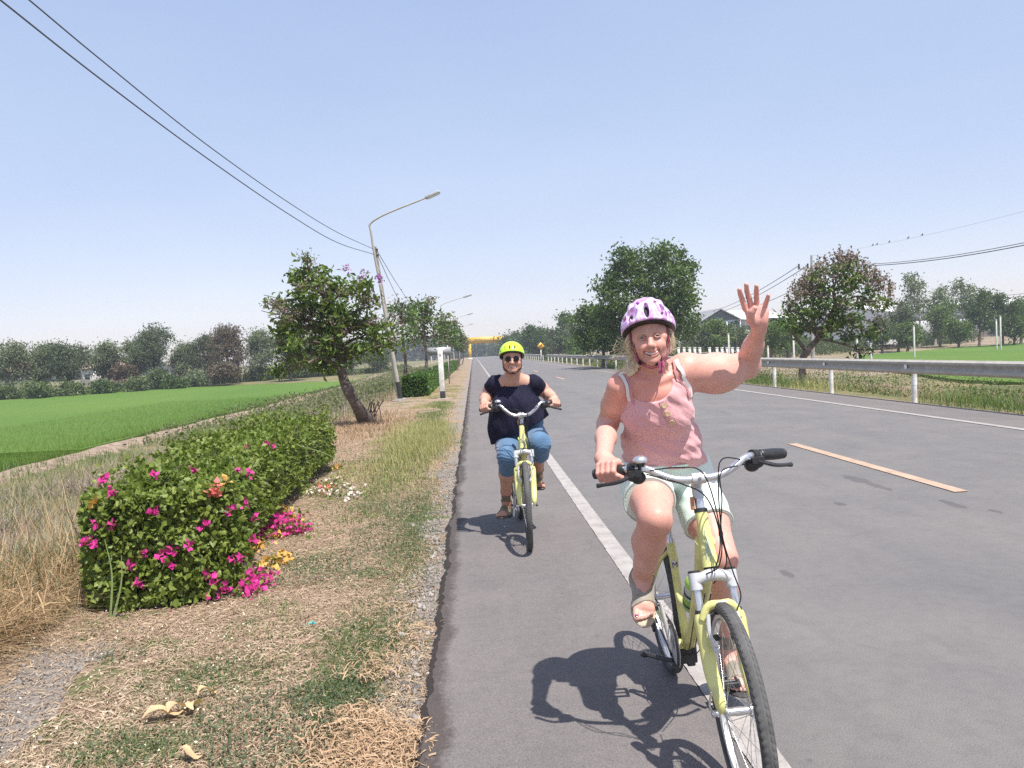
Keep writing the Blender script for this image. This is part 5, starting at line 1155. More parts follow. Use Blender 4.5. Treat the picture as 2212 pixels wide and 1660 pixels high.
def cars():
    def car(loc, ang, col, label):
        t = thing('parked_car', loc, label, 'car', 'cars parked by the factory'); x, y, z = loc
        body = pm('car_paint', col, .3, coat=.5); gl = pm('car_glass', (.03, .04, .05), .1); ty = pm('car_tyre', (.02, .02, .02), .8)
        L, W = 4.2, 1.7; ca, sa = math.cos(ang), math.sin(ang); R = np.array([[ca, -sa, 0], [sa, ca, 0], [0, 0, 1]])
        def loft(pr, w0, w1, name, mt, par):
            V = []; 
            for s, (px, pz) in [(s, q) for s in (-1, 1) for q in pr]: V.append(np.array([px, s * (w0 if pz < .9 else w1), pz]))
            V = np.array(V) @ R.T + np.array([x, y, z]); n = len(pr); mb = MB(); mb.add(V, [list(range(n))]); mb.add(V, [list(range(2 * n - 1, n - 1, -1))]); i = np.arange(n); mb.add(V, np.stack([(i + 1) % n, i, i + n, (i + 1) % n + n], 1)); return mb.build(name, mt, par, smooth=False, bevel=.05)
        b = loft([(-2.1, .35), (-2.1, .8), (-1.9, .92), (1.2, .95), (2.05, .8), (2.1, .35)], .85, .83, 'body', body, t)
        c = loft([(-1.75, .93), (-1.35, 1.42), (.35, 1.45), (1.05, .95)], .78, .78, 'cabin', gl, t)
        loft([(-1.3, 1.43), (-1.2, 1.49), (.2, 1.50), (.32, 1.46)], .66, .66, 'roof', body, t)
        for px in (-1.35, 1.3):
            for s in (-1, 1):
                mb = MB(); q = R @ np.array([px, s * .80, .32]) + [x, y, z]; mb.lathe(q - R[:, 1] * .1 * 1, R[:, 1], [(0, .30), (.02, .32), (.18, .32), (.2, .30)], 16); w = mb.build('wheel', ty, t); mb = MB(); mb.lathe(q + R[:, 1] * s * .1, R[:, 1] * s, [(0, .19), (.012, .17)], 10); mb.build('rim', M_GALV, w)
    g = lambda u, yy: P(u, 766, yy)
    for u, yy, col, lab in ((1590, 92, (.05, .12, .30), 'blue car parked behind the low white fence by the raised forearm'), (1905, 100, (.6, .6, .6), 'white car parked among the trees right of the pod tree'), (1930, 102, (.12, .22, .32), 'blue-grey car parked beside the white one among the trees')):
        c = P(u, 750, yy); car((c[0], yy, P(u, 757, yy)[2] - .6 if u < 1700 else zg(c[0], yy) + .3), .15, col, lab)
cars()
# ================================================================== BICYCLES
B_YEL = pm('bike_yellow_enamel', (.68, .66, .24), .38, col2=(.52, .49, .20), vs=14, coat=.35, lo=.28, hi=.5)
B_ALU = pm('brushed_aluminium', (.72, .72, .73), .28, .85, col2=(.58, .58, .6), vs=9)
B_SIL = pm('silver_paint', (.62, .62, .62), .35, .3, col2=(.55, .55, .56))
B_BLK = pm('black_plastic', (.018, .018, .02), .42, col2=(.03, .03, .032), vs=30)
B_RUB = pm('tyre_rubber', (.045, .045, .047), .75, col2=(.075, .073, .07), vs=12, bs=60, bstr=.3)
B_RUBT = pm('tyre_tread_dusty', (.10, .098, .095), .85, col2=(.06, .06, .06), vs=14, bs=90, bstr=.4)
B_SPK = pm('spoke_steel', (.6, .6, .6), .3, .9)
B_CAB = pm('cable_black', (.012, .012, .013), .35)
B_SADDLE = pm('saddle_black', (.02, .02, .022), .5)
def make_bike(X0, YF, label, bottle=False, crank_deg=0., right_up=True, steer=0., L=1.13, lean=0., yaw=0., cz=.050, hw=.350, rise=1.):
    """front hub at (X0, YF, .345); the rider faces -y"""
    R = .345; t = thing('bicycle', (X0, YF + .55, 0), label, 'bicycle', 'yellow-green bicycles ridden towards the viewer')
    def W(x, y, z): return np.array([X0 + x, YF + y, z])
    sa = nrm([0, .342, .94]); SO = W(0, .045, R)                   # steering axis passes here
    cs, sn = math.cos(steer), math.sin(steer)
    def S(p):                                                        # turn about the steering axis
        p = np.asarray(p, float) - SO; return SO + p * cs + np.cross(sa, p) * sn + sa * np.dot(sa, p) * (1 - cs)
    def ST(pts): return np.array([S(p) for p in pts])
    # ---------------- wheels
    def wheel(c, ax, part, front):
        ax = nrm(ax); u = nrm(np.cross(ax, [0, 0, 1.])); w = np.cross(u, ax); n = 72
        w = nrm(w)
        def ringp(rad, off, k=n): a = np.arange(k) * 2 * PI / k; return c + rad * (np.cos(a)[:, None] * u + np.sin(a)[:, None] * w) + ax * off
        # tyre: an open section with shoulder, tread centre
        mb = MB(); sec = [(-.0165, .308), (-.0225, .320), (-.0215, .332), (-.014, .3415), (0, .345), (.014, .3415), (.0215, .332), (.0225, .320), (.0165, .308), (0, .304)]
        V = []; r_ = np.arange(n) * 2 * PI / n
        for o_, rd in sec: V.append(ringp(rd, o_))
        V = np.concatenate(V); k = len(sec); i = np.arange(n); j = (i + 1) % n
        for q in range(k):
            q2 = (q + 1) % k; mb.add(V, np.stack([q * n + i, q * n + j, q2 * n + j, q2 * n + i], 1), mi=1 if q in (3, 4) else 0)
        ty = mb.build('tyre', [B_RUB, B_RUBT], part)
        # raised scalloped tread blocks along both shoulders
        mb = MB(); m = 96
        for s in (-1, 1):
            for q in range(m):
                a = (q + (.5 if s > 0 else 0)) * 2 * PI / m; e = u * math.cos(a) + w * math.sin(a); tt = -u * math.sin(a) + w * math.cos(a)
                p0 = c + e * .3405 + ax * s * .0125; Rm = np.stack([tt, ax * s * .86 - e * .51, e * .86 + ax * s * .51], 1)
                mb.ell(p0, (.0112, .0080, .0024), Rm, 10, 4)
        o = mb.build('tread', B_RUBT, ty); o['kind'] = 'stuff'
        mb = MB(); sec = [(-.0125, .309), (-.0125, .292), (-.008, .285), (.008, .285), (.0125, .292), (.0125, .309)]; V = np.concatenate([ringp(rd, o_) for o_, rd in sec])
        for q in range(len(sec) - 1): mb.add(V, np.stack([q * n + i, (q + 1) * n + i, (q + 1) * n + j, q * n + j], 1))
        mb.build('rim', B_ALU, part)
        hw = .05 if front else .065
        mb = MB(); mb.lathe(c - ax * hw, ax, [(0, .006), (.002, .012), (.008, .022), (.013, .022), (.018, .0135), (2 * hw - .018, .0135), (2 * hw - .013, .022), (2 * hw - .008, .022), (2 * hw - .002, .012), (2 * hw, .006)], 16); mb.build('hub', B_ALU, part)
        for q in range(32):
            s = 1 if q % 2 else -1; a = q * 2 * PI / 32; a2 = a + (1.15 if (q // 2) % 2 else -1.15) * .62
            p0 = c + .02 * (u * math.cos(a2) + w * math.sin(a2)) + ax * s * (hw - .011); p1 = c + .287 * (u * math.cos(a) + w * math.sin(a))
            mb = MB(); mb.tube([p0, p1], .0011, 4, cap=False); mb.build('spoke', B_SPK, part, smooth=False)
        mb = MB()
        mb.tube([c - ax * (hw + .018), c + ax * (hw + .018)], .0048, 8); mb.build('axle', B_SPK, part)
    emp = lambda nm: None
    fc = W(0, 0, R); fax = S(fc + [1, 0, 0]) - S(fc); fc = S(fc)
    # wheels are parts (a hub mesh would do as carrier); the fork and wheel group carry sub-parts
    def carrier(name, c, ax):
        mb = MB(); mb.lathe(c - ax * .012, ax, [(0, .0142), (.024, .0142)], 12); return mb.build(name, B_ALU, t)
    fw = carrier('front_wheel', fc, nrm(fax)); wheel(fc, fax, fw, True)
    rc = W(0, L, R); rw = carrier('rear_wheel', rc, np.array([1., 0, 0])); wheel(rc, [1., 0, 0], rw, False)
    # reflector discs of the rear sprocket
    mb = MB(); mb.lathe(rc + [-.058, 0, 0], (-1, 0, 0), [(0, .05), (.004, .05), (.005, .042), (.012, .042), (.013, .032), (.022, .030)], 20); mb.build('sprockets', B_SIL, rw)
    # ---------------- frame
    HB, HT = W(0, .045 + .425 * .364, .765), W(0, .045 + .61 * .364, .950)
    BB = W(0, L - .445, .29); STt = W(0, L - .445 + .14, .68)
    mb = MB(); mb.tube([HB, HB + (HT - HB) * .25, HB + (HT - HB) * .8, HT], [.030, .0275, .0215, .0225], 16); hd = mb.build('head_tube', B_YEL, t)
    for p in (HB, HT):
        mb = MB(); mb.tube([p - sa * .006, p + sa * .008], .024, 16); mb.build('headset_cup', B_BLK, t)
    mb = MB(); d0 = HB + (HT - HB) * .45 + [0, .014, 0]; dp = bez([d0, W(0, .32, .70), W(0, .44, .545), W(0, .57, .395), BB], 20)
    mb.tube(dp, np.linspace(.036, .027, len(dp)), 14); mb.tube(bez([HB + (HT - HB) * .95, W(0, .30, .80), W(0, .36, .66)], 8), np.linspace(.016, .02, len(bez([HB, HB, HB], 8))), 12); mb.build('down_tube', B_YEL, t)
    # faint leaf-like decal on the front of the head tube
    mb = MB()
    for k, (x0, x1, z0, z1) in enumerate(((-.010, .004, .0, .09), (-.002, .010, .01, .07), (-.014, -.004, .02, .12))):
        a = HB + sa * (.02 + z0) + [x0, -.0305, 0]; b = HB + sa * (.02 + z1) + [x1, -.0265, 0]; mb.tube([a, (a + b) / 2 + [.003, -.001, 0], b], [.001, .0042, .0006], 6, flat=((0, 1, 0), .2))
    mb.build('decal', pm('decal_silver', (.45, .55, .42), .4), hd)
    tt0 = dp[int(len(dp) * .62)]; STm = BB + (STt - BB) * .50
    mb = MB(); mb.tube([BB, BB + (STt - BB) * .5, STt], [.018, .0165, .0165], 14); mb.tube([STt - nrm(STt - BB) * .05, STt + nrm(STt - BB) * .004], .0195, 14); st = mb.build('seat_tube', B_YEL, t)
    mb = MB(); p = bez([tt0 + [0, -.03, .03], tt0 + [0, .05, .045], STm + [0, -.08, -.02], STm], 12); mb.tube(p, .017, 12); mb.build('top_tube', B_YEL, t)
    mb = MB(); c = STt - nrm(STt - BB) * .085 + [0, -.0175, 0]; mb.box(c, (.030, .003, .034)); mb.build('size_sticker', pm('sticker_white', (.75, .75, .72), .5), st, smooth=False)
    fcv = bpy.data.curves.new('M', 'FONT'); fcv.body = 'M'; fcv.size = .034; fcv.align_x = 'CENTER'; fcv.extrude = .0006
    tmp = bpy.data.objects.new('tmp', fcv); COL.objects.link(tmp); dg = bpy.context.evaluated_depsgraph_get(); me = bpy.data.meshes.new_from_object(tmp.evaluated_get(dg)); bpy.data.objects.remove(tmp)
    me.transform(Matrix.Translation(Vector(c + [0, -.0022, -.012])) @ Matrix.Rotation(PI / 2, 4, 'X')); me.materials.clear(); me.materials.append(B_BLK); link('size_letter', me, st)
    for s in (-1, 1):
        dr = rc + [s * .066, 0, 0]
        mb = MB(); mb.tube(bez([BB + [s * .02, .01, 0], BB + [s * .035, .12, .004], dr], 10), np.linspace(.0125, .008, len(bez([BB, BB, BB], 10))), 10); mb.build('chain_stay', B_YEL, t)
        mb = MB(); mb.tube(bez([STt + [s * .012, .005, -.03], STt + [s * .042, .11, -.12], dr], 10), .008, 10); mb.build('seat_stay', B_YEL, t)
    mb = MB(); mb.tube([BB + [-.036, 0, 0], BB + [.036, 0, 0]], .021, 18); mb.build('bottom_bracket', B_YEL, t)
    # gaiter-like black gear housing and stand bracket below
    mb = MB(); mb.box(BB + [.0, .02, -.045], (.075, .07, .075)); mb.box(BB + [.01, .0, -.085], (.035, .03, .02)); mb.build('stand_bracket', B_BLK, t, bevel=.006)
    mb = MB(); mb.tube(bez([BB + [-.02, .03, -.085], BB + [-.07, .08, -.095], BB + [-.155, .14, -.085]], 8), .0105, 8); mb.ell(BB + [-.160, .142, -.085], (.019, .015, .015)); mb.build('kickstand', B_BLK, t)
    # ---------------- fork (turns with the bars)
    cr = HB - sa * .035
    mb = MB(); k = []
    for a in np.linspace(-1, 1, 13): k.append(S(cr + np.array([a * .062, -.012, .010 * (1 - a * a) * 2 - .006 + 0])))
    mb.tube(k, [.022 - .004 * abs(a) for a in np.linspace(-1, 1, 13)], 12)
    for s in (-1, 1): mb.tube(ST([cr + np.array([s * .062, -.006, 0]) + sa * .022, cr + np.array([s * .062, -.006, 0]) - sa * .035]), [.0225, .0215], 14)
    crw = mb.build('fork_crown', B_SIL, t)
    for s in (-1, 1):
        mb = MB(); mb.tube(ST([cr + np.array([s * .062, -.006, 0]) + sa * .023, cr + np.array([s * .062, -.006, 0]) + sa * .030]), .0205, 14); mb.build('crown_cap', B_BLK, crw)
    lo = {}
    for s in (-1, 1):
        o = np.array([s * .062, -.006, 0]); a = cr + o - sa * .03; b_ = cr + o - sa * .13
        mb = MB(); mb.tube(ST([a, b_]), .0145, 12); mb.build('stanchion', B_ALU, t)
        top = cr + o - sa * .115; end = fc * 1.0; dro = W(s * .058, 0, R)
        q = bez([top, top - sa * .06, top - sa * .18 + [-s * .001, -.004, 0], dro + [0, .008, .05], dro], 16); q = ST(q)
        mb = MB(); mb.tube(q, np.interp(np.linspace(0, 1, len(q)), [0, .1, .55, .9, 1], [.021, .0265, .0240, .0160, .0085]), 14); lo[s] = mb.build('fork_leg', B_YEL, t)
        mb = MB(); mb.tube(ST([top + sa * .002, top + sa * .012]), .0175, 12); mb.build('dust_seal', B_BLK, lo[s])
    ar = []
    for a in np.linspace(-1, 1, 15): ar.append(S(cr + np.array([a * .062, -.03 - .03 * (1 - a * a), 0]) - sa * (.125 - .055 * (1 - a ** 4))))
    mb = MB(); mb.tube(ar, [.011 + .003 * abs(a) for a in np.linspace(-1, 1, 15)], 10, flat=((0, 0, 1), 1.25)); mb.build('fork_arch', B_YEL, t)
    # V brake
    for s in (-1, 1):
        a = cr + np.array([s * .040, -.05, 0]) - sa * .215; b_ = cr + np.array([s * .047, -.062, 0]) - sa * .098
        mb = MB(); mb.tube(ST(bez([a, (a + b_) / 2 + [s * .010, -.006, 0], b_], 8)), [.010] + [.0075] * (len(bez([a, a, b_], 8)) - 2) + [.006], 8); mb.lathe(S(a + [0, -.012, 0]), (0, -1, 0), [(-.015, .011), (.006, .011), (.008, .006)], 10)
        br = mb.build('brake_arm', B_SIL, t)
        mb = MB(); c = cr + np.array([s * .027, -.035, 0]) - sa * .185; mb.box(S(c), (.018, .035, .012)); mb.build('brake_pad', B_BLK, br, bevel=.003)
    mb = MB(); mb.tube(ST([cr + np.array([-.047, -.064, 0]) - sa * .098, cr + np.array([.047, -.064, 0]) - sa * .098]), .0014, 5); mb.tube(ST([cr + np.array([-.035, -.064, 0]) - sa * .098, cr + np.array([.012, -.064, 0]) - sa * .098]), .005, 8); mb.build('brake_cable_boot', B_BLK, t)
    # quick release
    mb = MB(); q0 = S(W(-.075, 0, R)); mb.tube([S(W(-.066, 0, R)), S(W(-.088, 0, R))], .011, 12); mb.tube(bez([q0 + [-.008, 0, 0], q0 + [-.020, -.012, .035], q0 + [-.012, -.018, .08]], 8), [.007] + [.006] * (len(bez([q0, q0, q0], 8)) - 1), 8, flat=((1, 0, 0), .6)); mb.build('quick_release', B_ALU, t)
    mb = MB(); mb.tube([S(W(.066, 0, R)), S(W(.082, 0, R))], .011, 12); mb.build('axle_nut', B_BLK, t)
    # ---------------- stem and bars
    s0 = HT + sa * .012; s1 = HT + sa * .075; clamp = s1 + np.array([0, -.045, cz])
    mb = MB(); mb.tube(ST([HT + sa * .008, HT + sa * .045]), .0165, 14); mb.build('steerer_spacer', B_ALU, t)
    mb = MB(); mb.tube(ST([s0 + sa * .03, s1]), [.0175, .019], 14); mb.tube(ST([s1 - sa * .03, s1 + sa * .02, clamp + [0, .005, 0]]), [.020, .020, .018], 12); mb.tube(ST([clamp + [-.024, 0, 0], clamp + [.024, 0, 0]]), .0205, 14); mb.ell(S(s1 + sa * .006), (.019, .019, .012)); stem = mb.build('stem', B_SIL, t)
    mb = MB(); mb.lathe(S(clamp + [0, -.0205, .004]), (0, -1, 0), [(0, .006), (.004, .006), (.0045, .003)], 8); mb.build('stem_bolt', B_SPK, stem)
    def bar(s): return [clamp + np.array(o) * [s, 1, rise] for o in ((0, 0, 0), (.045, 0, 0), (.09 * hw / .35, .004, .008), (.135 * hw / .35, .012, .028), (.172 * hw / .35, .030, .047), (.215 * hw / .35, .060, .050), (hw, .150, .030))]
    hb = ST(np.concatenate([np.array(bar(-1))[::-1], np.array(bar(1))[1:]])); hp = bez(hb, 72)
    mb = MB(); mb.tube(hp, .0138, 12); mb.build('handlebar', B_ALU, t)
    grips = {}
    for s in (-1, 1):
        b5, b6 = np.array(bar(s)[5]), np.array(bar(s)[6]); g = nrm(b6 - b5); a = b5 + g * .035; e = b6 + g * .004
        A, E = S(a), S(e); gg = nrm(E - A); Lg = np.linalg.norm(E - A)
        prof = [(0, .0175), (.004, .0205), (.010, .0205)] + [(.012 + (Lg - .02) * k / 26, .0185 + .0014 * (k % 2) + .0018 * math.sin(PI * k / 26)) for k in range(27)] + [(Lg - .006, .0195), (Lg - .001, .0185), (Lg, .012)]
        mb = MB(); mb.lathe(A, gg, prof, 18); mb.build('grip', B_BLK, t); grips[s] = (A, E)
        # lever body, shifter and lever
        c = A - gg * .03
        mb = MB(); mb.tube([c - gg * .012, c + gg * .014], .022, 12); mb.ell(c + [0, -.014, -.024], (.030, .030, .022)); mb.ell(c - gg * .018 + [0, -.006, -.034], (.028, .024, .024)); mb.box(c + [0, -.032, -.012], (.044, .034, .022)); lb = mb.build('brake_lever_clamp', B_BLK, t)
        l0 = c + [0, -.038, -.014]; l3 = E + np.array([0, -.068, -.032]); mb = MB(); lp = bez([l0, l0 + gg * .03 + [0, -.016, -.006], (l0 + l3) / 2 + [0, -.020, -.006], l3], 14); mb.tube(lp, np.interp(np.linspace(0, 1, len(lp)), [0, .3, .9, 1], [.0105, .0080, .0068, .0092]), 8, flat=((0, 1, 0), 1.35)); mb.build('brake_lever', B_BLK, t)
        mb = MB(); mb.lathe(c + [0, -.040, -.008], (0, -1, 0), [(0, .007), (.006, .007), (.008, .004)], 8); mb.tube([c - gg * .028 + [0, -.02, -.01], c - gg * .05 + [0, -.022, -.008]], .0048, 8); mb.build('barrel_adjuster', B_ALU, lb)
    # bell on the rider's right
    c = S(np.array(bar(-1)[5]) + np.array([.022, -.02, .0])) + [0, 0, .022]
    mb = MB(); mb.tube([c + [0, 0, -.03], c + [0, 0, .004]], .012, 10); mb.box(c + [-.012, -.005, -.002], (.05, .022, .008)); bl = mb.build('bell_base', B_BLK, t)
    mb = MB(); mb.lathe(c + [0, 0, .004], (0, 0, 1), [(-.002, .025), (.004, .0265), (.012, .0245), (.019, .0155), (.022, .006), (.0225, .0005)], 20); mb.build('bell_dome', B_ALU, bl)
    # cables
    lc = lambda s: S(np.array(bar(s)[5]) + np.array([-s * .03, -.02, -.012]))
    tie = S(HT - sa * .06 + np.array([.035, -.10, 0]))
    runs = [[lc(-1), S(clamp + [-.09, -.085, .062]), S(clamp + [.0, -.10, .030]), tie, S(HT - sa * .17 + np.array([.012, -.085, 0])), S(HB - sa * .02 + np.array([-.03, -.02, 0])), W(-.02, .30, .66)],
            [lc(-1) + [.01, 0, -.01], S(clamp + [-.07, -.075, .0]), S(clamp + [.0, -.10, -.05]), tie + [-.004, 0, 0], S(HT - sa * .17 + np.array([.004, -.08, 0])), W(-.026, .30, .66)],
            [lc(1), S(clamp + [.075, -.07, .072]), S(clamp + [.045, -.10, .0]), tie + [.004, 0, 0], S(HB + np.array([.06, -.06, 0])), S(cr + np.array([.075, -.05, 0]) - sa * .05), S(cr + np.array([.05, -.062, 0]) - sa * .095)],
            [lc(1) + [-.012, -.004, -.012], S(clamp + [.062, -.085, .03]), S(clamp + [.05, -.105, -.06]), tie + [.002, .004, 0], S(HB + sa * .02 + np.array([.05, -.035, 0])), W(.026, .28, .68)]]
    for r_ in runs:
        mb = MB(); mb.tube(bez(r_, 40), .0026, 6); mb.build('control_cable', B_CAB, t)
    mb = MB(); mb.tube([tie + [0, 0, .006], tie + [0, 0, -.008]], .008, 8); mb.build('cable_tie', B_CAB, t)
    mb = MB(); q = S(HT + sa * .03 + np.array([-.026, -.004, 0])); mb.box(q, (.012, .02, .045)); mb.build('amber_reflector', pm('amber_plastic', (.55, .25, .12), .3), t, bevel=.002)
    for k in range(3):
        mb = MB(); x = (-.022, .0, .022)[k]; mb.tube(bez([W(x, .33, .645), W(x * 1.1, .46, .49), W(x, .60, .33), BB + [x, -.01, -.03]], 16) + np.array([0, -.012, -.012]), .0022, 5); mb.build('down_tube_cable', B_CAB, t)
    # ---------------- seat
    sd = nrm(STt - BB); sp = STt + sd * .16
    mb = MB(); mb.tube([STt - sd * .02, sp], .0135, 12); mb.build('seat_post', B_ALU, t)
    mb = MB(); mb.tube([STt + sd * .002, STt + sd * .022], .0205, 14); mb.build('seat_clamp', B_ALU, t)
    F = Field(sp + [-.14, -.17, -.02], sp + [.14, .17, .13], .006); F.cap(sp + [0, -.13, .07], sp + [0, .02, .075], .022, .04, .03, ((0, 0, 1), 1.2)); F.ell(sp + [-.055, .075, .075], (.065, .07, .038), k=.04); F.ell(sp + [.055, .075, .075], (.065, .07, .038), k=.04); F.build('saddle', B_SADDLE, t)
    # ---------------- cranks
    a = math.radians(crank_deg); cd = np.array([0, -math.cos(a), math.sin(a)]); ends = {}
    mb = MB(); mb.lathe(BB + [-.048, 0, 0], (-1, 0, 0), [(0, .092), (.0015, .094), (.0035, .094), (.005, .09), (.006, .05)], 44); crg = mb.build('chainring', B_SIL, t)
    mb = MB(); mb.lathe(BB + [-.057, 0, 0], (-1, 0, 0), [(0, .104), (.002, .106), (.004, .104), (.005, .085)], 44, cap=False); mb.build('chain_guard_disc', B_BLK, crg)
    for s, sg in ((-1, 1 if right_up else -1), (1, -1 if right_up else 1)):
        e = BB + cd * .17 * sg + [s * .088, 0, 0]; b0 = BB + [s * .066, 0, 0]
        mb = MB(); mb.tube([b0 - cd * sg * .014, b0, (b0 + e) / 2, e, e + cd * sg * .010], [.012, .015, .0125, .0125, .010], 10, flat=((1, 0, 0), .75)); mb.build('crank', B_SIL, t)
        mb = MB(); pc = e + [s * .062, 0, 0]
        mb.tube([e, e + [s * .11, 0, 0]], .0075, 8)
        for dy in (-.036, .036): mb.box(pc + [0, dy, 0], (.088, .014, .022))
        for dx in (-.038, .038): mb.box(pc + [dx, 0, 0], (.012, .066, .020))
        mb.build('pedal', B_BLK, t, bevel=.003); ends[s] = pc
    # chain
    mb = MB(); sx = -.052
    for zz, r0 in ((1, .086), (-1, .086)): mb.tube([BB + [sx, 0, zz * r0], rc + [-.064, 0, zz * .045]], .004, 5)
    mb.build('chain', pm('chain_dark', (.08, .07, .06), .5, .6), t)
    mb = MB(); mb.ell(rc + [-.07, .01, -.06], (.012, .02, .035)); mb.tube([rc + [-.07, .01, -.05], rc + [-.066, -.03, -.13]], .009, 8); mb.lathe(rc + [-.06, -.03, -.13], (-1, 0, 0), [(0, .022), (.01, .022)], 12); mb.build('derailleur', B_BLK, t)
    t.rotation_euler = (0, math.radians(-lean), math.radians(-yaw))
    TM = np.array(Matrix.Rotation(math.radians(-yaw), 3, 'Z') @ Matrix.Rotation(math.radians(-lean), 3, 'Y')); T0 = np.array(t.location)
    X = lambda p: T0 + TM @ (np.asarray(p) - T0)
    grips = {k: (X(a), X(b)) for k, (a, b) in grips.items()}; ends = {k: X(a) for k, a in ends.items()}; sp = X(sp)
    if bottle:
        d = nrm(W(0, .40, .62) - W(0, .56, .41)); c = W(.0, .565, .50)
        mb = MB()
        for h in (.035, .095): mb.lathe(c + d * h, d, [(0, .0385), (.008, .0395), (.012, .0385)], 20, cap=False)
        mb.tube([c + [0, .036, -.01], c + d * .11 + [0, .034, 0]], .004, 6); mb.build('bottle_cage', B_BLK, t)
        bt = thing('water_bottle', c, 'clear water bottle with lime green cap in the near bicycle cage', 'bottle')
        mb = MB(); mb.lathe(c, d, [(0, .030), (.006, .035), (.05, .0365), (.10, .0365), (.115, .033), (.135, .0365), (.150, .036)], 20); mb.build('body', pm('bottle_clear_green', (.55, .60, .54), .3, col2=(.48, .55, .45), vs=10), bt)
        mb = MB(); mb.lathe(c + d * .15, d, [(0, .037), (.012, .037), (.028, .033), (.04, .018), (.055, .014), (.062, .010)], 20); mb.build('cap', pm('bottle_lime', (.33, .62, .08), .4), bt)
        mb = MB(); mb.lathe(c + d * .02, d, [(0, .0372), (.03, .0378), (.06, .0375)], 20, cap=False); mb.build('sleeve', pm('bottle_lime_dark', (.28, .52, .07), .4), bt)
        bt.location = Vector(X(c)); bt.rotation_euler = t.rotation_euler
    return t, grips, ends, sp
BIKE1 = make_bike(.841, 2.42, 'near yellow-green bicycle with a lime bottle, ridden by the waving woman', True, 100., True, math.radians(-2), L=1.17, lean=3.0, yaw=2.0)
BIKE2 = make_bike(.362, 5.95, 'farther yellow-green bicycle ridden by the woman in the navy top', False, 300., True, math.radians(-2), cz=.012, hw=.328, rise=1.75)
# ================================================================== PEOPLE
def skinmat(name, rough=.5):
    m, nt, b = newmat(name); at = nt.nodes.new('ShaderNodeAttribute'); at.attribute_name = 'col'
    f = noise(nt, 22, 5); g = noise(nt, 140, 4, .7)
    c = mixc(nt, .55, at.outputs['Color'], ramp(nt, f, [(.35, (.86, .80, .78)), (.65, (1.06, 1.04, 1.02))]), 'MULTIPLY')
    c = mixc(nt, .35, c, ramp(nt, g, [(.35, (.74, .64, .62)), (.6, (1.08, 1.06, 1.05))]), 'MULTIPLY')
    nt.links.new(c, b.inputs['Base Color']); b.inputs['Roughness'].default_value = rough
    b.inputs['Subsurface Weight'].default_value = .12; b.inputs['Subsurface Radius'].default_value = (.012, .005, .003); b.inputs['Subsurface Scale'].default_value = 1.0
    b.inputs['Specular IOR Level'].default_value = .4
    bump(nt, b, g, .25, .0015); return m
SKIN = skinmat('skin')
def clothmat(name, col, col2=None, vs=6, weave=260, rough=.85, holes=None):
    sheen = .25 if max(col) > .1 else 0.
    m, nt, b = newmat(name); co = coords(nt)
    c = ramp(nt, noise(nt, vs, 4, vec=co), [(.35, col2 or tuple(x * .82 for x in col)), (.65, col)])
    w = noise(nt, weave, 3, vec=co)
    c = mixc(nt, .16, c, ramp(nt, w, [(.35, (.75, .75, .75)), (.6, (1.1, 1.1, 1.1))]), 'MULTIPLY')
    if holes:
        v = N(nt, 'ShaderNodeTexVoronoi', i_Scale=holes[0]); nt.links.new(co, v.inputs['Vector'])
        h = mth(nt, 'LESS_THAN', v.outputs['Distance'], holes[1])
        v2 = N(nt, 'ShaderNodeTexVoronoi', i_Scale=holes[0] * .3); nt.links.new(co, v2.inputs['Vector'])
        e = mth(nt, 'MULTIPLY', h, mth(nt, 'GREATER_THAN', noise(nt, 14, 3, vec=co), .46))
        c = mixc(nt, e, c, holes[2])
    nt.links.new(c, b.inputs['Base Color']); b.inputs['Roughness'].default_value = rough; b.inputs['Sheen Weight'].default_value = sheen; b.inputs['Specular IOR Level'].default_value = .2
    bump(nt, b, mth(nt, 'ADD', w, mth(nt, 'MULTIPLY', noise(nt, 18, 4, vec=co), .8)), .22, .003); return m
def frame(c, yaw, roll, pitch, s=1.0):
    """head frame: local x = towards the rider's left, -y = out of the face, z = up"""
    R = (Matrix.Rotation(yaw, 3, 'Z') @ Matrix.Rotation(roll, 3, 'Y') @ Matrix.Rotation(pitch, 3, 'X')); return np.asarray(c, float), np.array(R), s
class HF:
    def __init__(s, c, R, k): s.c, s.R, s.k = c, R, k
    def w(s, *p): return s.c + s.R @ (np.array(p, float) * s.k)
    def l(s, V): return ((V - s.c) @ s.R) / s.k
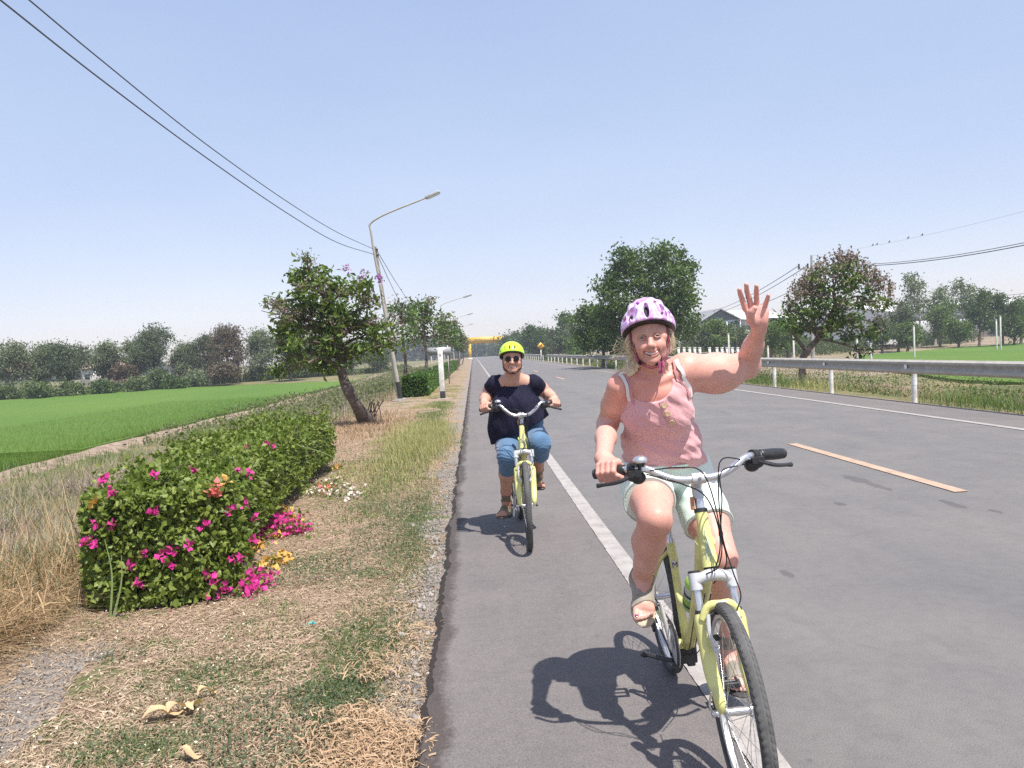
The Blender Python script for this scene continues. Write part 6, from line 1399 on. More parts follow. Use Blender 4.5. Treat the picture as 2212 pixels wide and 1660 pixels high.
def add_head(F, H, heavy=0.0, smile=1.0, teeth_cut=True):
    k = H.k; R = H.R
    E = lambda p, r, kk=.02, sub=False: F.ell(H.w(*p), np.array(r) * k, R, kk * k, sub)
    Cp = lambda a, b, ra, rb, kk=.02, flat=None: F.cap(H.w(*a), H.w(*b), ra * k, rb * k, kk * k, flat)
    h = heavy
    E((0, .018, .038), (.073, .090, .082))
    E((0, -.030, .030), (.064, .055, .070), .03)
    E((0, -.022, -.040), (.050 + h * .012, .058, .069), .03)
    E((0, -.056, -.060), (.036 + h * .008, .030, .042), .025)
    E((0, -.068, -.091), (.021 + h * .006, .018, .016), .02)
    for s in (-1, 1):
        E((s * .041, -.010, -.062), (.017 + h * .012, .034, .028 + h * .006), .03)            # jaw angle
        E((s * .035, -.060, -.028), (.021 + h * .006, .022, .019), .026)      # cheeks pushed up by the smile
        E((s * .052, -.050, .004), (.014, .018, .012), .02)       # cheekbone
        Cp((s * .046, -.066, .027), (s * .014, -.082, .024), .0070, .0070, .016)  # brow
    for s in (-1, 1): E((s * .0300, -.092, .006), (.0165, .0135, .0100), .010, True)
    Cp((0, -.080, .014), (0, -.099, -.026), .0078, .0110, .012)
    E((0, -.103, -.029), (.0125, .0115, .0105), .008)
    for s in (-1, 1): E((s * .0125, -.094, -.034), (.0075, .0095, .0075), .006)
    for s in (-1, 1): E((s * .0062, -.103, -.0405), (.0034, .0050, .0032), .002, True)
    Cp((0, -.088, -.040), (0, -.088, -.052), .009, .010, .014)
    # lips along a smiling curve
    def lc(x, dz, up): return (x, -.0862 + 9.0 * x * x, -.062 + dz + (x / .027) ** 2 * .0108 * smile)
    xs = np.linspace(-.0325, .0325, 9)
    for i in range(8):
        a, b = xs[i], xs[i + 1]; w = lambda x: 1 - .62 * (abs(x) / .0325) ** 2
        Cp(lc(a, .0062 * w(a), 1), lc(b, .0062 * w(b), 1), .0036 * w(a) + .001, .0036 * w(b) + .001, .007)
        Cp(lc(a, -.0070 * w(a), -1), lc(b, -.0070 * w(b), -1), .0042 * w(a) + .001, .0042 * w(b) + .001, .007)
    if teeth_cut:
        xs = np.linspace(-.0285, .0285, 8)
        for i in range(7):
            a, b = xs[i], xs[i + 1]; w = lambda x: 1 - .75 * (abs(x) / .0285) ** 2
            p, q = lc(a, 0, 0), lc(b, 0, 0); F_ = lambda r: r
            F.cap(H.w(p[0], p[1] + .002, p[2]), H.w(q[0], q[1] + .002, q[2]), (.0062 * w(a) + .0012) * k, (.0062 * w(b) + .0012) * k, .0015 * k, ((R @ np.array([0, 1., 0])), .50), True)
    # nasolabial folds: shallow furrows
    for s in (-1, 1):
        pts = [(s * .017, -.093, -.034), (s * .026, -.086, -.046), (s * .033, -.075, -.062), (s * .033, -.068, -.074)]
        for a, b in zip(pts[:-1], pts[1:]): F.cap(H.w(*a), H.w(*b), .0022 * k, .0020 * k, .008 * k, None, True)
    # ears
    for s in (-1, 1):
        E((s * .075, .012, -.008), (.007, .018, .030), .008); E((s * .079, .006, -.006), (.005, .009, .016), .004, True); E((s * .0755, .002, -.033), (.006, .008, .009), .006)
    # lids: thin bands over the eyeballs
    for s in (-1, 1):
        e = np.linspace(-1, 1, 7)
        up = [(s * .0300 + a * .0138, -.0885 + .0045 * a * a + (.0035 * a * s), .0060 + .0058 * (1 - a * a) - .0015 * abs(a)) for a in e]; dn = [(s * .0300 + a * .0138, -.0875 + .0045 * a * a + (.0035 * a * s), .0046 - .0040 * (1 - a * a)) for a in e]
        for q, r in ((up, .0027), (dn, .0025)):
            for a, b in zip(q[:-1], q[1:]): Cp(a, b, r, r, .0015)
EYEW = pm('eye_white', (.50, .45, .44), .3); IRIS = pm('iris_blue_grey', (.055, .075, .09), .2); PUP = pm('pupil_black', (.01, .01, .01), .1); TEETH = pm('teeth', (.90, .87, .80), .35)
def head_bits(t, H, eyes=True):
    if eyes:
        for s in (-1, 1):
            c = H.w(s * .0300, -.0758, .0058); d = nrm(H.R @ np.array([0, -1., .03])); mb = MB(); mb.ell(c, .0118 * H.k, H.R, 20, 12); e = mb.build('eye', EYEW, t)
            gz_ = nrm(EYE - c)       # looking at the camera
            mb = MB(); mb.lathe(c + gz_ * .0098 * H.k, gz_, [(0, .0064 * H.k), (.0016 * H.k, .0056 * H.k), (.0022 * H.k, .0035 * H.k)], 16); ir = mb.build('iris', IRIS, e)
            mb = MB(); mb.lathe(c + gz_ * .0118 * H.k, gz_, [(0, .0028 * H.k), (.0006 * H.k, .0024 * H.k)], 12); mb.build('pupil', PUP, e)
    q = [H.w(x, -.0800 + 9.0 * x * x, -.0600 + (x / .027) ** 2 * .0105) for x in np.linspace(-.024, .024, 13)]
    mb = MB(); mb.tube(q, [.0058 * H.k * (1 - .45 * (abs(i - 6) / 6) ** 2) for i in range(13)], 8)
    mb.build('teeth', TEETH, t)
    mb = MB(); mb.ell(H.w(0, -.072, -.062), np.array([.022, .006, .009]) * H.k, H.R); mb.build('mouth_inside', pm('mouth_dark', (.12, .02, .02), .5), t)
def head_paint(V, col, H, base, blush, brow, lipcol, shadowy=1.0):
    L = H.l(V); x, y, z = L.T; f = (y < -.02) & (np.abs(x) < .085) & (z < .09) & (z > -.125)
    out = col
    def blend(m, c):
        nonlocal out
        m = (m * f)[:, None]; out = out * (1 - m) + np.array(c) * m
    g = lambda a, b, w, cx, cz: np.exp(-(((a - cx) / w) ** 2 + ((b - cz) / w) ** 2))
    blend(.55 * (g(x, z, .024, .040, -.028) + g(x, z, .024, -.040, -.028)), blush)
    blend(.45 * g(x, z, .012, 0, -.030), blush); blend(.35 * g(x, z, .018, 0, -.098), blush)
    for s in (-1, 1):
        bx = (s * x - .032) / .020; bz = z - (.0245 + .0035 * (1 - bx ** 2)) ; blend(.70 * np.exp(-(bz / .0026) ** 2) * (np.abs(bx) < 1.05), brow)
        ex = (s * x - .0300) / .0150; m = np.abs(ex) < 1.15
        blend(.75 * m * np.exp(-((z - (.0072 + .0050 * (1 - ex ** 2))) / .0016) ** 2), (.12, .065, .05))
        blend(.45 * m * np.exp(-((z - (.0048 - .0048 * (1 - ex ** 2))) / .0015) ** 2), (.25, .13, .11))
        blend(.12 * np.exp(-((ex / 1.1) ** 2 + ((z - .006) / .012) ** 2)), tuple(c * .62 for c in base))  # faint eye-socket shade, painted into the skin colour
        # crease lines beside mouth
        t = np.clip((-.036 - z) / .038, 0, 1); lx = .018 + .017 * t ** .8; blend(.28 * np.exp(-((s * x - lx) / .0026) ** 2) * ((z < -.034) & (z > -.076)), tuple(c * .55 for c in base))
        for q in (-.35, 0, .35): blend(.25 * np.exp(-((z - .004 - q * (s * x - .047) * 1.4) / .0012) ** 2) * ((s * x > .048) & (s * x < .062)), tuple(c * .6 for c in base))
    zc = -.062 + (x / .027) ** 2 * .0108; w = 1 - .62 * (np.abs(x) / .0345) ** 2
    blend(.70 * np.clip(1.15 - (np.abs(z - zc) / (.0115 * w)) ** 6, 0, 1) * ((np.abs(x) < .0335) & (y < -.066)), lipcol)
    for s in (-1, 1): blend(.75 * g(s * x, z, .0035, .0062, -.0415) * (y < -.09), (.12, .05, .04))
    return out
def body_with_head(t, F, H, add, paint, r=.148, hh=.0023):
    """the head gets a finer grid; both surfaces go into the one body mesh"""
    c = H.w(0, 0, .004); Fh = Field(c - (r + .012), c + (r + .012), hh)
    sl, X, Y, Z = Fh.win(Fh.lo, Fh.lo + Fh.N * hh); pts = np.stack(np.broadcast_arrays(X, Y, Z), -1).reshape(-1, 3)
    Fh.d = F.val(pts).reshape(Fh.N).astype(np.float32); add(Fh); full = Fh.copy()
    dist = np.sqrt((X - c[0]) ** 2 + (Y - c[1]) ** 2 + (Z - c[2]) ** 2).astype(np.float32)
    Fh.d = np.maximum(Fh.d, dist - r)
    B = F.copy(); add(B); sl, X, Y, Z = B.win(c - r - .03, c + r + .03); dist = np.sqrt((X - c[0]) ** 2 + (Y - c[1]) ** 2 + (Z - c[2]) ** 2).astype(np.float32)
    B.d[sl] = np.maximum(B.d[sl], (r - .009) - dist)
    V1, F1 = B.surf(); V2, F2 = Fh.surf()
    def sm(V, Fq):
        acc = np.zeros_like(V); cnt = np.zeros(len(V))
        for a in range(4):
            for b in (1, 3): np.add.at(acc, Fq[:, a], V[Fq[:, (a + b) % 4]]); np.add.at(cnt, Fq[:, a], 1)
        return V * .5 + acc / cnt[:, None] * .5
    V1, V2 = sm(V1, F1), sm(V2, F2); V = np.concatenate([V1, V2]); Q = np.concatenate([F1, F2 + len(V1)])
    link('body', raw_mesh('body', V, [Q], SKIN, smooth=True, col=paint(V)), t); add(F); return full
def fist(F, grip, s, wrist, sc=1.0, fl=None):
    """closed hand round a bar; grip=(inner,outer); returns nothing"""
    A, E = grip; g = nrm(E - A); c = A + g * np.linalg.norm(E - A) * .50; up = nrm(np.array([0, .18, 1.]) - g * np.dot([0, .18, 1.], g)); f = nrm(np.cross(g, up)); f = f if f[1] < 0 else -f
    def at(o, ang, r): a = math.radians(ang); return c + g * o + (up * math.cos(a) + f * math.sin(a)) * r
    rb = .0215; offs = [-.033, -.011, .011, .032]; fr = [.0100, .0105, .0100, .0088]
    for o, r in zip(offs, fr):
        r *= sc; pts = [at(o, -28, rb + .012), at(o, 34, rb + r * 1.25), at(o, 92, rb + r * 1.05), at(o, 150, rb + r), at(o, 205, rb + r * .8)]
        F.chain(pts, [r * 1.12, r * 1.15, r * 1.02, r * .92, r * .8], k=.0035)
        F.ell(at(o, 30, rb + r * 1.45), (.010, .009, .009), k=.006)
    # back of the hand from the knuckles to the wrist
    for o, w in zip(offs, (.0135, .0150, .0145, .0125)): F.cap(at(o, -8, rb + .010), wrist * .6 + at(o * .7, -50, rb + .02) * .4, w * sc, .018 * sc, .014)
    F.cap(at(0, -60, rb + .012), wrist, .024 * sc, .028 * sc, .02)
    tb = at(-.036, -70, rb + .012); F.chain([tb, at(-.050, -5 if False else -120, rb + .008), at(-.052, 170, rb + .008), at(-.046, 130, rb + .009)], np.array([.0145, .0120, .0105, .0088]) * sc, k=.008)
def foot(F, ank, toe, up, sc=1.0, lat=None, side=1):
    """ank: ankle joint, toe: tip of the big toe side on the sole plane"""
    d = nrm(toe - ank - up * np.dot(toe - ank, up)); l = nrm(np.cross(up, d)) * 1.0; hz = np.dot(ank - toe, up)
    sole = ank - up * hz
    P_ = lambda a, b, h: sole + d * a + l * b + up * h
    Lf = np.linalg.norm(toe - sole)
    F.cap(P_(-.045, 0, .028), P_(-.02, 0, hz), .029 * sc, .036 * sc, .02)
    F.cap(P_(-.045, 0, .026), P_(Lf - .065, .004, .022), .028 * sc, .022 * sc, .03)
    F.cap(P_(-.005, 0, hz * .75), P_(Lf - .075, 0, .026), .031 * sc, .020 * sc, .03, (l, .85))
    for b in (-.026, -.008, .012, .028): F.cap(P_(Lf * .35, b * .6, .024), P_(Lf - .055, b, .018), .018 * sc, .0155 * sc, .015)
    m = side
    for i, (b, r, e) in enumerate(((-.030, .0125, .000), (-.012, .0092, -.004), (.003, .0088, -.010), (.017, .0083, -.018), (.030, .0082, -.028))):
        bb = b * m; F.chain([P_(Lf - .055 + e * .5, bb, .016), P_(Lf - .028 + e, bb * 1.04, .018), P_(Lf - r + e, bb * 1.04, .0125)], np.array([r * 1.1, r * .95, r]) * sc, k=.005)
    return P_, Lf, d, l
def sandal(t, ank, toe, up, sc, side, mat, sole_mat, Ffoot, h, thick=.016):
    d = nrm(toe - ank - up * np.dot(toe - ank, up)); l = nrm(np.cross(up, d)); hz = np.dot(ank - toe, up); sole = ank - up * hz; Lf = np.linalg.norm(toe - sole); P_ = lambda a, b, hh: sole + d * a + l * b + up * hh
    R = np.stack([d, l, up], 1)
    lo = sole - .22; hi = sole + .22 + d * .1
    S = Field(lo, hi, .0035)
    S.ell(P_(-.035, 0, -.006), (.045, .037, thick * .9), R, 0); S.ell(P_(Lf - .065, 0, -.006), (.085, .050, thick * .9), R, .02); S.rbox(P_((Lf - .08) / 2, 0, -.006), (Lf * .4, .032, thick * .62), R, .008, .02)
    S.plane(P_(0, 0, .004), up, .004)
    so = S.build('sandal_sole', sole_mat, t)
    T = Field(lo, hi, .0032)
    # resample the foot, puffed up
    sl, X, Y, Z = T.win(T.lo, T.lo + T.N * T.h); G3 = np.stack(np.broadcast_arrays(X, Y, Z), -1).reshape(-1, 3)
    inside = np.all((G3 > Ffoot.lo + .01) & (G3 < Ffoot.lo + (Ffoot.N - 2) * Ffoot.h), axis=1)
    v = np.full(len(G3), .08); v[inside] = Ffoot.val(G3[inside]); v -= .0048
    L = (G3 - sole) @ R; a, b, hh = L.T
    slab = lambda c0, w, tilt=0.0, tl=0.0: np.abs(a + tilt * hh + tl * b - c0) - w
    band = np.minimum(np.minimum(np.maximum(np.abs(hh - hz * .98) - .010, a - .05), slab(Lf * .40, .014)), slab(Lf - .080, .017, 0, .25 * side))
    side_ = np.maximum(np.maximum(-np.abs(b) + .029, a - (Lf - .07)), hh - .05 - .3 * np.maximum(.05 - a, 0)); band = np.minimum(band, side_)
    band = np.minimum(band, np.maximum(a + .040, hh - hz))
    v = np.maximum(v, band); v = np.maximum(v, hh - hz * 1.28)
    T.d = v.reshape(T.N).astype(np.float32)
    st = T.build('sandal_strap', mat, t)
    return so
def curve_on(F, pts, off, n=30, it=5):
    return F.proj(bez(pts, n), off, it)
def strap(t, name, F, pts, off, r, flat, mat, n=30):
    p = curve_on(F, pts, off, n); nv = F.grad(p); mb = MB(); w = r
    T = np.gradient(p, axis=0); T /= np.linalg.norm(T, axis=1)[:, None]; S = np.cross(T, nv); S /= np.linalg.norm(S, axis=1)[:, None] + 1e-9
    V = []
    for sgn, o in ((-1, -flat), (1, -flat), (1, flat), (-1, flat)): V.append(p + S * sgn * w + nv * o)
    V = np.stack(V, 1).reshape(-1, 3); i = np.arange(len(p) - 1) * 4; Fq = np.concatenate([np.stack([i + a, i + (a + 1) % 4, i + 4 + (a + 1) % 4, i + 4 + a], 1) for a in range(4)])
    mb.add(V, Fq, np.array([[3, 2, 1, 0], [len(V) - 4, len(V) - 3, len(V) - 2, len(V) - 1]])); return mb.build(name, mat, t, smooth=True)
def helmet(t, H, shell_m, vents, brimdrop=0.0, grow=.019, ridges=3):
    k = H.k; R = H.R
    F = Field(H.w(0, 0, .08) - .20, H.w(0, 0, .08) + .20, .003)
    F.ell(H.w(0, .010, .045), np.array([.073 + grow + .006, .098 + grow + .006, .082 + grow]) * k, R, 0)
    # raised ribs running front to back
    for xr in (np.linspace(-.052, .052, ridges) if ridges else []):
        pts = []
        for a in np.linspace(-.15, 2.75, 12):
            sx = math.sqrt(max(0, 1 - (xr / .098) ** 2)); pts.append(H.w(xr * (1 if a < 2 else .7), .010 - (.098 + grow) * math.cos(a) * sx, .045 + (.082 + grow) * math.sin(a) * sx))
        F.chain(pts, [.013 * k] * 12, k=.014 * k)
    # hollow
    F.ell(H.w(0, .010, .042), np.array([.073 + grow - .006, .098 + grow - .006, .082 + grow - .010]) * k, R, .002, True)
    arch = lambda z0: (lambda X, Y, Z: None)
    n = R @ np.array([0, -.32, -1.]); F.plane(H.w(0, 0, .032 - brimdrop), n, .004)
    Vn = F.copy()
    for (x0, y0, z0), (rx, ry, rz), (ax, ay, az) in vents:
        x0, y0, z0 = x0 * 1.10, (y0 - .01) * 1.09 + .01, (z0 - .045) * 1.10 + .045
        Rv = R @ np.array(Matrix.Rotation(az, 3, 'Z') @ Matrix.Rotation(ay, 3, 'Y') @ Matrix.Rotation(ax, 3, 'X')); F.ell(H.w(x0, y0, z0), np.array([rx, ry, rz]) * k, Rv, .003 * k, True)
    sh = F.build('helmet_shell', shell_m, t)
    F2 = Field(F.lo, F.lo + F.N * F.h, .004); F2.ell(H.w(0, .010, .042), np.array([.073 + grow - .0065, .098 + grow - .0065, .082 + grow - .0105]) * k, R, 0); F2.ell(H.w(0, .010, .034), np.array([.077, .1015, .083]) * k, R, .002, True)
    F2.plane(H.w(0, 0, .029 - brimdrop), n, .002); ln = F2.build('helmet_liner', pm('helmet_liner_black', (.02, .02, .022), .8), sh)
    F3 = Field(F.lo, F.lo + F.N * F.h, .003); F3.ell(H.w(0, .010, .045), np.array([.073 + grow + .0045, .098 + grow + .0045, .082 + grow]) * k, R, 0); F3.ell(H.w(0, .012, .036), np.array([.080, .104, .086]) * k, R, .002, True); F3.plane(H.w(0, 0, .026 - brimdrop), n, .002); F3.plane(H.w(0, 0, .0325 - brimdrop), -n, .001); F3.build('helmet_rim', pm('helmet_rim_black', (.015, .015, .017), .5), sh)
    return F, sh
def limb_paint(V, base, spots):
    col = np.tile(np.array(base), (len(V), 1))
    for c, r, cc, a in spots:
        w = (a * np.exp(-(np.linalg.norm(V - np.asarray(c), axis=1) / r) ** 2))[:, None]; col = col * (1 - w) + np.array(cc) * w
    return col
def clean(p, M=None): return p
# ------------------------------------------------------------------ the waving woman
def rider_one():
    bike, grips, ends, sp = BIKE1
    yH = 3.02
    t = thing('person', (sp[0], 3.3, .9), 'woman in a pink vest top and mint shorts waving from the near bicycle', 'person')
    hc = P(1403.5, 735, yH); H = HF(*frame(hc, math.radians(-12), math.radians(-5), math.radians(-4), .985))
    neckb = P(1412, 832, 3.10)
    shR, shL = P(1338, 836, 3.07), P(1484, 800, 3.10)
    elR = P(1312, 918, 3.20)
    gR = grips[-1]; gc = gR[0] * .5 + gR[1] * .5; wrR = gc + [-.010, .070, .040]
    elL = P(1614, 786, 3.20); wrL = P(1639, 714, 3.02)
    chest = P(1415, 880, 3.14); waist = P(1427, 950, 3.23); pel = P(1440, 1015, 3.33)
    hpR, hpL = P(1398, 1032, 3.32), P(1492, 1040, 3.34)
    knR = P(1415, 1122, 2.93); anR = P(1387, 1252, 3.07)
    tR = ends[-1]; tL = ends[1]
    knL = P(1560, 1205, 3.02)
    upf = nrm([.02, -.62, 1.])
    toeR = P(1392, 1346, 2.94); soleR = toeR
    anL = P(1572, 1392, 3.23); toeL = P(1606, 1500, 3.06)
    lo = np.array([.40, 2.72, .10]); hi = np.array([1.36, 3.56, 1.90])
    h = .0038
    F = Field(lo, hi, h)
    def torso(F, g=0.0, arms=True):
        F.ell(chest + [0, .012, .01], np.array([.150, .098, .145]) + g, k=.03)
        F.ell(P(1418, 850, 3.10), np.array([.148, .085, .070]) + g, k=.05)
        for u, v in ((1386, 897), (1456, 899)): F.ell(P(u, v, 3.084), np.array([.070, .052, .066]) + g, k=.05)
        F.ell(waist + [0, -.010, 0], np.array([.164, .118, .120]) + g, k=.05)
        F.ell(pel + [0, .01, .01], np.array([.170, .135, .112]) + g, k=.05)
    torso(F)
    # shoulders, neck, collar bones
    F.cap(P(1352, 826, 3.09), P(1478, 800, 3.11), .042, .052, .04)
    F.cap(neckb + [0, .02, -.01], hc + H.R @ np.array([0, .022, -.05]), .060, .052, .03)
    F.cap(neckb + [-.0, .01, .0], P(1350, 826, 3.08), .050, .042, .04); F.cap(neckb, P(1476, 802, 3.10), .050, .045, .04)
    for u in (1345, 1470): F.cap(P(1412 + (u - 1410) * .15, 826, 3.03), P(u, 822 - (u - 1345) * .13, 3.05), .010, .012, .018)
    # right arm on the bar
    F.chain([shR, shR * .55 + elR * .45, elR, elR * .6 + wrR * .4, wrR], [.050, .048, .041, .040, .029], k=.025)
    fist(F, gR, -1, wrR, 1.08)
    # left arm raised: heavy upper arm hanging a little below the bone
    ml = shL * .5 + elL * .5
    F.chain([shL, ml + [0, 0, -.022], elL + [-.01, 0, -.012]], [.068, .072, .056], k=.04)
    F.ell(ml + [-.02, .005, -.055], (.105, .048, .046), k=.05)
    F.cap(elL, elL * .45 + wrL * .55, .047, .040, .03); F.cap(elL * .55 + wrL * .45, wrL, .041, .0275, .02, (nrm([0, 1, .3]), 1.1))
    F.ell(elL + [.006, .0, -.004], (.040, .042, .040), k=.03)
    # open hand, fingers read off the photograph
    Z = lambda zx, zy, y: P((1680 + zx / 11.86) / 1.0687, (640 + zy / 11.86) / 1.0687, y)
    yh = 2.96; palm = [(Z(560, 930, yh), .0145), (Z(700, 880, yh), .0150), (Z(850, 860, yh), .0150), (Z(1010, 900, yh + .005), .0140)]; w0 = Z(850, 1370, yh + .03)
    for (q, r), wx in zip(palm, (760, 820, 880, 950)): F.cap(q, Z(wx, 1270, yh + .02), r, .019, .010)
    F.cap(Z(620, 1000, yh), Z(1010, 980, yh), .015, .015, .012); F.cap(Z(850, 1200, yh + .015), w0, .025, .026, .02); F.cap(w0, wrL, .026, .027, .015)
    F.ell(Z(700, 1170, yh - .004), (.020, .020, .030), k=.014); F.ell(Z(970, 1150, yh), (.017, .018, .030), k=.014)
    fingers = [[(480, 880), (400, 640), (345, 470), (315, 345)], [(640, 800), (575, 560), (525, 380), (505, 205)], [(800, 790), (790, 560), (785, 400), (785, 245)], [(1010, 840), (1050, 700), (1085, 610), (1112, 505)]]
    for i, fg in enumerate(fingers):
        dz = [0, -.012, -.024, -.040] if i < 3 else [0, -.014, -.028, -.044]
        r = (.0102, .0104, .0100, .0090)[i]
        F.chain([Z(x, y, yh + d) for (x, y), d in zip(fg, dz)], [r * 1.12, r * 1.02, r * .96, r * .84], k=.003)
    F.chain([Z(640, 1200, yh - .005), Z(620, 1080, yh - .026), Z(660, 960, yh - .044), Z(735, 855, yh - .052)], [.0190, .0150, .0132, .0112], k=.006)
    # legs
    F.chain([hpR, hpR * .45 + knR * .55, knR], [.098, .084, .066], k=.03); F.ell(knR + [0, -.012, .0], (.052, .050, .058), k=.02)
    F.ell(knR + [.0, -.045, .012], (.036, .022, .034), k=.02)
    F.chain([knR + [0, .015, -.02], knR * .62 + anR * .38 + [0, .022, 0], anR * .75 + knR * .25, anR], [.060, .064, .043, .037], k=.025)
    F.chain([hpL, hpL * .45 + knL * .55, knL], [.100, .085, .062], k=.03); F.ell(knL + [0, -.025, .01], (.046, .035, .050), k=.02)
    F.chain([knL + [0, .01, -.02], knL * .62 + anL * .38 + [0, .03, 0], anL * .75 + knL * .25, anL], [.056, .062, .041, .035], k=.025)
    foot(F, anR, toeR, upf, 1.04, side=-1 * -1); foot(F, anL, toeL, nrm([0, .1, 1]), 1.0, side=-1)
    base = (.64, .365, .30); red = (.68, .31, .25); pale = (.66, .42, .32)
    spots = [(shR, .10, red, .8), (knR, .08, red, .8), (chest + [0, -.1, .06], .09, red, .9), (P(1412, 850, 3.02), .09, red, .8), (shL, .10, red, .6), (gc, .07, red, .6), (Z(800, 900, yh), .09, (.70, .36, .31), .9), (hc, .12, (.58, .33, .26), .8), (anR, .1, (.60, .33, .24), .6), (knL, .2, red, .5)]
    def paint(V): return head_paint(V, limb_paint(V, base, spots), H, base, (.72, .31, .26), (.40, .27, .19), (.52, .16, .15))
    Fh = body_with_head(t, F, H, lambda f: add_head(f, H, .0), paint)
    head_bits(t, H)
    # ---- vest top
    T = Field(lo + [0, .1, .6], hi - [0, 0, .2], .0040); torso(T, .008)
    T.cap(P(1350, 826, 3.09), P(1478, 806, 3.11), .052, .055, .05)
    T.ell(P(1436, 985, 3.27), (.170, .130, .06), k=.05)
    wr = lambda X, Y, Zz: .0042 * fbm(X, Y * .6, Zz * 1.9 + X * 1.2, 46, 3, 3) + .0035 * np.sin((Zz + .35 * (X - .8)) * 95 + 3 * fbm(X, Y, Zz, 14, 5, 2)) * np.clip((1.20 - Zz) * 7, 0, 1)
    T.add_fn(wr)
    T.rbox(P(1411, 790, 2.95), (.092, .155, .146), None, .08, .004, True)          # scoop neck
    T.ell(P(1422, 775, 3.25), (.115, .20, .12), k=.004, sub=True)
    T.ell(P(1322, 845, 3.08), (.062, .20, .108), k=.004, sub=True); T.ell(P(1516, 835, 3.12), (.070, .20, .110), k=.004, sub=True)
    T.plane(P(1425, 812, 3.1), [-.05, 0, 1]); hm = P(1432, 1003, 3.2)
    def hem(X, Y, Zz): return 0
    T.plane(hm + [0, 0, -.010], [-.10, .05, -1])
    T.build('vest_top', clothmat('pink_broderie', (.72, .40, .41), (.64, .345, .355), 7, 200, holes=(120, .26, (.40, .18, .18))), t)
    m_w = clothmat('strap_white', (.74, .72, .72)); m_p = clothmat('strap_pink', (.52, .26, .26))
    SF = F.copy(); SF.d = np.minimum(SF.d, .08)
    pts = lambda l, y: [P(u, v, y) for u, v in l]
    for nm, l, y, r, m, off in (('bra_strap', [(1361, 880), (1358, 858), (1352, 832), (1343, 810), (1334, 798)], 3.02, .0065, m_w, .006), ('top_strap', [(1366, 878), (1364, 856), (1360, 832), (1352, 810), (1346, 796)], 3.02, .0055, m_p, .008), ('bra_strap', [(1494, 858), (1482, 826), (1468, 795), (1459, 774)], 3.05, .0075, m_w, .006), ('top_strap', [(1484, 858), (1469, 826), (1459, 795), (1453, 772)], 3.05, .0045, m_p, .008)):
        strap(t, nm, SF, pts(l, y), off, r, .0016, m)
    for u, v in ((1434, 877), (1442, 894), (1451, 913)):
        p = T.hit(P(u, v, 2.8), ray(u, v)); nv = T.grad(p)[0]; mb = MB(); mb.lathe(p + nv * .001, nv, [(0, .0105), (.002, .0112), (.0035, .0102), (.003, .007), (.0028, .001)], 18); mb.build('button', pm('button_wood', (.58, .46, .27), .45, col2=(.48, .36, .2), vs=30), t)
    pl = [T.hit(P(u, v, 2.8), ray(u, v)) for u, v in ((1424, 870), (1430, 888), (1437, 906), (1443, 924))]; mb = MB(); mb.tube(bez(pl, 14), .0022, 5); mb.build('placket_seam', m_p, t)
    # neck hem
    nk = [T.hit(P(u, v, 2.8), ray(u, v)) for u, v in ((1374, 890), (1384, 905), (1398, 913), (1412, 917), (1428, 914), (1446, 903), (1462, 884), (1474, 862))]
    # ---- shorts
    S = Field(lo + [.1, .05, .55], hi - [.15, 0, .75], .0040)
    S.ell(pel + [0, .01, .01], (.196, .145, .122), k=.04); S.ell(waist + [0, .0, -.07], (.170, .125, .06), k=.05)
    hemR = hpR * .40 + knR * .60; hemL = hpL * .40 + knL * .60
    S.chain([hpR + [-.012, 0, 0], hemR + (knR - hpR) * .10 + [-.008, 0, 0]], [.114, .102], k=.03); S.chain([hpL, hemL + (knL - hpL) * .10], [.108, .102], k=.03)
    S.add_fn(lambda X, Y, Zz: .004 * fbm(X, Y, Zz, 40, 9, 3))
    S.plane(hemR, nrm(knR - hpR) * np.array([1, 1, 1])) if False else None
    # cut each leg with its own hem: subtract a big slab beyond the hem on that side
    for hp, kn, hm_ in ((hpR, knR, hemR), (hpL, knL, hemL)):
        ax = nrm(kn - hp); Rm = np.stack([ax, nrm(np.cross(ax, [0, 0, 1.])), nrm(np.cross(np.cross(ax, [0, 0, 1.]), ax))], 1); S.rbox(hm_ + ax * .12, (.12, .115, .17), Rm, .002, .002, True)
    S.plane(P(1436, 985, 3.3), [0, -.1, 1])
    def sp_paint(V): return None
    S.build('shorts', clothmat('mint_cotton', (.74, .84, .76), (.68, .80, .74), 5, 240), t)
    for hp, kn, hm_, r in ((hpR + [-.009, 0, 0], knR + [-.007, 0, 0], hemR + [-.009, 0, 0], .099), (hpL, knL, hemL, .098)):
        ax = nrm(kn - hp); b_ = nrm(np.cross(ax, [1, 0, 0])); a_ = np.cross(b_, ax); C = []
        for q in np.linspace(0, 2 * PI, 40, endpoint=False): C.append(hm_ - ax * .004 + (a_ * math.cos(q) + b_ * math.sin(q)) * (r + .0045))
        mb = MB(); mb.tube(C, .0042, 6, closed=True); mb.build('shorts_hem', clothmat('mint_hem', (.62, .72, .65)), t)
    # ---- sandals
    tan = clothmat('sandal_taupe', (.30, .27, .22), (.24, .21, .17), 20, 300); so = pm('sandal_sole', (.46, .38, .27), .7, col2=(.36, .3, .22)); 
    sandal(t, anR, toeR, upf, 1.04, 1, tan, so, F, h); sandal(t, anL, toeL, nrm([0, .1, 1]), 1.0, -1, tan, pm('sandal_sole_dark', (.05, .045, .04), .7), F, h)
    P_, Lf, d, l = foot(Field(anR - .01, anR + .01, .004), anR, toeR, upf, 1.04, side=1)
    for b, e, r, c in ((-.030, 0, .0075, (.14, .03, .16)), (-.012, -.004, .0052, (.75, .72, .72))):
        p = F.hit(P_(Lf - .013 + e, b * 1.04, .06), -upf); mb = MB(); mb.ell(p, (r, r * 1.1, .0018), np.stack([l, d, upf], 1), 12, 6); mb.build('toenail', pm('nail_varnish', c, .2), t)
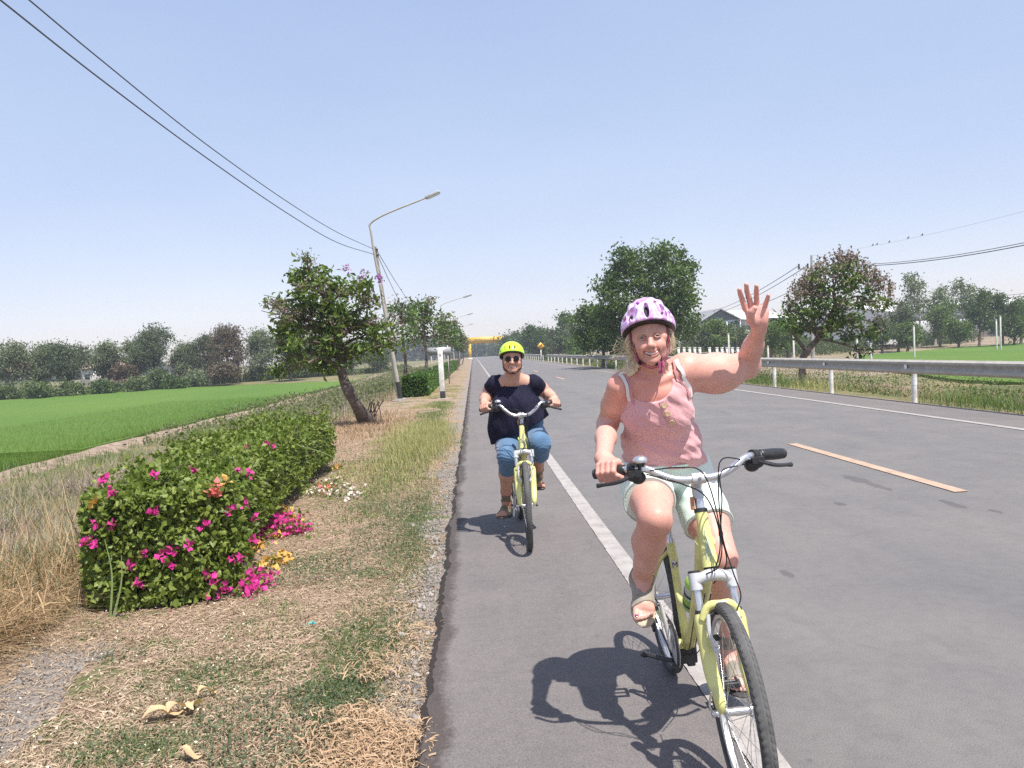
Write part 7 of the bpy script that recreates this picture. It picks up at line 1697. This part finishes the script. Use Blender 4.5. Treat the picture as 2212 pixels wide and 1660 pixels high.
    # ---- hair
    hm_ = leafless('hair_blonde', [(.56, .44, .28), (.76, .64, .45), (.86, .77, .60)])
    Hf = Field(H.w(0, 0, 0) - .2, H.w(0, 0, 0) + .2, .0045)
    Hf.ell(H.w(0, .022, .036), (.081, .090, .084), H.R, 0)
    for s in (-1, 1): Hf.chain([H.w(s * .069, .004, .050), H.w(s * .076, .014, .010), H.w(s * .077, .024, -.025), H.w(s * .070, .03, -.045)], [.012, .014, .015, .012], k=.02)
    Hf.ell(H.w(0, .05, -.02), (.075, .055, .07), H.R, .03)
    
    Hf.ell(H.w(0, -.075, -.02), (.060, .058, .085), H.R, .004, True)
    Hf.add_fn(lambda X, Y, Zz: .0035 * fbm(X * 3, Y * 3, Zz * .8, 60, 4, 2))
    hr = Hf.build('hair', hm_, t)
    rng = np.random.default_rng(5); hair_strands(t, H, hm_, rng)
    # plait over her right shoulder
    pb = [H.w(-.080, .030, -.060), P(1372, 792, 3.05), P(1358, 806, 3.04), P(1347, 812, 3.04)]
    pth = bez(pb, 18)
    for k_, p in enumerate(pth):
        d_ = nrm(pth[min(k_ + 1, len(pth) - 1)] - pth[max(k_ - 1, 0)]); s_ = (1 if k_ % 2 else -1); sd = nrm(np.cross(d_, [0, 1., 0])); Rm = np.stack([nrm(d_ + sd * s_ * .7), np.array([0, 1., 0]), nrm(np.cross(d_ + sd * s_ * .7, [0, 1., 0]))], 1)
        mb = MB() if k_ == 0 else mb; mb.ell(p + sd * s_ * .006, (.016, .011, .010), Rm, 10, 7)
    mb.build('plait', hm_, t)
    # ---- helmet
    m, nt, b = newmat('helmet_pink_camouflage'); co = coords(nt, (1.0, 1.0, .55)); f = noise(nt, 30, 2, .5, vec=co, dist=.7); f2 = noise(nt, 17, 2, .5, vec=co, dist=1.4)
    c = ramp(nt, f, [(.36, (.58, .26, .66)), (.45, (.78, .42, .80)), (.485, (.84, .62, .84)), (.50, (.86, .84, .86)), (.53, (.86, .84, .86)), (.545, (.80, .46, .82)), (.66, (.66, .34, .78))]); c = mixc(nt, ramp(nt, f2, [(.60, (0, 0, 0)), (.64, (1, 1, 1))]), c, (.66, .24, .62)); nt.links.new(c, b.inputs['Base Color']); b.inputs['Roughness'].default_value = .25; b.inputs['Coat Weight'].default_value = .6
    vents = [((0.0, -.096, .106), (.0105, .040, .040), (-.7, 0, 0)), ((-.050, -.078, .100), (.0090, .040, .034), (-.7, .35, .45)), ((.050, -.078, .100), (.0085, .040, .032), (-.7, -.35, -.45)), ((-.030, -.050, .128), (.006, .030, .014), (-.3, .2, .2)), ((.034, -.050, .130), (.005, .028, .014), (-.3, -.2, -.2)), ((-.088, -.03, .090), (.020, .034, .012), (0, .5, .2)), ((.090, -.02, .090), (.020, .034, .012), (0, -.5, -.2)), ((0, .03, .15), (.009, .034, .03), (0, 0, 0)), ((-.045, .03, .142), (.009, .034, .03), (0, .3, 0)), ((.045, .03, .142), (.009, .034, .03), (0, -.3, 0))]
    Hh, sh = helmet(t, H, m, vents, .000, .031, 5)
    p = Hh.hit(H.w(.004, -.2, .066), H.R @ np.array([0, 1., 0])); mb = MB(); mb.box(p + [0, .0, 0], (.022, .004, .009), H.R); mb.build('helmet_sticker', pm('sticker_gold', (.75, .52, .35), .4, col2=(.8, .7, .75), vs=60), sh, smooth=False)
    # straps: wide magenta webbing down her right cheek, under the chin, thin up the left
    mg = clothmat('strap_magenta', (.36, .05, .14), (.26, .03, .10), 30, 200); bk = clothmat('strap_black', (.03, .02, .03))
    HFd = F
    a = [H.w(-.076, -.030, .042), H.w(-.076, -.034, .010), H.w(-.070, -.038, -.030), H.w(-.060, -.042, -.062), H.w(-.046, -.048, -.090), H.w(-.026, -.058, -.108), H.w(.0, -.064, -.116), H.w(.026, -.060, -.112)]
    strap(t, 'chin_strap', Fh, a, .006, .0095, .0015, mg, 40)
    strap(t, 'chin_strap', Fh, [H.w(.076, -.030, .042), H.w(.074, -.036, .0), H.w(.068, -.040, -.045), H.w(.050, -.050, -.092), H.w(.030, -.060, -.108)], .006, .0045, .0013, mg, 30)
    strap(t, 'strap_slider', Fh, [H.w(-.049, -.050, -.078), H.w(-.044, -.052, -.092)], .009, .008, .003, bk, 6)
    c0 = H.w(.030, -.078, -.108); rng = np.random.default_rng(8); mb = MB()
    for k_ in range(9):
        d_ = nrm(rng.normal(size=3) + [0, -.4, 0]); q = c0 + rng.normal(size=3) * .006; mb.tube(bez([q, q + d_ * .014 + [0, 0, .004], q + d_ * .018 - [0, 0, .012]], 8), .0052, 6, flat=((d_[1], -d_[0], .3), .35))
    mb.tube(bez([c0, c0 + [.004, -.004, .014], c0 + [.018, -.004, .034]], 6), [.006, .005, .004, .0035, .001][:len(bez([c0, c0, c0], 6))], 6, flat=((0, 1, 0), .3)) if False else None
    mb.build('strap_scrunch', mg, t)
    mb = MB(); q = bez([c0 + [-.020, .004, .002], c0 + [-.004, -.004, .010], c0 + [.004, 0, .034]], 8); mb.tube(q, np.linspace(.008, .002, len(q)), 6, flat=((0, 1, 0), .3)); mb.build('strap_buckle', bk, t)
    # earring
    mb = MB(); mb.ell(H.w(.078, -.004, -.045), .0035); mb.build('earring', pm('earring', (.8, .8, .78), .2, .6), t)
    return F, H
def leafless(name, cols):
    m, nt, b = newmat(name); co = coords(nt, (1, 1, .25)); f = noise(nt, 160, 4, .7, vec=co); g = nt.nodes.new('ShaderNodeNewGeometry')
    c = ramp(nt, mth(nt, 'ADD', mth(nt, 'MULTIPLY', f, .7), mth(nt, 'MULTIPLY', g.outputs['Random Per Island'], .3)), [(.3, cols[0]), (.5, cols[1]), (.7, cols[2])]); nt.links.new(c, b.inputs['Base Color']); b.inputs['Roughness'].default_value = .5; bump(nt, b, f, .8, .004); return m
def hair_strands(t, H, m, rng):
    mb = MB()
    for s in (-1, 1):
        for k in range(420):
            a = H.w(s * rng.uniform(.062, .082), rng.uniform(-.025, .03), rng.uniform(.01, .045)); L = rng.uniform(.04, .08)
            pts = [a, a + H.R @ np.array([s * .010, .004, -L * .35]) + rng.normal(size=3) * .003, a + H.R @ np.array([s * .006, .012, -L * .7]) + rng.normal(size=3) * .007, a + H.R @ np.array([-s * .004, .02, -L]) + rng.normal(size=3) * .012]
            mb.tube(bez(pts, 9), [.0018] * 8 + [.0009] * 30 if False else np.linspace(.0010, .0005, len(bez(pts, 9))), 3, cap=False)
    for k in range(40):       # blown wisps on her right side
        a = H.w(-.082, rng.uniform(.0, .04), rng.uniform(-.07, .03)); o = np.array([-rng.uniform(.01, .055), rng.uniform(-.01, .03), rng.uniform(-.045, .02)])
        pts = [a, a + o * .5 + [0, 0, -.008] + rng.normal(size=3) * .004, a + o + rng.normal(size=3) * .01, a + o * 1.25 + [0, 0, -.02] + rng.normal(size=3) * .014]
        mb.tube(bez(pts, 9), np.linspace(.0008, .0004, len(bez(pts, 9))), 3, cap=False)
    for k in range(30):
        a = H.w(-.078, .03, -.055) + rng.normal(size=3) * .008; b = P(1352, 806, 3.03) + rng.normal(size=3) * np.array([.02, .012, .016]); mb.tube(bez([a, (a + b) / 2 + rng.normal(size=3) * .008, b], 8), .0009, 3, cap=False)
    o = mb.build('loose_hair', m, t); o['kind'] = 'stuff'
# ------------------------------------------------------------------ the woman in navy
def rider_two():
    bike, grips, ends, sp = BIKE2
    t = thing('person', (sp[0], 6.8, .9), 'woman in a navy top and blue cropped leggings riding the farther bicycle', 'person')
    yH = 6.46
    hc = P(1106, 778, yH); H = HF(*frame(hc, math.radians(-2), 0.0, math.radians(-3), 1.03))
    neckb = P(1110, 822, 6.56)
    shR, shL = P(1070, 829, 6.58), P(1154, 828, 6.58)
    gR, gL = grips[-1], grips[1]; cR = gR[0] * .5 + gR[1] * .5; cL = gL[0] * .5 + gL[1] * .5
    wrR = cR + [-.012, .07, .035]; wrL = cL + [.012, .07, .035]
    elR, elL = P(1050, 856, 6.72), P(1183, 852, 6.72)
    chest = P(1110, 862, 6.62); belly = P(1116, 900, 6.68); pel = P(1120, 935, 6.82)
    hpR, hpL = P(1100, 945, 6.82), P(1148, 945, 6.82)
    knR = P(1096, 985, 6.30); anR = P(1093, 1080, 6.62); toeR = P(1080, 1118, 6.44)
    knL = P(1166, 958, 6.28); anL = P(1162, 1022, 6.62); toeL = P(1168, 1055, 6.46)
    lo = np.array([-.10, 6.05, .04]); hi = np.array([.86, 7.05, 1.85]); h = .0062
    F = Field(lo, hi, h)
    def torso(F, g=0.):
        F.ell(chest + [0, .02, 0], np.array([.185, .125, .15]) + g, k=.03)
        for s in (-1, 1): F.ell(chest + [s * .085, -.085, -.045], np.array([.095, .075, .08]) + g, k=.04)
        F.ell(belly + [0, -.03, -.01], np.array([.225, .175, .145]) + g, k=.05)
        F.ell(pel, np.array([.215, .18, .13]) + g, k=.05)
    torso(F)
    F.cap(P(1075, 829, 6.60), P(1150, 828, 6.60), .060, .060, .05); F.cap(neckb + [0, .02, -.02], hc + [0, .02, -.04], .068, .062, .03)
    F.cap(neckb, shR, .06, .05, .05); F.cap(neckb, shL, .06, .05, .05)
    for sh, el, wr, g in ((shR, elR, wrR, gR), (shL, elL, wrL, gL)):
        F.chain([sh, sh * .5 + el * .5, el], [.058, .060, .050], k=.03); F.chain([el, el * .55 + wr * .45, wr], [.048, .044, .031], k=.03); fist(F, g, 0, wr, 1.1)
    F.chain([hpR, hpR * .5 + knR * .5, knR], [.114, .095, .068], k=.03); F.chain([knR, knR * .6 + anR * .4 + [0, .02, 0], anR * .8 + knR * .2, anR], [.064, .064, .044, .038], k=.03)
    F.chain([hpL, hpL * .5 + knL * .5, knL], [.114, .102, .078], k=.03); F.chain([knL, knL * .6 + anL * .4 + [0, .03, 0], anL * .8 + knL * .2, anL], [.068, .060, .043, .037], k=.03)
    foot(F, anR, toeR, nrm([0, .1, 1]), 1.0, side=1); foot(F, anL, toeL, nrm([0, .1, 1]), 1.0, side=-1)
    base = (.56, .335, .25); red = (.60, .29, .22)
    spots = [(shR, .12, (.58, .33, .26), .8), (shL, .12, (.58, .34, .27), .8), (elR, .1, red, .5), (anR, .25, (.44, .22, .15), .8), (anL, .25, (.44, .22, .15), .8), (hc, .13, (.52, .29, .215), .9)]
    def paint(V): return head_paint(V, limb_paint(V, base, spots), H, base, (.62, .27, .21), (.16, .09, .06), (.50, .19, .17))
    Fh = body_with_head(t, F, H, lambda f: add_head(f, H, 1.4, .9, True), paint, .152, .0032)
    head_bits(t, H, eyes=False)
    # navy cap-sleeved top, loose
    T = Field(lo + [0, .1, .6], hi - [0, 0, .2], .0055); torso(T, .010); T.chain([P(1111, 858, 6.62), P(1115, 885, 6.63), P(1120, 935, 6.66)], [.165, .205, .232], k=.06, flat=((0, 1, 0), 1.18))
    T.cap(P(1072, 830, 6.60), P(1153, 829, 6.60), .070, .070, .05)
    for sh, el in ((shR, elR), (shL, elL)): T.cap(sh, sh * .62 + el * .38, .066, .070, .04)
    T.cap(P(1085, 925, 6.62), P(1158, 912, 6.62), .11, .11, .08); T.cap(chest + [-.05, -.07, -.05], P(1095, 925, 6.56), .10, .09, .08); T.cap(chest + [.06, -.07, -.05], P(1150, 915, 6.56), .10, .09, .08)
    T.cap(P(1081, 880, 6.72), P(1084, 948, 6.74), .09, .08, .06)
    T.add_fn(lambda X, Y, Z: .008 * fbm(X * 1.6, Y, Z * .6, 34, 13, 3))
    T.cap(P(1085, 930, 6.64), P(1088, 962, 6.66), .10, .10, .05); T.ell(P(1112, 795, 6.42), (.060, .14, .098), k=.006, sub=True); T.ell(P(1110, 795, 6.6), (.085, .14, .075), k=.01, sub=True)
    for sh, el in ((shR, elR), (shL, elL)):
        ax = nrm(el - sh); b_ = nrm(np.cross(ax, [0, 1., 0])); Rm = np.stack([ax, b_, np.cross(ax, b_)], 1); T.rbox(sh * .62 + el * .38 + ax * .10 + np.array([0, 0, 0]), (.10, .075, .12), Rm, .002, .003, True)
    T.plane(P(1120, 932, 6.6), [.46, 0, -1])
    nav = clothmat('navy_cotton', (.014, .014, .035), (.009, .009, .024), 5, 200); T.build('navy_top', nav, t)
    # blue cropped leggings
    S = Field(lo + [0, 0, .3], hi - [0, 0, .8], .0055); S.ell(pel, (.240, .185, .135), k=.05); S.ell(belly + [0, -.02, -.06], (.232, .178, .12), k=.04); g = .009
    cR_ = knR * .55 + anR * .45 ; cL_ = knL * .72 + anL * .28
    cR_ = P(1096, 1018, 6.42); cL_ = P(1166, 984, 6.38)
    S.chain([hpR, hpR * .5 + knR * .5, knR, cR_], [.116 + g, .096 + g, .070 + g, .064 + g], k=.03); S.chain([hpL, hpL * .5 + knL * .5, knL, cL_], [.116 + g, .104 + g, .082 + g, .070 + g], k=.03)
    S.add_fn(lambda X, Y, Z: .0030 * np.sin(Z * 230 + 7 * fbm(X, Y, Z, 22, 2, 3)) * np.clip((.86 - Z) * 5, .1, 1) + .003 * fbm(X, Y, Z, 45, 6, 2))
    for c_, a_ in ((cR_, anR), (cL_, anL)):
        ax = nrm(a_ - c_); b_ = nrm(np.cross(ax, [0, 1., 0])); Rm = np.stack([ax, b_, np.cross(ax, b_)], 1); S.rbox(c_ + ax * .12, (.12, .12, .13), Rm, .002, .002, True)
    S.build('leggings', clothmat('denim_blue', (.095, .18, .30), (.07, .14, .24), 6, 220), t)
    ol = clothmat('sandal_olive', (.16, .14, .09), (.11, .10, .06), 20, 300); dk = pm('sandal_sole_grey', (.09, .085, .085), .7)
    sandal(t, anR, toeR, nrm([0, .1, 1]), 1., 1, ol, dk, F, h); sandal(t, anL, toeL, nrm([0, .1, 1]), 1., -1, ol, dk, F, h)
    # dark hair edge and helmet
    hr = leafless('hair_dark', [(.02, .014, .01), (.05, .032, .022), (.08, .05, .035)]); Hf = Field(hc - .17, hc + .17, .005); Hf.ell(H.w(0, .024, .036), (.082, .092, .086), H.R, 0); Hf.ell(H.w(0, .05, -.03), (.072, .05, .06), H.R, .03); Hf.ell(H.w(0, -.085, -.02), (.064, .07, .09), H.R, .004, True); Hf.build('hair', hr, t)
    lime = pm('helmet_lime', (.52, .80, .03), .35, col2=(.46, .74, .03), vs=3, coat=.4)
    vents = [((-.014, -.096, .104), (.0062, .04, .024), (-.8, 0, 0)), ((.022, -.094, .104), (.0060, .04, .024), (-.8, 0, -.2)), ((-.046, -.084, .100), (.0066, .04, .024), (-.8, .2, .4)), ((.054, -.078, .100), (.0056, .04, .020), (-.8, -.2, -.6)), ((-.088, -.03, .070), (.02, .016, .006), (0, 0, 0)), ((.088, -.03, .070), (.02, .016, .006), (0, 0, 0))]
    helmet(t, H, lime, vents, .000, .026, 0)
    bk = clothmat('strap_black2', (.012, .012, .014))
    for s in (-1, 1): strap(t, 'chin_strap', Fh, [H.w(s * .078, -.030, .035), H.w(s * .076, -.038, -.02), H.w(s * .068, -.044, -.062), H.w(s * .040, -.062, -.100), H.w(s * .004, -.074, -.114)], .005, .0042, .0014, bk, 30)
    mb = MB(); mb.box(H.w(0, -.086, -.112), (.02, .006, .016), H.R); mb.build('strap_buckle', bk, t, smooth=False, bevel=.002)
    # sunglasses
    m, nt, b = newmat('sunglass_lens'); b.inputs['Base Color'].default_value = (.008, .006, .008, 1); b.inputs['Roughness'].default_value = .12; b.inputs['Specular IOR Level'].default_value = .25
    wire_ = pm('spectacle_wire', (.12, .10, .09), .3, .8)
    gl = None; mb = MB()
    for s in (-1, 1):
        c = H.w(s * .033, -.101, .003); n = nrm(H.R @ np.array([s * .22, -1., .05])); mb.lathe(c, n, [(-.001, .0240), (.0010, .0250), (.0022, .0240), (.0035, .014), (.0038, .001)], 26)
    mb.tube([H.w(-.009, -.103, .010), H.w(0, -.107, .012), H.w(.009, -.103, .010)], .0014, 6)
    for s in (-1, 1): mb.tube([H.w(s * .056, -.096, .010), H.w(s * .076, -.060, .010), H.w(s * .082, .005, .006)], .0013, 6)
    mb.build('sunglasses', m, t)
import time as _t
rider_one(); rider_two()
def litter():
    dl = leafmat('dead_leaf', [(.50, .30, .16), (.62, .42, .24), (.70, .50, .30)], .2, .6, 20)
    def dead(u, v, L, ang, label):
        c = G(u, v, .0); c[2] = zg(c[0], c[1]) + .03; n = 9; rng = np.random.default_rng(int(u)); t = np.linspace(0, 1, n); w = .24 * L * np.sin(PI * np.clip(t, .03, .97)) ** .8; ca, sa_ = math.cos(ang), math.sin(ang)
        mid = np.stack([(t - .5) * L, .012 * np.sin(t * 7), .022 * np.sin(t * PI * 1.7) + .01], 1); rows = []
        for k in (-1, -.5, 0, .5, 1): rows.append(mid + np.stack([0 * t, k * w * (1 + .25 * rng.normal(size=n) * (abs(k) == 1)), abs(k) ** 1.5 * .28 * w * (1 + .5 * np.sin(t * 9 + k * 3))], 1))
        V = np.stack(rows, 1).reshape(-1, 3); V = V @ np.array([[ca, sa_, 0], [-sa_, ca, 0], [0, 0, 1]]) + c; i, j = np.meshgrid(np.arange(n - 1), np.arange(4), indexing='ij'); a = (i * 5 + j).ravel()
        o = link('dry_leaf', raw_mesh('dry_leaf', V, [np.stack([a, a + 1, a + 6, a + 5], 1)], dl, smooth=True)); tag(o, label, 'dead leaf', 'big dead leaves on the verge')
    dead(352, 1540, .17, .5, 'large curled dead leaf lying lowest on the verge'); dead(385, 1528, .12, 1.1, 'smaller dead leaf touching the large curled one'); dead(418, 1525, .12, 1.9, 'pale upright dead leaf in the middle of the verge'); dead(448, 1497, .10, .8, 'uppermost pale dead leaf on the near verge'); dead(408, 1633, .10, .1, 'pinkish dead leaf at the bottom frame edge')
    c = G(678, 1345, .0); c[2] = zg(c[0], c[1]) + .02; mb = MB(); rng = np.random.default_rng(1)
    V = c + rng.normal(size=(9, 3)) * np.array([.02, .02, .008]); V[:, 2] = np.maximum(V[:, 2], c[2] - .01); mb.add(V, [[0, 1, 2], [2, 3, 4], [4, 5, 0], [1, 6, 7], [7, 8, 2]]); o = mb.build('litter_scrap', pm('turquoise_plastic', (.05, .45, .42), .4), smooth=False); tag(o, 'small turquoise plastic scrap on the verge', 'litter')
    # loose stones
    gm = pm('pale_stone', (.50, .46, .42), .9, col2=(.3, .27, .25))
    for u, v, s, lab in ((900, 1470, .022, 'dark stone on the grit beside the asphalt'), (872, 1462, .02, 'small dark stone left of the other on the grit'), (925, 1440, .016, 'pale stone at the asphalt edge')):
        c = G(u, v, 0.); c[2] = zg(c[0], c[1]) + s * .4; mb = MB(); mb.ell(c, (s, s * .8, s * .6), n=9, m=6); mb.V[0] += np.random.default_rng(int(u)).normal(size=mb.V[0].shape) * s * .1; o = mb.build('stone', gm if 'pale' in lab else pm('dark_stone', (.12, .11, .11), .9), smooth=False); tag(o, lab, 'stone')
litter()
def haze():
    x0, x1, y0, y1, z0, z1 = -130, 130, -30, 380, -2.2, 15
    mb = MB(); mb.box(((x0 + x1) / 2, (y0 + y1) / 2, (z0 + z1) / 2), (x1 - x0, y1 - y0, z1 - z0)); m = bpy.data.materials.new('haze'); m.use_nodes = True; nt = m.node_tree; nt.nodes.clear(); v = nt.nodes.new('ShaderNodeVolumePrincipled'); v.inputs['Color'].default_value = (.86, .90, 1, 1); v.inputs['Density'].default_value = .0008; v.inputs['Anisotropy'].default_value = .2; o = nt.nodes.new('ShaderNodeOutputMaterial'); nt.links.new(v.outputs[0], o.inputs['Volume'])
    tag(mb.build('haze', m, smooth=False), kind='stuff')
haze()
